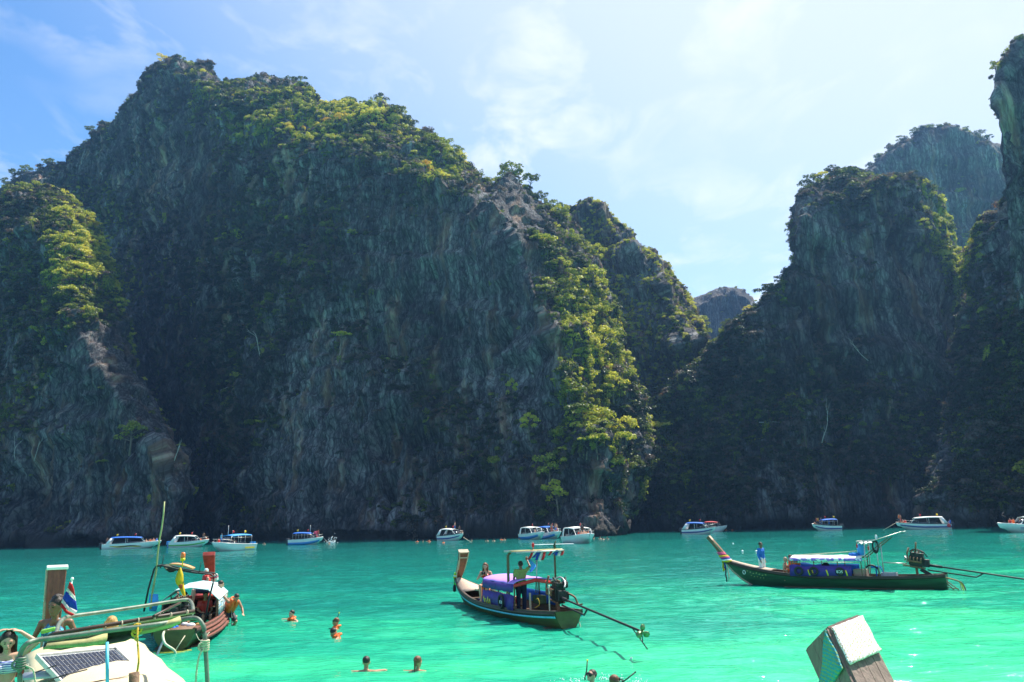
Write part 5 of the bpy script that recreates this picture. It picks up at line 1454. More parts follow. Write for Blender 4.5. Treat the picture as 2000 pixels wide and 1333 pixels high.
# ================================================================== longtail boats
def hull_fn(L, beam, s0, rise, stern_w=.55, stern_rise=.12):
    hb = beam / 2
    def f(u):
        b = hb * (stern_w + (1 - stern_w) * math.sin(min(u / .42, 1) * PI / 2)) if u < .42 else hb * max(0.05, (1 - ((u - .42) / .58) ** 2.1)) ** .9
        b = max(b, .06)
        z = s0 + stern_rise * (1 - min(u / .3, 1)) ** 2 + rise * max(0, (u - .45) / .55) ** 2.2
        k = -.28 + (.0 if u < .72 else (z + .16) * ((u - .72) / .28) ** 2.0)
        k = min(k, z - .12) + .16 * max(0, 1 - u / .12)
        return -L / 2 + L * u, b, z, k
    return f
def longtail_hull(t, f, hullmat, railmat, stripe=None, inner='wood_brown', n=26, weed=True, planks=True, waterband=None):
    rows = []
    def section(u, off=0.0):
        x, b, z, k = f(u); r = []
        for w in (0, .18, .4, .65, .85, 1.0):
            y = (b - off) * math.sin(w * PI / 2) ** .75 * (.80 + .20 * w)
            zz = k + off + (z - k - off) * w ** 1.25
            r.append((x, y, zz))
        return [(x_, -y, zz) for x_, y, zz in r[::-1]] + r[1:]
    us = [i / n for i in range(n + 1)]
    s = MB(); s.loft([section(u) for u in us]); tr = [s.bm.verts.new(Vector(p)) for p in section(0)]; s._f(tr)
    s.build('hull', K[hullmat], t)
    s = MB(); s.loft([section(u, .05) for u in us[:-2]]); tr = [s.bm.verts.new(Vector(p) + Vector((.04, 0, 0))) for p in section(0, .05)]; s._f(tr); s.build('hull_lining', K[inner], t)
    for sg in (-1, 1):
        s = MB(); s.sheet([[(f(u)[0], sg * (f(u)[1] - .07), f(u)[2] + .012), (f(u)[0], sg * (f(u)[1] + .045), f(u)[2] + .012)] for u in us], .04); s.build('gunwale', K[railmat], t)
        s = MB(); s.sheet([[(f(u)[0], sg * (f(u)[1] + .035), f(u)[2] - .01), (f(u)[0], sg * (f(u)[1] + .018), f(u)[2] - .12)] for u in us], .035); s.build('rubbing_strake', K['hull_brown'], t)
        if stripe:
            s = MB(); s.sheet([[(f(u)[0], sg * (f(u)[1] + .022), f(u)[2] - .125), (f(u)[0], sg * (f(u)[1] + .010), f(u)[2] - .185)] for u in us], .02); s.build('painted_stripe', K[stripe], t)
        if waterband:
            s = MB(); A = []
            for u in us[:-3]:
                x, b, z, k = f(u); y = [p for p in section(u)]
                pts_ = section(u)[5:] if sg > 0 else section(u)[:6][::-1]
                zs = [p[2] for p in pts_]; ys = [abs(p[1]) for p in pts_]
                def yy(zq): return float(np.interp(zq, zs, ys))
                if zs[0] > -.02: break
                A.append([(x, sg * (yy(.10) + .012), .10), (x, sg * (yy(-.12) + .012), -.12)])
            s.sheet(A, .012); s.build('waterline_band', K[waterband], t)
    # ribs and thwarts inside
    for u in (.12, .24, .36, .48, .60, .72):
        x, b, z, k = f(u); s = MB(); s.box((x, 0, z - .16), (.16, 2 * b - .14, .035)); s.build('thwart', K[inner], t)
    # floor boards, one by one
    if planks:
        for j in range(-3, 4):
            x0 = f(.05)[0]; x1 = f(.70)[0]; s = MB(); s.box(((x0 + x1) / 2, j * .155, .02), (x1 - x0, .145, .025)); s.build('floor_board', K[inner], t)
    return section
def prow(t, f, L, top, w0, w1, mtl, cap=None, thick=.11, u0=.86, deckm='wood_pale', curve=.25):
    """the hull planks sweep up into the tall stem board"""
    x0, b0, z0, k0 = f(u0); xe, be, ze, ke = f(1.0)
    s = MB(); rows = []
    for i in range(7):
        u = u0 - .10 + (1.0 - u0 + .10) * i / 6; x, b, z, k = f(u); bb = max(b - .03, w0 / 2)
        zc = z + .035 + .05 * (i / 6)
        rows.append([(x, -bb, z + .02), (x, 0, zc + .02), (x, bb, z + .02)])
    s.sheet(rows, .03); s.build('foredeck', K[deckm], t)
    s = MB(); base = Vector((xe - .12, 0, ze - .05)); tp = Vector(top); R_ = []
    for i in range(9):
        v = i / 8; c = base.lerp(tp, v); c.x -= curve * math.sin(v * PI) * .5; c.z -= 0
        w = w0 + (w1 - w0) * v ** .8; d = (tp - base).normalized(); n_ = Vector((d.z, 0, -d.x)) * thick * (1.25 - .5 * v)
        R_.append([c + Vector((0, -w / 2, 0)) - n_, c + Vector((0, w / 2, 0)) - n_, c + Vector((0, w / 2, 0)) + n_, c + Vector((0, -w / 2, 0)) + n_])
    s.loft(R_, closed=True, caps=True, smooth=False)
    # knee below, down to the waterline along the cutwater
    o = s.build('prow', K[mtl], t, bevel=.015)
    s = MB(); pts = []
    for i in range(6):
        u = 1 - .20 * i / 5; x, b, z, k = f(u); pts.append((x + .02, 0, max(k, -.3) if i else z - .06))
    s.tube(pts, .055, 6); s.build('stem', K['wood_pale' if deckm == 'wood_pale' else mtl], t)
    if cap:
        d = (tp - base).normalized(); s = MB(); s.box(tp + d * .02, (thick * 1.9, w1 + .04, .05), Matrix(((d.z, 0, d.x), (0, 1, 0), (-d.x, 0, d.z)))); s.build('prow_cap', K[cap], t, bevel=.01)
    return base, tp
def engine(t, P, tail_dir, tail_len, tiller=None, scale=1.0, tank=True):
    """car engine on a pivot with the long propeller shaft; tail_dir in boat coordinates"""
    P = Vector(P); d = Vector(tail_dir).normalized(); k = scale
    q = (-d).to_track_quat('X', 'Z').to_matrix()           # local x = forward along the shaft
    def W(x, y, z): return P + q @ Vector((x, y, z)) * k
    s = MB()
    s.box(W(0, 0, .18), (.50 * k, .30 * k, .34 * k), q); s.box(W(0, 0, .40), (.46 * k, .22 * k, .14 * k), q); s.box(W(0, 0, -.02), (.42 * k, .22 * k, .14 * k), q)
    s.box(W(-.34, 0, .14), (.22 * k, .26 * k, .28 * k), q, taper=.8)
    o = s.build('engine_block', K['engine'], t, bevel=.02)
    s = MB()
    for i in range(4):
        s.tube([W(-.17 + i * .12, .15, .30), W(-.17 + i * .12, .24, .27), W(-.17 + i * .12, .26, .16)], .025 * k, 6)
        s.tube([W(-.17 + i * .12, 0, .47), W(-.17 + i * .12, 0, .53)], .03 * k, 7)
    s.tube([W(-.2, .26, .15), W(.24, .26, .15), W(.30, .24, .40), W(.26, .18, .62)], .035 * k, 8)
    s.build('exhaust_pipe', K['rusty'], t)
    s = MB()
    s.lathe(W(.30, 0, .20), [(.15 * k, 0), (.15 * k, .03 * k), (.05 * k, .035 * k), (.05 * k, .08 * k), (.10 * k, .085 * k), (.10 * k, .11 * k)], 16, q @ Matrix.Rotation(PI / 2, 3, 'Y'))
    s.build('flywheel', K['steel'], o)
    s = MB()
    s.lathe(W(0, -.20, .40), [(.06 * k, -.1 * k), (.10 * k, -.08 * k), (.10 * k, .06 * k), (.05 * k, .1 * k)], 12)
    s.box(W(.12, -.20, .15), (.16 * k, .12 * k, .16 * k), q); s.box(W(-.14, -.20, .12), (.14 * k, .12 * k, .2 * k), q)
    s.tube([W(.2, -.18, .5), W(.05, -.25, .58), W(-.2, -.18, .52), W(-.34, -.1, .35)], .02 * k, 6); s.tube([W(.25, .05, .48), W(.1, .1, .60), W(-.25, .1, .50)], .018 * k, 6)
    s.build('engine_fittings', K['black'], o)
    s = MB(); s.bar(W(-.3, .1, -.05), W(.45, .1, -.05), .04 * k); s.bar(W(-.3, -.1, -.05), W(.45, -.1, -.05), .04 * k); s.bar(W(0, 0, -.08), P + Vector((0, 0, -.40)), .08 * k); s.build('engine_mount', K['rusty'], t)
    # shaft, brace tube, propeller with skeg
    a = W(-.42, 0, .08); e = a + d * tail_len
    s = MB(); s.tube([a, e], .032, 8); s.tube([a, a + d * .5], .055, 8); s.build('propeller_shaft', K['black'], t)
    s = MB(); s.tube([W(-.38, 0, -.10), W(-.38, 0, -.10) + d * tail_len * .34, a + d * (tail_len * .38)], .028, 7); s.build('shaft_brace', K['black'], t)
    pr = MB(); u = d.cross(Vector((0, 0, 1))).normalized(); v = d.cross(u)
    pr.tube([e - d * .02, e + d * .14], [.04, .025], 8)
    for kk in range(3):
        an = kk * 2 * PI / 3 + .5; rr = u * math.cos(an) + v * math.sin(an); tt = d.cross(rr)
        A = []
        for i in range(5):
            w_ = .02 + .06 * math.sin(PI * (i + .6) / 5.2); c = e + d * .06 + rr * (.03 + .15 * i / 4); A.append([c - (tt * .9 + d * .4) * w_, c + (tt * .9 + d * .4) * w_])
        pr.sheet(A, .012)
    pr.build('propeller', mat('green_bronze', (.12, .22, .10), rough=.4, metal=.6, var=.4), t)
    s = MB(); s.tube([e - d * .65, e - d * .25 + Vector((0, 0, -.14)), e + d * .1 + Vector((0, 0, -.27)), e + d * .28 + Vector((0, 0, -.34))], .014, 6); s.tube([e - d * .1, e - d * .12 + Vector((0, 0, -.19))], .012, 5); s.tube([e, e + d * .02 + Vector((0, 0, -.24))], .012, 5)
    s.build('skeg', K['black'], t)
    if tiller:
        s = MB(); s.tube([W(.3, 0, .02)] + [Vector(p) for p in tiller], .022, 7); s.build('tiller', K['steel'], t)
    return W
def hose(t, pts, r, m='hose', name='cooling_hose', steps=6):
    P = [Vector(p) for p in pts]; out = []
    for i in range(len(P) - 1):
        p0, p1, p2, p3 = P[max(i - 1, 0)], P[i], P[i + 1], P[min(i + 2, len(P) - 1)]
        for k in range(steps):
            u = k / steps
            out.append(.5 * ((2 * p1) + (-p0 + p2) * u + (2 * p0 - 5 * p1 + 4 * p2 - p3) * u * u + (-p0 + 3 * p1 - 3 * p2 + p3) * u ** 3))
    out.append(P[-1]); s = MB(); s.tube(out, r, 7); return s.build(name, K[m], t)
def roof(t, x0, x1, hw, z, arch, m, th=.02, valance=None, name='canopy', sag=.02, n=10):
    rows = []
    for i in range(n):
        u = i / (n - 1); x = x0 + (x1 - x0) * u
        rows.append([(x, hw * math.sin(a), z + arch * math.cos(a) / 1.0 - arch - sag * math.sin(u * PI * 3) ** 2) for a in [(-PI / 2 + PI * j / 12) * .98 for j in range(13)]])
    s = MB(); s.sheet(rows, th); return s.build(name, K[m], t)
def tyre(P, r, rot, label, tex=None):
    s = MB(); s.ring((0, 0, 0), r * .74, r * .26, 'Z', 26, 10, squash=.85)
    o = s.build('tyre', K['black'], None); o.location = P; o.rotation_euler = rot
    tag(o, label, 'tyre'); return o
def boat_frame(stern, bow, name, label):
    c = (Vector(stern) + Vector(bow)) / 2; d = Vector(bow) - Vector(stern)
    return empty(name, (c.x, c.y, 0), math.atan2(d.y, d.x), label, 'boat', 'longtail boats'), d.length
def local(t, P):
    a = t.rotation_euler[2]; dx, dy = P[0] - t.location.x, P[1] - t.location.y
    return Vector((dx * math.cos(a) + dy * math.sin(a), -dx * math.sin(a) + dy * math.cos(a), P[2]))
def glob(t, P):
    a = t.rotation_euler[2]
    return Vector((t.location.x + P[0] * math.cos(a) - P[1] * math.sin(a), t.location.y + P[0] * math.sin(a) + P[1] * math.cos(a), P[2]))
def loc_at(t, px, py, ly):
    """local point seen at the pixel, lying on the boat's lengthwise plane y = ly"""
    d = ray(px, py); a = t.rotation_euler[2]
    n = Vector((-math.sin(a), math.cos(a), 0)); o = Vector((0, 0, CAMZ)); p0 = Vector(t.location) + n * ly
    k = (p0 - o).dot(n) / d.dot(n)
    return local(t, o + d * k)
def face_to(t, a=0): return t.rotation_euler[2] - PI / 2 + a       # person facing the bow, plus a

# ------------------------------------------------------------------ middle boat with the purple roof
tM, LM = boat_frame(at(1100, 1228), at(898, 1177), 'longtail_boat', 'longtail boat with a purple roof and light blue stripe in the middle of the lagoon')
LM = 10.8
fM = hull_fn(LM, 1.75, .42, .58, stern_w=.50)
longtail_hull(tM, fM, 'hull_olive', 'hull_brown', stripe='sky_blue', inner='wood_brown')
topM = loc_at(tM, 905, 1078, 0)
bM, tpM = prow(tM, fM, LM, topM, .20, .40, 'wood', cap='wood_pale', curve=.28)
s = MB()
for sg in (-1, 1):
    for i in range(8):
        v0, v1 = i / 8, (i + 1) / 8
        a_ = bM.lerp(tpM, v0); b_ = bM.lerp(tpM, v1); a_.x -= .14 * math.sin(v0 * PI); b_.x -= .14 * math.sin(v1 * PI)
        s.bar(a_ + Vector((-.13, sg * (.10 + .10 * v0), 0)), b_ + Vector((-.13, sg * (.10 + .10 * v1), 0)), .035)
c_ = bM.lerp(tpM, .78); s.bar(c_ + Vector((-.20, -.17, 0)), c_ + Vector((-.20, .17, 0)), .05)
s.build('prow_moulding', K['wood_pale'], tM)
# ribbons and garlands round the stem
def garland(t, base, tp, v, w, cols, name='garland', r=.035, x=0):
    for j, cl in enumerate(cols):
        c = base.lerp(tp, v + j * .05); s = MB(); s.ring(c + Vector((x, 0, 0)), w, r, 'Z', 16, 7); s.build(name, K[cl], t)
garland(tM, bM, tpM, .05, .16, ['yellow_cloth', 'white_cloth', 'yellow_cloth', 'green_cloth'])
s = MB(); s.sheet([[bM + Vector((.20, -.10, .1)), bM + Vector((.20, .10, .1))], [bM + Vector((.24, -.09, -.3)), bM + Vector((.24, .08, -.32))]], .01); s.build('ribbon', K['green_cloth'], tM)
hose(tM, [tpM + Vector((.02, .2, -.35)), tpM + Vector((.12, .26, -.9)), tpM + Vector((.05, .24, -1.35))], .016, 'rope', 'hanging_rope')
# roof on posts
zr = 1.38
x1r, x0r = loc_at(tM, 943, 1133, .8).x, loc_at(tM, 1003, 1150, .8).x
roof(tM, x0r, x1r, .80, zr, .16, 'purple')
s = MB(); rows = []
for i in range(13):
    x = x0r + (x1r - x0r) * i / 12; rows.append([(x, .80, zr - .16), (x, .83 + .01 * math.sin(i * 2), zr - .42 - .015 * math.sin(i * 2.6))])
s.sheet(rows, .01); s.build('canopy_valance', K['dpurple'], tM)
s = MB(); s.sheet([[(x0r, -.80, zr - .16), (x0r, 0, zr), (x0r, .80, zr - .16)], [(x0r - .02, -.80, zr - .26), (x0r - .03, 0, zr - .12), (x0r - .02, .80, zr - .26)]], .01); s.build('canopy_valance', K['red_s'], tM)
for sg in (-1, 1):
    for x in (x0r + .03, (x0r + x1r) / 2, x1r - .03):
        s = MB(); s.bar((x, sg * .76, .35), (x, sg * .76, zr - .14), .04); s.build('canopy_post', K['wood_brown'], tM)
s = MB()
rows = [[(x0r + (x1r - x0r) * i / 12, .80 + .012 * math.sin(i * 2.1), .88 - .02 * math.cos(i * 1.7)), (x0r + (x1r - x0r) * i / 12, .84 + .02 * math.sin(i * 1.3), .40)] for i in range(13)]
s.sheet(rows, .012); s.build('side_tarp', K['dpurple'], tM)
s = MB()
rows = [[(x0r + (x1r - x0r) * i / 12, -.80, .86), (x0r + (x1r - x0r) * i / 12, -.82, .42)] for i in range(13)]
s.sheet(rows, .012); s.build('side_tarp', K['blue_cloth'], tM)
for x, w in ((x0r + .9, 'SCB'),):
    s = MB(); s.ring((x, .90, .62), .20, .045, 'Y', 20, 8); s.build('printed_ring', K['black'], tM)
    text_part('lettering', w, .14, (x, .915, .60), (PI / 2, 0, PI), K['white'], tM)
s = MB()
for q in range(4): s.sheet([[(x1r - .9 + q * .18, .862, .46), (x1r - .84 + q * .18, .862, .46)], [(x1r - .86 + q * .2, .862, .62 + .08 * (q % 2)), (x1r - .80 + q * .2, .862, .62)]], .006)
s.build('tarp_print', K['yellow_s'], tM)
g = random.Random(3)
s = MB()
for i in range(15):
    x = x0r + .3 + (x1r - x0r - .6) * i / 14
    s.tube([(x, .79, zr - .3), (x + .02, .80, .86)], .008, 4)
s.build('hanging_cord', K['rope'], tM)
# life jackets and bags inside
for i, (x, y, z, cl, lab) in enumerate(((-.9, .3, .50, 'orange', 'orange life jacket heaped under the rear of the purple roof'), (-.3, -.2, .50, 'red_s', 'red bag under the purple roof'), (.4, .3, .5, 'grey_bag', 'grey bag under the purple roof'), (1.0, -.2, .5, 'orange', 'orange life jacket under the front of the purple roof'))):
    s = MB(); capsule(s, (-.15, 0, 0), (.15, .05, .05), .13, .11, 8); capsule(s, (-.1, .18, 0), (.12, .2, .1), .11, .1, 8); s.ball((0, .1, .12), .12, 8, 6)
    o = s.build('life_jacket' if cl == 'orange' else 'bag', K[cl], None); P = glob(tM, (x, y, z - .1)); o.location = P; tag(o, lab, 'life jacket' if cl == 'orange' else 'bag')
P = glob(tM, (x1r + .60, .50, .50)); s = MB(); s.lathe((0, 0, 0), [(.14, 0), (.17, .03), (.17, .44), (.12, .50), (.13, .53), (.11, .56)], 14); s.ring((0, 0, .30), .172, .012, 'Z', 16, 6)
o = s.build('dry_bag', K['orange'], None); o.location = P; tag(o, 'bright orange dry bag standing before the seated woman on the purple roofed boat', 'bag')
s = MB()
for i, (a, b_, cl) in enumerate(((-.2, .1, 0), (.1, -.1, 1), (.3, .15, 0))): s.ball((a, b_, .05), .16, 8, 6, (1.2, .8, .45))
o = s.build('bag', K['navy_cloth'], None); o.location = glob(tM, (x1r + .9, .3, .38)); tag(o, 'dark heap of bags and flippers in the bow of the purple roofed boat', 'bag')
# stern goal-post frame with bunting
zt = 2.28
xs = -LM * .20
pL, pR = (xs - .25, .74), (xs - .85, -.72)
zc = 2.25
for (x, y), rr in ((pL, .05), (pR, .035)):
    s = MB(); s.tube([(x, y, .30), (x, y, zc - .14), (x - .03, y - .10 * (1 if y > 0 else -1), zc)], rr, 8); s.build('frame_post', K['rusty'] if y < 0 else K['wood_brown'], tM)
s = MB(); s.tube([(pL[0] - .03, pL[1] + .15, zc), (pR[0] - .03, pR[1] - .28, zc + .02)], .035, 8); s.tube([(pL[0] - .5, pL[1] - .1, zc - .03), (pR[0] - .4, pR[1] - .15, zc)], .025, 7); s.build('frame_beam', K['steel'], tM)
s = MB(); s.tube([(pR[0] + .15, pR[1] + .62, .9), (pR[0] + .05, pR[1] + .66, zc - .1)], .018, 6); s.tube([(pR[0] + .12, pR[1] + .7, .9), (pR[0] + .0, pR[1] + .62, zc - .1)], .012, 6); s.build('frame_stay', K['steel'], tM)
s = MB()
A = Vector((pL[0] - .03, pL[1] - .0, zc)); Bq = Vector((pR[0] - .03, pR[1] - .2, zc + .02))
s.sheet([[A.lerp(Bq, u) + Vector((-.35, 0, -.01)), A.lerp(Bq, u) + Vector((0, 0, .03)), A.lerp(Bq, u) + Vector((.35, 0, -.01))] for u in (0, .25, .5, .75, 1)], .012); s.build('frame_awning', K['tarp_olive'], tM)
# bunting of striped cloth along the beam: red, white, blue, white, red panels
def bunting(t, A, B, n0, drop, slant, name='flag_panel'):
    cols = ['thai_red', 'thai_white', 'thai_blue', 'thai_blue', 'thai_white', 'thai_red'] * 3
    for i in range(n0):
        u0, u1 = i / n0, (i + 1) / n0
        p0, p1 = A.lerp(B, u0), A.lerp(B, u1); rows = []
        for v in range(5):
            q = v / 4; off = Vector((0, slant * q, -drop * q * (1 - .25 * math.sin(u0 * 7)))) + Vector((-.05 * math.sin(q * 3 + i), 0, 0))
            rows.append([p0 + off, p1 + off])
        s = MB(); s.sheet(rows, .008); s.build(name, K[cols[i]], t)
bunting(tM, A.lerp(Bq, .36) + Vector((-.38, 0, 0)), A.lerp(Bq, .66) + Vector((-.38, 0, 0)), 6, .27, .16)
bunting(tM, A.lerp(Bq, .72) + Vector((-.38, 0, 0)), A.lerp(Bq, 1.0) + Vector((-.38, 0, 0)), 6, .16, .12)
s = MB(); q = A.lerp(Bq, .48); s.tube([q, q + Vector((0, 0, .12))], .015, 6); s.ball(q + Vector((0, 0, .18)), 1, 8, 6, (.05, .05, .08)); s.build('beacon', K['thai_red'], tM)
s = MB(); q = A.lerp(Bq, .93); s.sheet([[q, q + Vector((0, .10, .02))], [q + Vector((.02, .03, .15)), q + Vector((0, .12, .14))], [q + Vector((0, .0, .28)), q + Vector((0, .04, .30))]], .01); s.build('pennant', K['tarp_dark'], tM)
# engine and its tail
eM = Vector((-LM * .375, -.30, .76))
tailE = local(tM, atY(1256, 1243, 20.0)); 
W_ = engine(tM, eM, tailE - eM, (tailE - eM).length - .55, scale=1.15)
hose(tM, [eM + Vector((.05, .28, .45)), eM + Vector((-.1, .35, .15)), eM + Vector((-.25, .42, -.35)), eM + Vector((-.35, .42, -.95)), eM + Vector((-.55, .30, -.80)), eM + Vector((-.85, .1, -.42)), eM + Vector((-1.25, -.05, -.48)), eM + Vector((-1.45, -.1, -1.05))], .022)
hose(tM, [eM + Vector((-.25, .30, -.6)), eM + Vector((-.45, .36, -.98)), eM + Vector((-.75, .15, -.55)), eM + Vector((-1.1, .25, -.46)), eM + Vector((-1.22, .3, -1.05))], .020)
hose(tM, [eM + Vector((-.35, -.2, .2)), eM + Vector((-.6, -.3, .1)), eM + Vector((-.62, -.4, -.12)), eM + Vector((-.85, -.42, -.1))], .03, 'rusty', 'exhaust_outlet')
hose(tM, [eM + Vector((.3, .1, .55)), eM + Vector((.0, -.1, .68)), eM + Vector((-.35, -.1, .55)), eM + Vector((-.5, .0, .4))], .03, 'steel', 'engine_guard')
s = MB(); s.sheet([[(-LM / 2 - .05, -.3, -.02), (-LM / 2 - .05, .3, -.02)], [(-LM / 2 - .75, -.10, -.03), (-LM / 2 - .75, .12, -.03)]], .05); s.build('stern_step', K['weed'], tM)
s = MB(); s.box((eM.x + .9, -.05, .72), (.45, .32, .26)); o = s.build('cool_box', K['tarp_dark'], None, bevel=.03); o.location = tM.location; o.rotation_euler = tM.rotation_euler; tag(o, 'dark green cool box beside the engine of the purple roofed boat', 'box')
s = MB(); s.bar((eM.x + .75, .35, .35), (eM.x + .75, .35, .95), .05); s.build('post', K['wood_pale'], tM)
hose(tM, [(eM.x + .6, .2, .75), (eM.x + .35, .25, .80), (eM.x + .3, .22, .62), (eM.x + .5, .3, .5)], .014, 'yrope', 'rope')
# black bag hung over the near side at the bow
x, b_, z, k_ = fM(.93); s = MB(); capsule(s, (0, 0, 0), (0, 0, -.16), .06, .07, 8); s.tube([(0, 0, .0), (0, -.02, .2)], .01, 5); o = s.build('fender', K['black'], None); o.location = glob(tM, (x, b_ + .10, z - .16)); tag(o, 'small black fender hanging at the bow of the purple roofed boat', 'fender')
# people
Pm = glob(tM, (-LM * .235, .34, .26))
J = stand_pose(1.66, elR=(.30, .16, 1.52), wrR=(.20, .34, 1.72), hdR=(.18, .38, 1.80), elL=(-.24, -.03, 1.12), wrL=(-.22, .06, .90), hdL=(-.22, .09, .80), head_rot=head_frame(.25, 0))
person(Pm, face_to(tM, -.5), J, 'skin_d', 'boatman in olive shirt and dark trousers reaching up at the purple roofed boat\'s frame', wear=(('shirt', 'lime_shirt'), ('trousers', 'navy_cloth')), hair='hair_d', voxel=.014)
s = MB(); s.sheet([[(0, 0, 0), (.0, .16, .05)], [(.10, .05, -.22), (.28, .2, -.25)], [(.05, .05, -.45), (.12, .12, -.42)]], .01); o = s.build('cloth', K['lblue_can'], None); o.location = glob(tM, (-LM * .235 - .15, .12, 2.0)); tag(o, 'blue cloth dangling above the boatman of the purple roofed boat', 'cloth')
Pw = glob(tM, (x1r + .72, .42, .88))
J = sit_pose(head=(0, .10, .75), elL=(-.30, .12, .30), elR=(.30, .12, .30), wrL=(-.10, .34, .46), wrR=(.08, .36, .46), hdL=(-.03, .40, .54), hdR=(.03, .42, .54), knL=(-.16, .42, .14), knR=(.14, .44, .10), anL=(-.14, .42, -.34), anR=(.10, .50, -.36), toL=(-.14, .56, -.44), toR=(.10, .64, -.44), head_rot=head_frame(-.2, 0))
wm_ = person(Pw, face_to(tM, 2.6), J, 'skin_l', 'long haired woman in a red bikini with a camera before the purple roof', wear=(('bikini_top', 'red_s'), ('bikini_bottom', 'red_s')), hair='hair_b', hairlen=.26, female=True, voxel=.012)
a_ = face_to(tM, 2.6); s = MB(); s.box((0, .44, .54), (.14, .07, .10)); s.lathe((0, .47, .54), [(.035, 0), (.035, .08), (.03, .09)], 12, Matrix.Rotation(-PI / 2, 3, 'X')); o = s.build('camera', K['black'], None); o.location = Pw; o.rotation_euler = (0, 0, a_); tag(o, 'black camera in the hands of the seated woman in the red bikini', 'camera')
s = MB(); s.box((x1r + .72, .1, .82), (.34, 1.4, .05)); s.box((x1r + .72, -.4, .6), (.05, .05, .4)); s.box((x1r + .72, .62, .6), (.05, .05, .4)); s.build('bow_seat', K['wood_pale'], tM)

# ------------------------------------------------------------------ right boat, seen broadside
tR, LR = boat_frame(at(1838, 1152), at(1432, 1143), 'longtail_boat', 'dark green longtail boat on the right with a frilled roof and purple side tarps')
LR = LR + .55
fR = hull_fn(LR, 1.6, .52, .62, stern_w=.45, stern_rise=.10)
longtail_hull(tR, fR, 'hull_green', 'hull_brown', inner='wood_brown', waterband=None)
sd_ = 1 if local(tR, (0, 0, 0)).y > 0 else -1        # side towards the camera
topR = loc_at(tR, 1383, 1049, 0)
bR, tpR = prow(tR, fR, LR, topR, .16, .30, 'wood_brown', cap=None, curve=.10, thick=.10)
s = MB(); b_ = bR.lerp(tpR, .3)
d_ = (tpR - bR).normalized(); n_ = Vector((-d_.z, 0, d_.x))
s.bar(bR.lerp(tpR, .25) + n_ * .09, tpR + n_ * .085, .27, .03); s.build('prow_face', K['wood_pale'], tR)
garland(tR, bR, tpR, .02, .19, ['yellow_cloth', 'white_cloth', 'thai_blue', 'pink_cloth', 'yellow_cloth'], r=.05)
garland(tR, bR, tpR, .30, .15, ['pink_cloth', 'pink_cloth'], r=.05)
for i, (dx, dy, ln, cl, w) in enumerate(((.12, .0, 1.0, 'black', .07), (.20, .05, .5, 'yellow_cloth', .10), (.02, -.06, .95, 'rope', .05), (.16, -.08, .45, 'pink_cloth', .10), (.1, .1, .38, 'thai_blue', .07))):
    s = MB(); q = bR + Vector((dx + .02, dy, .05)); rows = [[q + Vector((.02 * math.sin(v * 2 + i), -w / 2, -ln * v / 6)), q + Vector((.02 * math.sin(v * 2 + i) + w * .5, w / 2, -ln * v / 6))] for v in range(7)]
    s.sheet(rows, .012); s.build('ribbon', K[cl], tR)
s = MB(); x, b_, z, k_ = fR(.90); s.ring((x - .02, sd_ * (b_ + .02), z - .30), .085, .018, 'Y', 20, 6, rotm=Matrix.Rotation(-.5 * sd_, 3, 'Z')); s.build('painted_ring', K['white'], tR)
s = MB(); g = random.Random(5)
for i in range(7):
    u = .88 - .016 * i; x, b_, z, k_ = fR(u); s.box((x, sd_ * (b_ + .012), z - .20 - .02 * (i % 3)), (.07, .012, .028), (0, g.uniform(-.4, .4), -.35 * sd_))
for i in range(5):
    u = .86 - .016 * i; x, b_, z, k_ = fR(u); s.box((x, sd_ * (b_ + .002), z - .36 - .02 * (i % 2)), (.05, .012, .022), (0, g.uniform(-.4, .4), -.35 * sd_))
s.build('painted_marks', mat('faded_yellow_paint', (.40, .42, .14), rough=.6), tR)
XR = lambda px, py=1120: loc_at(tR, px, py, 0).x
xa, xb = XR(1692), XR(1555)
zr = .52 + .78
roof(tR, xa, xb, .72, zr + .10, .12, 'white_can')
s = MB(); rows = []
for i in range(25):
    x = xa - .03 + (xb - xa + .06) * i / 24; rows.append([(x, sd_ * .73, zr - .0), (x, sd_ * (.75 + .012 * math.sin(i * 1.9)), zr - .12 - .02 * math.sin(i * 2.4))])
s.sheet(rows, .012); s.build('canopy_valance', K['frill'], tR)
s = MB(); rows = [[(xb + .02, y, zr + .02 + .06 * (1 - abs(y) / .72)), (xb + .05, y, zr - .12)] for y in (-.72, -.36, 0, .36, .72)]; s.sheet(rows, .01); s.build('canopy_valance', K['frill'], tR)
for x in (xa + .03, (2 * xa + xb) / 3, (xa + 2 * xb) / 3, xb - .03):
    for sg in (-1, 1): s = MB(); s.bar((x, sg * .70, .45), (x, sg * .70, zr), .035); s.build('canopy_post', K['wood_brown'], tR)
s = MB()
for sg in (-1, 1): s.tube([(xa, sg * .70, zr - .18), (xb, sg * .70, zr - .18)], .014, 6)
s.build('canopy_rail', K['steel'], tR)
xt0, xt1 = XR(1672), XR(1553)
for sg in (-1, 1):
    rows = [[(xt0 + (xt1 - xt0) * i / 14, sg * (.80 + .012 * math.sin(i * 1.7)), .98 + (.05 * math.sin(i * 1.1) if i > 9 else 0)), (xt0 + (xt1 - xt0) * i / 14, sg * .83, .52)] for i in range(15)]
    s = MB(); s.sheet(rows, .012); s.build('side_tarp', K['dpurple'] if sg == sd_ else K['blue_cloth'], tR)
s = MB()
for px in (1565, 1590, 1597, 1625, 1662):
    x = XR(px); s.sheet([[(x - .06, sd_ * .848, .56), (x + .0, sd_ * .848, .56)], [(x - .0, sd_ * .836, .80), (x + .06, sd_ * .836, .80)]], .006)
s.build('tarp_print', K['yellow_s'], tR)
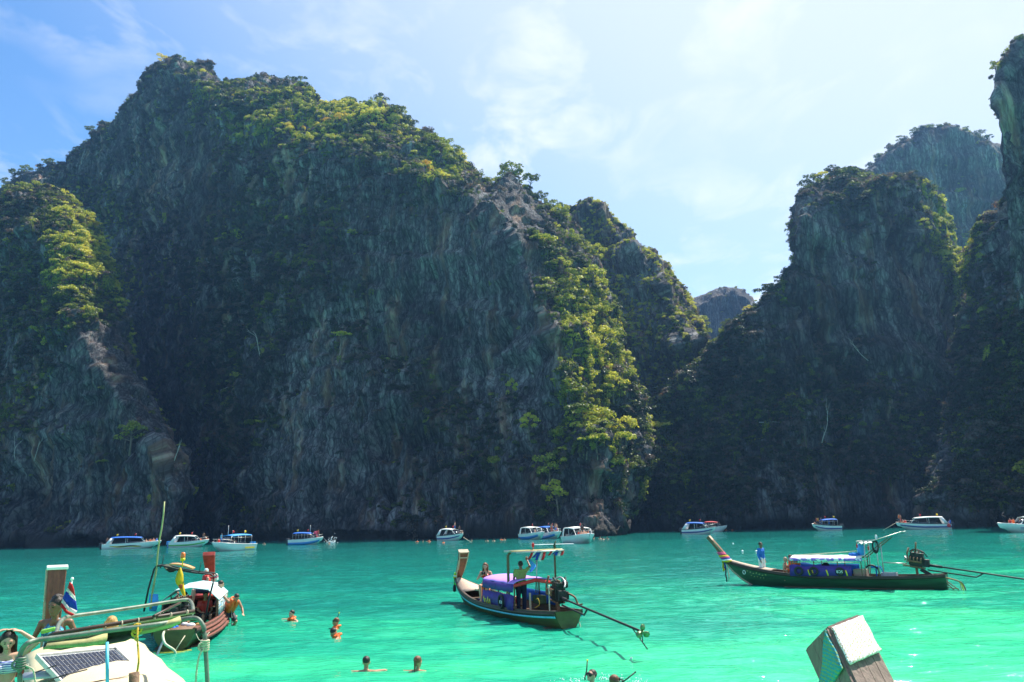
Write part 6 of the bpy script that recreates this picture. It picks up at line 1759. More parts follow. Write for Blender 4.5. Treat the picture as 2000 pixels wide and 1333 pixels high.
for px, r_, lab in ((1571, .21, 'leftmost black tyre fender on the blue tarp of the right longtail boat'), (1600, .21, 'second black tyre fender, right of the leftmost, on the blue tarp'), (1650, .19, 'black round fender lettered SCB on the right longtail boat')):
    x = XR(px); P = glob(tR, (x, sd_ * .90, .74)); o = tyre(P, r_, (PI / 2, 0, tR.rotation_euler[2]), lab)
    if 'SCB' in lab:
        s = MB(); s.lathe((0, 0, -.03), [(.16, 0), (.16, .04)], 20); c_ = s.build('face_plate', K['black'], o)
        tx = text_part('lettering', 'SCB', .16, (0, 0, .025 if sd_ < 0 else -.045), (0, 0, PI) if sd_ < 0 else (PI, 0, 0), K['white'], o, .004)
        tx['_fix'] = 1
# stern frame with raised awning
xf0, xf1 = XR(1695), XR(1722)
for sg in (-1, 1):
    s = MB(); p = loc_at(tR, 1707, 1056, 0); s.tube([(xf0, sg * .5, .5), (xf0 - .1, sg * .5, p.z)], .022, 7); s.build('frame_post', K['steel'], tR)
    s = MB(); p2 = loc_at(tR, 1723, 1060, 0); s.tube([(xf1, sg * .5, .5), (xf1, sg * .5, p2.z)], .022, 7); s.build('frame_post', K['steel'], tR)
    p3 = loc_at(tR, 1738, 1050, 0); s = MB(); s.tube([(xf0 + .05, sg * .5, 1.3), (p3.x, sg * .5, p3.z)], .022, 7); s.build('frame_brace', K['wood_brown'], tR)
pa, pb, pc_, pd = loc_at(tR, 1712, 1056, 0), loc_at(tR, 1760, 1040, 0), loc_at(tR, 1678, 1058, 0), loc_at(tR, 1700, 1062, 0)
s = MB(); s.sheet([[(pa.x, -.55, pa.z), (pa.x, .55, pa.z)], [((pa.x + pb.x) / 2, -.56, (pa.z + pb.z) / 2 - .02), ((pa.x + pb.x) / 2, .56, (pa.z + pb.z) / 2 - .02)], [(pb.x, -.55, pb.z), (pb.x, .55, pb.z)]], .012); s.build('frame_awning', K['tarp_teal'], tR)
s = MB()
for sg in (-1, 1): s.tube([(pc_.x, sg * .55, pc_.z), (pa.x, sg * .56, pa.z + .02), (pb.x - .1, sg * .56, pb.z + .03)], .02, 6)
for p in (pc_, pa, pb): s.tube([(p.x, -.6, p.z + .02), (p.x, .6, p.z + .02)], .02, 6)
s.build('awning_frame', K['steel'], tR)
s = MB(); rows = [[(pc_.x + (pd.x - pc_.x) * i / 5, -.5, pc_.z - .02 - .06 * (i % 2)), (pc_.x + (pd.x - pc_.x) * i / 5, .5, pc_.z - .03 - .08 * ((i + 1) % 2))] for i in range(6)]; s.sheet(rows, .03); s.build('rolled_plastic', K['white_cloth'], tR)
s = MB(); s.ball((pa.x, 0, pa.z + .14), 1, 8, 8, (.05, .05, .11)); s.build('lamp', K['white_cloth'], tR)
for p, lab in ((pc_, 'small red tassel hanging from the left end of the raised awning frame'), (pd, 'red cloth tied under the raised awning frame')):
    s = MB(); s.tube([(0, 0, 0), (0, 0, -.12)], .008, 5); s.ball((0, 0, -.18), 1, 8, 6, (.04, .04, .09)); o = s.build('tassel', K['red_s'], None); o.location = glob(tR, (p.x, sd_ * .55, p.z)); tag(o, lab, 'tassel')
s = MB(); s.ring((0, 0, 0), .14, .03, 'Y', 20, 7); s.ring((.01, .04, -.02), .15, .03, 'Y', 20, 7); o = s.build('coiled_hose', K['black'], None); o.location = glob(tR, (XR(1721), sd_ * .5, loc_at(tR, 1721, 1066, 0).z)); o.rotation_euler = (0, 0, tR.rotation_euler[2]); o.scale = (.8, 1, 1.6); tag(o, 'coil of black hose hanging from the stern frame of the right boat', 'hose')
s = MB(); s.lathe((0, 0, 0), [(.14, 0), (.16, .02), (.17, .42), (.12, .47), (.08, .47)], 14); o = s.build('plastic_barrel', K['lblue_can'], None); o.location = glob(tR, (XR(1688), .1, zr + .10)); tag(o, 'light blue plastic barrel standing on the roof end of the right boat', 'barrel')
s = MB(); g = random.Random(9)
for i in range(8): s.ball((g.uniform(-.35, .35), g.uniform(-.3, .3), g.uniform(0, .06)), g.uniform(.08, .13), 8, 6)
o = s.build('bundle', K['blue_cloth'], None); o.location = glob(tR, (XR(1680), 0, zr + .07)); tag(o, 'blue and white bundle lying round the barrel on the right boat', 'bundle')
hose(tR, [(XR(1690), .2, zr + .30), (XR(1640), .1, zr + .22), ((xb + .3), 0, zr + .08)], .014, 'rope', 'roof_rope')
# driver's seat, box, dark heap under the roof
s = MB(); x = XR(1712); s.bar((x, 0, .5), (x, 0, .85), .05); s.box((x, 0, .90), (.35, .35, .07)); s.tube([(x - .2, 0, .9), (x - .3, 0, .6)], .02, 6); s.build('seat', K['blue_cloth'], tR)
s = MB(); s.box((0, 0, .10), (.62, .45, .03)); 
for sg in (-1, 1): s.box((0, sg * .22, .2), (.62, .02, .22)); s.box((sg * .30, 0, .2), (.02, .45, .22))
o = s.build('crate', K['grey_bag'], None); o.location = glob(tR, (XR(1737), 0, .36)); o.rotation_euler = tR.rotation_euler; tag(o, 'open grey crate on the aft deck of the right boat', 'crate')
s = MB(); s.box((0, 0, .12), (.55, .5, .32)); o = s.build('box', K['wood_pale'], None, bevel=.01); o.location = glob(tR, (XR(1682), 0, .52)); o.rotation_euler = tR.rotation_euler; tag(o, 'wooden box under the roof end of the right boat', 'box')
s = MB(); s.ring((0, 0, 0), .30, .035, 'Y', 24, 8); o = s.build('hoop', K['black'], None); o.location = glob(tR, (XR(1705), sd_ * .2, .68)); o.rotation_euler = (0, 0, tR.rotation_euler[2]); tag(o, 'black wheel rim leaning behind the roof posts of the right boat', 'hoop')
for px, lab, cl in ((1608, 'dark shape of luggage piled high under the roof of the right boat', 'navy_cloth'), (1590, 'low dark bag beside the luggage pile under the roof', 'dark')):
    s = MB(); g = random.Random(px)
    for i in range(6): s.ball((g.uniform(-.25, .25), g.uniform(-.3, .3), .1 + g.uniform(0, .45 if px == 1608 else .2)), g.uniform(.14, .22), 8, 6)
    o = s.build('luggage', K[cl], None); o.location = glob(tR, (XR(px), .1, .42)); tag(o, lab, 'luggage')
# engine high on its post, tail to the right
eR = loc_at(tR, 1790, 1105, 0)
dR = loc_at(tR, 2000, 1141, 0) - loc_at(tR, 1800, 1111, 0)
W_ = engine(tR, eR, dR, 5.3, scale=1.15, tiller=[loc_at(tR, 1726, 1099, 0)])
s = MB(); s.tube([W_(.05, .0, .5), W_(.05, 0, .85)], .035, 8); s.build('exhaust_stack', K['rusty'], tR)
s = MB(); s.bar(eR + Vector((-.15, 0, -.15)), (fR(.03)[0] + .1, 0, .45), .18, .14); s.build('pivot_post', K['engine'], tR)
for k_ in range(3):
    q = Vector((-LR / 2, sd_ * (.1 + .1 * k_), .42)); hose(tR, [q + Vector((.1, 0, .1)), q + Vector((-.25, .02, .02)), q + Vector((-.48 - .05 * k_, .02, -.12)), q + Vector((-.50 - .1 * k_, .02, -.50))], .026, ['hose', 'yellow_s', 'rusty'][k_])
s = MB(); s.tube([(-LR / 2 + .02, 0, .35), (-LR / 2 - .45, 0, -.05)], .02, 6); s.tube([(-LR / 2 + .02, .2, .3), (-LR / 2 - .35, .2, -.1)], .02, 6); s.tube([(-LR / 2, .1, .1), (-LR / 2 - .4, .1, .05)], .02, 6); s.build('stern_bracket', K['rusty'], tR)
# people on the right boat
xP = XR(1490)
J = stand_pose(1.68, elL=(-.24, -.06, 1.12), wrL=(-.22, .02, .88), hdL=(-.21, .05, .79), elR=(.24, .0, 1.12), wrR=(.22, .10, .88), hdR=(.21, .13, .79), head_rot=head_frame(0, -.25))
p_ = person(glob(tR, (xP, 0, .30)), face_to(tR, PI - .35 * sd_), J, 'skin_d', 'standing man in a blue long sleeved shirt, white shorts and dark glasses', wear=(('long_shirt', 'blue_cloth'), ('shorts', 'white_cloth')), hair='hair_d', shades=True, voxel=.014)
J = sit_pose(head_rot=head_frame(-.1, 0), elL=(-.25, -.05, .28), wrL=(-.28, .12, .12), hdL=(-.28, .18, .06), elR=(.25, .0, .28), wrR=(.24, .2, .2), hdR=(.24, .27, .16))
person(glob(tR, (XR(1536), sd_ * .15, .50)), face_to(tR, PI), J, 'skin_l', 'bare backed bald man sitting before the roof of the right boat', wear=(('shorts', 'navy_cloth'),), hair=None, voxel=.014, scale=.95)
J = sit_pose(head_rot=head_frame(-.4, 0), head=(0, .10, .73))
person(glob(tR, (XR(1550), sd_ * .05, .62)), face_to(tR, .9 * sd_), J, 'skin_m', 'child in an orange life jacket bending forward before the right boat\'s roof', wear=(('vest', 'orange'), ('shorts', 'orange')), hair='hair_d', voxel=.014, scale=.92)
person(glob(tR, (XR(1562), sd_ * .25, .52)), face_to(tR, -.6 * sd_), sit_pose(head_rot=head_frame(-.2, 0)), 'skin_m', 'second figure in orange half hidden by the roof edge of the right boat', wear=(('vest', 'orange'),), hair='hair_d', voxel=.015, scale=.82)
# ------------------------------------------------------------------ left boat, stern towards the viewer
tL, LL = boat_frame(at(326, 1284), at(414, 1196), 'longtail_boat', 'brown longtail boat with pale blue roof, red prow and black pipe frame at the left')
LL = 10.2
tL.location = tL.location + Vector((math.cos(tL.rotation_euler[2]), math.sin(tL.rotation_euler[2]), 0)) * .2
fL = hull_fn(LL, 1.75, .50, .75, stern_w=.62, stern_rise=.05)
longtail_hull(tL, fL, 'hull_olive', 'wood_worn', inner='wood_brown')
topL = loc_at(tL, 408, 1082, 0)
bL, tpL = prow(tL, fL, LL, topL, .20, .44, 'wood_red', cap=None, curve=.15, deckm='wood_red')
garland(tL, bL, tpL, .10, .20, ['white_cloth', 'white_cloth', 'pink_cloth', 'white_cloth'], r=.06)
# outer fender strakes along the starboard side
s = MB(); n = 22
for off, zz in ((.10, -.10), (.16, -.20), (.20, -.30)):
    s.sheet([[(fL(.06 + .80 * i / n)[0], -(fL(.06 + .80 * i / n)[1] + .03), fL(.06 + .80 * i / n)[2] + zz + .05), (fL(.06 + .80 * i / n)[0], -(fL(.06 + .80 * i / n)[1] + off), fL(.06 + .80 * i / n)[2] + zz)] for i in range(n + 1)], .05)
s.build('side_plank', K['wood_worn'], tL)
s = MB(); s.sheet([[(-LL / 2 - .02, -.48, .0), (-LL / 2 - .02, .50, .0)], [(-LL / 2 - .35, -.55, -.03), (-LL / 2 - .25, .45, -.03)]], .06); s.build('stern_step', K['weed'], tL)
zl = lambda px, py, ly: loc_at(tL, px, py, ly)
# roof
ra = zl(385, 1180, -.70); rb = zl(405, 1160, -.70)
xr0, xr1 = -LL * .18, LL * .17
zr = 1.44
s = MB(); rows = []
for i in range(8):
    x = xr0 + (xr1 - xr0) * i / 7; rows.append([(x, -.86, zr - .40), (x, -.52, zr - .08), (x, 0, zr), (x, .46, zr - .06), (x, .84, zr - .36)])
s.sheet(rows, .02, smooth=False); s.build('canopy', K['tarp_blue'], tL)
for sg in (-1, 1):
    for x in (xr0 + .05, 0, xr1 - .05): s = MB(); s.bar((x, sg * .80, .45), (x, sg * .80, zr - .36), .04); s.build('canopy_post', K['wood_brown'], tL)
s = MB()
for i in range(14):
    x = xr0 + (xr1 - xr0) * i / 13; s.tube([(x, -.84, zr - .40), (x + .1 * math.sin(i), -.86, .62)], .008, 4)
for z in (.75, .92): s.tube([(xr0 + (xr1 - xr0) * i / 10, -.86, z + .03 * math.sin(i)) for i in range(11)], .008, 4)
s.build('side_netting', K['rope'], tL)
for sg in (-1, 1):
    s = MB(); s.sheet([[(xr0 + .2 + (xr1 - xr0 - .4) * i / 9, sg * (.84 + .01 * math.sin(i * 2)), .98), (xr0 + .2 + (xr1 - xr0 - .4) * i / 9, sg * .86, .52)] for i in range(10)], .012); s.build('side_tarp', K['dark'] if sg > 0 else K['print_blue'], tL)
# stern frame: tall black pipe goal with small roof and amber beacon
fx = -LL * .26
tl, tr_ = zl(309, 1106, 0), zl(415, 1122, 0)
def PF(px, py, x=None):          # point of the frame plane (across the boat) seen at the pixel
    d = ray(px, py); a = tL.rotation_euler[2]; n_ = Vector((math.cos(a), math.sin(a), 0)); p0 = Vector(glob(tL, (fx if x is None else x, 0, 0)))
    k = (p0 - Vector((0, 0, CAMZ))).dot(n_) / d.dot(n_); return local(tL, Vector((0, 0, CAMZ)) + d * k)
pts = [PF(281, 1195), PF(290, 1150), PF(301, 1112), PF(306, 1106), PF(316, 1105), PF(345, 1113), PF(380, 1119), PF(412, 1122), PF(418, 1127), PF(416, 1140), PF(407, 1175), PF(400, 1215)]
s = MB(); s.tube(pts, .028, 8); s.build('frame_post', K['black'], tL)
s = MB(); s.tube([p + Vector((1.1, 0, -.02)) for p in pts[2:-3]], .022, 7); s.tube([pts[3], pts[3] + Vector((1.1, 0, 0))], .02, 6); s.tube([pts[-4], pts[-4] + Vector((1.1, 0, 0))], .02, 6); s.build('frame_rail', K['black'], tL)
a_, b_ = PF(318, 1105), PF(345, 1113)
s = MB(); s.sheet([[a_.lerp(b_, u) + Vector((v * 1.0, 0, -.14 * math.sin(u * PI) * (1 if v < .7 else .4))) for u in (0, .25, .5, .75, 1)] for v in (0, .35, .7, 1)], .015); s.build('sagging_tarp', K['tarp_dark'], tL)
a_, b_ = PF(330, 1103), PF(376, 1112)
s = MB(); s.sheet([[a_.lerp(b_, u) + Vector((v * .7, 0, .05 * math.sin(u * PI))) for u in (0, .25, .5, .75, 1)] for v in (0, .5, 1)], .04); s.build('roof_board', mat('faded_orange_board', (.62, .28, .12), rough=.7), tL)
p = PF(356, 1108); s = MB(); s.tube([p, p + Vector((0, 0, .20))], .018, 6); s.lathe(p + Vector((0, 0, .18)), [(.07, 0), (.07, .09)], 12); s.build('beacon_base', K['yellow_s'], tL)
s = MB(); s.lathe(p + Vector((0, 0, .27)), [(.068, 0), (.072, .04), (.066, .13), (.045, .17)], 14); s.build('beacon_lens', K['amber'], tL)
for px in (316, 389):
    q = PF(px, 1106 if px < 350 else 1119); s = MB(); s.tube([q, q + Vector((0, -.04, .32))], .010, 5); s.build('aerial', K['black'], tL)
# long bamboo pole
s = MB(); q0 = PF(294, 1190); q1 = PF(322, 980)
s.tube([q0 + (q1 - q0) * (k / 8) + Vector((0, .015 * math.sin(k * 1.7), 0)) for k in range(9)], [.032 - .0012 * k for k in range(9)], 7)
for k in range(1, 12): s.ball(q0 + (q1 - q0) * (k / 12), .034 - .001 * k, 7, 4, (1, 1, .4))
o = s.build('bamboo_pole', mat('green_bamboo', (.34, .33, .14), rough=.5, var=.3, scale=4), None); o.location = tL.location; o.rotation_euler = tL.rotation_euler
tag(o, 'tall thin bamboo pole standing at the stern frame of the left boat', 'pole')
# yellow temple flag
f0 = PF(350, 1109); s = MB(); rows = []
for i, (l, r_, y) in enumerate(((351, 353, 1109), (345, 358, 1122), (342, 359, 1133), (344, 359, 1140), (350, 360, 1148), (354, 362, 1158), (358, 363, 1166), (357, 367, 1170))):
    A_, B_ = PF(l, y, fx - .08), PF(r_, y, fx - .08); A_.x += .05 * math.sin(i * 1.3); B_.x += .04 * math.cos(i * 1.7); M_ = (A_ + B_) / 2; M_.x -= .05
    rows.append([A_, M_, B_])
s.sheet(rows, .008); o = s.build('yellow_flag', K['yellow_cloth'], None); o.location = tL.location; o.rotation_euler = tL.rotation_euler; tag(o, 'limp yellow flag with a red emblem hanging from the left boat frame', 'flag')
s = MB(); A_ = PF(353, 1146, fx - .16); s.ring(A_, .05, .012, 'X', 14, 5); s.bar(A_ + Vector((0, -.04, .03)), A_ + Vector((0, .04, -.05)), .015); s.bar(A_ + Vector((0, .03, .03)), A_ + Vector((0, -.03, -.06)), .015); e_ = s.build('flag_emblem', K['red_s'], o)
# engine, tail tube running aft, hoses, deck gear
eL = Vector((-LL * .33, .10, .80))
W_ = engine(tL, eL, Vector((-1, .35, -.12)), 2.3, scale=.95)
hose(tL, [(-LL / 2 + .2, .25, .55), (-LL / 2 - .2, .25, .45), (-LL / 2 - .40, .15, .25), (-LL / 2 - .38, -.10, .05), (-LL / 2 - .30, -.12, -.2)], .035)
s = MB(); s.tube([(-LL / 2 + .6, .15, .75), (-LL / 2 - .35, .35, -.05)], .035, 7); s.build('rudder_bar', K['steel'], tL)
s = MB(); s.tube([(-LL / 2 - .1, -.3, .4), (-LL / 2 - .35, -.1, .05)], .014, 5); s.build('stick', K['rope'], tL)
for i, (dx, dy, z, cl, nm, lab) in enumerate(((1.3, -.2, .62, 'white_cloth', 'bag', 'crumpled white plastic bag on the stern deck of the left boat'), (1.0, .2, .58, 'blue_cloth', 'bag', 'blue cloth lying on the stern deck of the left boat'), (1.5, .45, .62, 'grey_bag', 'bag', 'grey bag lying beside the engine of the left boat'), (1.25, -.5, .58, 'hair_f', 'bag', 'tan bundle at the stern rail of the left boat'))):
    s = MB(); g = random.Random(i + 40)
    for _ in range(6): s.ball((g.uniform(-.16, .16), g.uniform(-.2, .2), g.uniform(-.02, .10)), g.uniform(.06, .12), 7, 5, (1.2, 1, .6))
    o = s.build(nm, K[cl], None); o.location = glob(tL, (-LL / 2 + dx, dy, z - .12)); tag(o, lab, 'bag')
s = MB(); s.sheet([[(-LL / 2 + .05, y, .52) for y in (-.45, 0, .45)], [(-LL / 2 + 1.6, y, .50) for y in (-.70, 0, .70)]], .03); s.build('stern_deck', K['wood_brown'], tL)
for i, (px, py, cl, lab) in enumerate(((300, 1168, 'lblue_can', 'bright blue cloth hanging inside the left boat behind the frame post'),)):
    q = PF(px, py); s = MB(); s.sheet([[(0, -.12, .1), (0, .12, .12)], [(.03, -.15, -.15), (-.02, .13, -.12)], [(0, -.1, -.4), (.03, .1, -.38)]], .015); o = s.build('cloth', K[cl], None); o.location = glob(tL, q); o.rotation_euler = tL.rotation_euler; tag(o, lab, 'cloth')
hose(tL, [(-LL / 2 + .1, -.5, .55), (-LL / 2 - .1, -.7, .25), (-LL / 2 + .2, -.9, .42)], .012, 'rope', 'stern_rope')
# people on the left boat
J = sit_pose(elR=(.36, .02, .38), wrR=(.50, .14, .2), hdR=(.54, .2, .15), head_rot=head_frame(0, 1.2))
pp = glob(tL, (xr1 + .9, -.05, .95))
person(pp, face_to(tL, PI * .6), J, 'skin_l', 'person in red vest and light blue cap sitting near the left boat\'s red prow', wear=(('vest', 'red_s'), ('shorts', 'navy_cloth')), hair='tarp_blue', voxel=.014)
s = MB(); s.box((xr1 + .9, 0, .85), (.4, 1.2, .06)); s.build('bow_seat', K['wood_red'], tL)
J = stand_pose(1.7, pelvis=(0, -.14, .72), neck=(0, .22, 1.14), head=(0, .38, 1.22), shL=(-.18, .18, 1.10), shR=(.18, .18, 1.10), elL=(-.26, .30, .86), elR=(.34, .10, 1.30), wrL=(-.22, .46, .70), wrR=(.46, .0, 1.42), hdL=(-.2, .54, .64), hdR=(.54, -.02, 1.44),
               hpL=(-.09, -.14, .70), hpR=(.09, -.14, .70), knL=(-.14, .14, .44), knR=(.14, .10, .42), anL=(-.12, -.12, .12), anR=(.12, -.12, .10), toL=(-.12, .0, .02), toR=(.12, .0, .0), head_rot=head_frame(-.5, 0))
P = atY(444, 1262, local(tL, (0, 0, 0)).x * 0 + glob(tL, (.6, -1.15, 0)).y); P = glob(tL, (.25, -1.08, -.28))
person(P, face_to(tL, -2.6), J, 'skin_m', 'snorkeller in an orange life jacket climbing the side ladder of the left boat', wear=(('vest', 'orange'), ('shorts', 'dark')), hair='hair_d', voxel=.014)
s = MB()
for y in (-.18, .18): s.tube([(.35 + y, -.95, .62), (.35 + y, -1.12, .5), (.35 + y, -1.16, -.45)], .018, 6)
for z in (.3, .05, -.2): s.bar((.17, -1.15, z), (.53, -1.15, z), .03)
s.build('ladder', K['steel'], tL)
J = sit_pose(head_rot=head_frame(-.2, .3))
person(glob(tL, (.9, -.62, .60)), face_to(tL, -PI / 2), J, 'skin_l', 'passenger sitting at the open side of the left boat, arm stretched to the climber', wear=(('shorts', 'red_s'),), hair='hair_d', voxel=.015)
for i, (x, y, lab, cl) in enumerate(((-.6, .3, 'dark haired passenger deep under the pale blue roof, left side', 'navy_cloth'), (-.9, -.35, 'passenger in a red top under the rear of the pale blue roof', 'red_s'))):
    person(glob(tL, (x, y, .42)), face_to(tL, PI + .3 * i), sit_pose(), 'skin_m', lab, wear=(('shirt', cl), ('shorts', 'dark')), hair='hair_d', voxel=.018, fingers=False, scale=.95)

# ------------------------------------------------------------------ nearest boat, seen over its stern frame
st_ = atY(205, 1400, 5.4); st_.z = 0; bw = atY(95, 1290, 13.6); bw.z = 0
tN, LN = boat_frame(st_, bw, 'longtail_boat', 'nearest longtail boat, bottom left, with cream canvas roof and rolled khaki awning')
LN = (bw - st_).length + .8
fN = hull_fn(LN, 1.85, .55, .62, stern_w=.6)
longtail_hull(tN, fN, 'hull_olive', 'wood_red', inner='wood_brown', planks=False)
topN = loc_at(tN, 112, 1111, 0)
bN, tpN = prow(tN, fN, LN, topN, .17, .27, 'wood', cap='white', curve=.30, thick=.09, deckm='wood_red')
s = MB()
for i in range(6):
    a0, a1 = bN.lerp(tpN, i / 6), bN.lerp(tpN, (i + 1) / 6); c0 = -.15 * math.sin(i / 6 * PI); c1 = -.15 * math.sin((i + 1) / 6 * PI)
    s.bar(a0 + Vector((c0 - .03, .10 + .04 * i / 6, 0)), a1 + Vector((c1 - .03, .10 + .04 * (i + 1) / 6, 0)), .05, .03)
s.build('prow_edge', K['wood_pale'], tN)
def GN(px, py, z): return local(tN, at(px, py, z))
# canvas roof
ZE, AR = 1.78, .17
A2 = GN(282, 1261, ZE); A3 = GN(48, 1297, ZE)
xn1 = A2.x; xn0 = xn1 - 4.4; hwN = abs(A3.y - A2.y) / 2; ycN = (A3.y + A2.y) / 2
def RN(x, w, dz=0.0): return (x, ycN + w * hwN, ZE + dz + AR * (1 - abs(w) ** 2.4))
rows = []
for i in range(10):
    x = xn0 + (xn1 - xn0) * i / 9
    rows.append([RN(x, -1 + 2 * j / 12, .010 * math.sin(i * 2.2 + j) - .015 * math.sin(i * PI / 3) ** 2) for j in range(13)])
s = MB(); s.sheet(rows, .015); s.build('canopy', K['tarp_cream'], tN)
s = MB(); s.tube([RN(xn1, w / 6, -.02) for w in range(-6, 7)], .016, 6); s.tube([RN(xn0 + .9, w / 6, -.02) for w in range(-6, 7)], .02, 6); s.build('canopy_hoop', K['wood_brown'], tN)
for sg in (-1, 1):
    for x in (xn0 + .9, (xn0 + xn1) / 2 + .4, xn1 - .02): s = MB(); s.bar((x, ycN + sg * (hwN - .03), .55), (x, ycN + sg * (hwN - .03), ZE), .04); s.build('canopy_post', K['wood_brown'], tN)
# solar panel
c = [at(103, 1293, 2.02), at(212, 1272, 2.02), at(256, 1316, 1.83), at(128, 1345, 1.83)]
cx = sum(c, Vector()) / 4 + Vector((.02, -.04, .015)); u_ = (c[1] - c[0]) + (c[2] - c[3]); v_ = (c[0] - c[3]) + (c[1] - c[2])
ew, ed_ = u_.length / 2 * 1.18, v_.length / 2 * 1.15; u_.normalize(); v_.normalize()
h1, h2 = (u_ + v_).normalized(), (u_ - v_).normalized(); ex, ey = (h1 + h2).normalized(), (h1 - h2).normalized(); ez = ex.cross(ey)
tS = empty('solar_panel', cx, 0, 'framed solar panel with dark cells lying on the cream canvas roof', 'solar panel')
tS.matrix_world = Matrix(((ex.x, ey.x, ez.x, cx.x), (ex.y, ey.y, ez.y, cx.y), (ex.z, ey.z, ez.z, cx.z), (0, 0, 0, 1)))
s = MB(); s.box((0, 0, 0), (ew, ed_, .03)); s.build('backing', K['white'], tS)
s = MB()
for x in (-1, 1): s.box((x * ew / 2, 0, .012), (.018, ed_ + .018, .045))
for y in (-1, 1): s.box((0, y * ed_ / 2, .0125), (ew - .02, .018, .044))
s.build('panel_frame', K['steel'], tS)
cell = mat('solar_cell', (.012, .016, .035), rough=.12, var=.4, scale=30, spec=.7)
nx, ny = 9, 5; cw, chh = (ew - .05) / nx, (ed_ - .05) / ny
me0 = None
for i in range(nx):
    for j in range(ny):
        if me0 is None:
            s = MB(); s.box((0, 0, 0), (cw - .008, chh - .008, .006)); o = s.build('solar_cell', cell, tS); me0 = o.data
        else: o = link('solar_cell', me0, tS)
        o.location = (-ew / 2 + .025 + cw * (i + .5), -ed_ / 2 + .025 + chh * (j + .5), .018)
s = MB()
for i in range(nx):
    for dy in (-.5, .5): s.box((-ew / 2 + .025 + cw * (i + .5) + dy * cw * .45, 0, .0222), (.002, ed_ - .06, .0016))
s.build('busbar', K['steel'], tS)
# grey sheet of metal and wires left of the panel
q = at(88, 1322, 1.90); s = MB(); s.sheet([[(-.16, -.12, 0), (.16, -.16, .02)], [(-.20, .0, .03), (.15, .02, .05)], [(-.14, .14, .0), (.12, .16, .01)]], .02); o = s.build('metal_plate', K['grey_bag'], None); o.location = q; tag(o, 'bent grey metal plate lying left of the solar panel', 'plate')
for p_, l_ in (([at(62, 1316, 1.93), at(110, 1300, 2.03)], 'short thin cable running from the metal plate to the solar panel'), ([at(80, 1333, 1.93), at(130, 1318, 2.06), at(170, 1308, 2.06)], 'longer thin cable lying across the front corner of the solar panel')):
    s = MB(); s.tube(p_, .006, 5); tag(s.build('cable', K['black'], None), l_, 'cable')
# stern frame of bent pipe
def at_d(px, py, Y): return atY(px, py, Y)
yl, yr = 5.75, 6.3
T0 = Vector(tN.location)
def NF(pts): return [local(tN, atY(*p)) for p in pts]
hose(tN, NF([(40, 1420, yl), (39, 1333, yl), (38, 1300, yl), (39, 1281, yl), (45, 1266, yl), (55, 1256, yl), (70, 1251, 5.8), (100, 1247, 5.85), (200, 1234, 6.0), (300, 1221, 6.15), (345, 1213, yr), (370, 1208, yr), (385, 1209, yr), (394, 1218, yr), (399, 1232, yr), (402, 1280, yr), (405, 1333, yr), (410, 1420, yr)]), .0165, 'galv', 'frame_post')
far = [(110, 1240, 6.3), (114, 1222, 6.6), (124, 1209, 6.9), (140, 1204, 7.1), (205, 1195, 7.4), (280, 1184, 7.7), (330, 1176, 7.9), (360, 1172, 8.0), (371, 1174, 8.0), (376, 1183, 7.7), (377, 1195, 7.3), (372, 1203, 6.9)]
hose(tN, NF(far), .016, 'galv', 'frame_rail')
s = MB(); s.tube(NF([(96, 1243, 6.3), (110, 1238, 6.3), (200, 1223, 6.5), (290, 1208, 6.7), (380, 1194, 6.9)]), .016, 8); s.tube(NF([(300, 1204, 6.6), (352, 1178, 7.6)]), .012, 7); s.build('awning_bar', K['hull_brown'], tN)
# gathered awning hanging between the bars
top_ = [(98, 1245), (130, 1241), (170, 1235), (210, 1229), (250, 1221), (290, 1213), (330, 1206), (382, 1198)]
bot1 = [(92, 1256), (128, 1252), (170, 1246), (210, 1236), (250, 1230), (290, 1222), (330, 1217), (375, 1203)]
bot2 = [(84, 1262), (118, 1259), (165, 1256), (205, 1252), (245, 1243), (285, 1230), (325, 1220), (352, 1213)]
rows = [NF([(x, y, 6.25 + .006 * i * 12) for i, (x, y) in enumerate(r)]) for r in (top_, bot1)]
s = MB(); s.sheet([[a.lerp(b, v) + Vector((.05 * math.sin(v * PI) + .02 * math.sin(i * 1.9 + v * 2), 0, 0)) for i, (a, b) in enumerate(zip(*rows))] for v in (0, .33, .66, 1)], .008); s.build('rolled_awning', K['tarp_olive'], tN)
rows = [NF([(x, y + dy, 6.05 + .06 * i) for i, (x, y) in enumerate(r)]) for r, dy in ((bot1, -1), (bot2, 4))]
s = MB(); s.sheet([[a.lerp(b, v) + Vector((.10 * math.sin(v * PI) + .03 * math.sin(i * 2.3 + v * 3), 0, -.02 * math.sin(i * 1.3) ** 2 * v)) for i, (a, b) in enumerate(zip(*rows))] for v in (0, .25, .5, .75, 1)], .01); s.build('awning_underside', K['tarp_dark'], tN)  # shade beneath the gathered awning painted as a darker cloth colour
rows = [NF([(x, y + dy, 5.95 + .045 * i) for i, (x, y) in enumerate(r[:4])]) for r, dy in ((bot1, 2), (bot2, 6))]
s = MB(); s.sheet([[a.lerp(b, v) + Vector((-.06 * math.sin(v * PI), 0, .01 * math.sin(i * 3))) for i, (a, b) in enumerate(zip(*rows))] for v in (0, .3, .6, 1)], .008); s.build('awning_fold', K['tarp_olive'], tN)
rows = [NF([(x, y + dy, 6.2 + .02 * i) for i, (x, y) in enumerate(((265, 1229), (300, 1222), (335, 1213), (352, 1206)))]) for dy in (-2, 12)]
s = MB(); s.sheet([[a.lerp(b, v) + Vector((-.05 * math.sin(v * PI), 0, 0)) for a, b in zip(*rows)] for v in (0, .5, 1)], .008); s.build('awning_fold', K['tarp_olive'], tN)
g = random.Random(12)
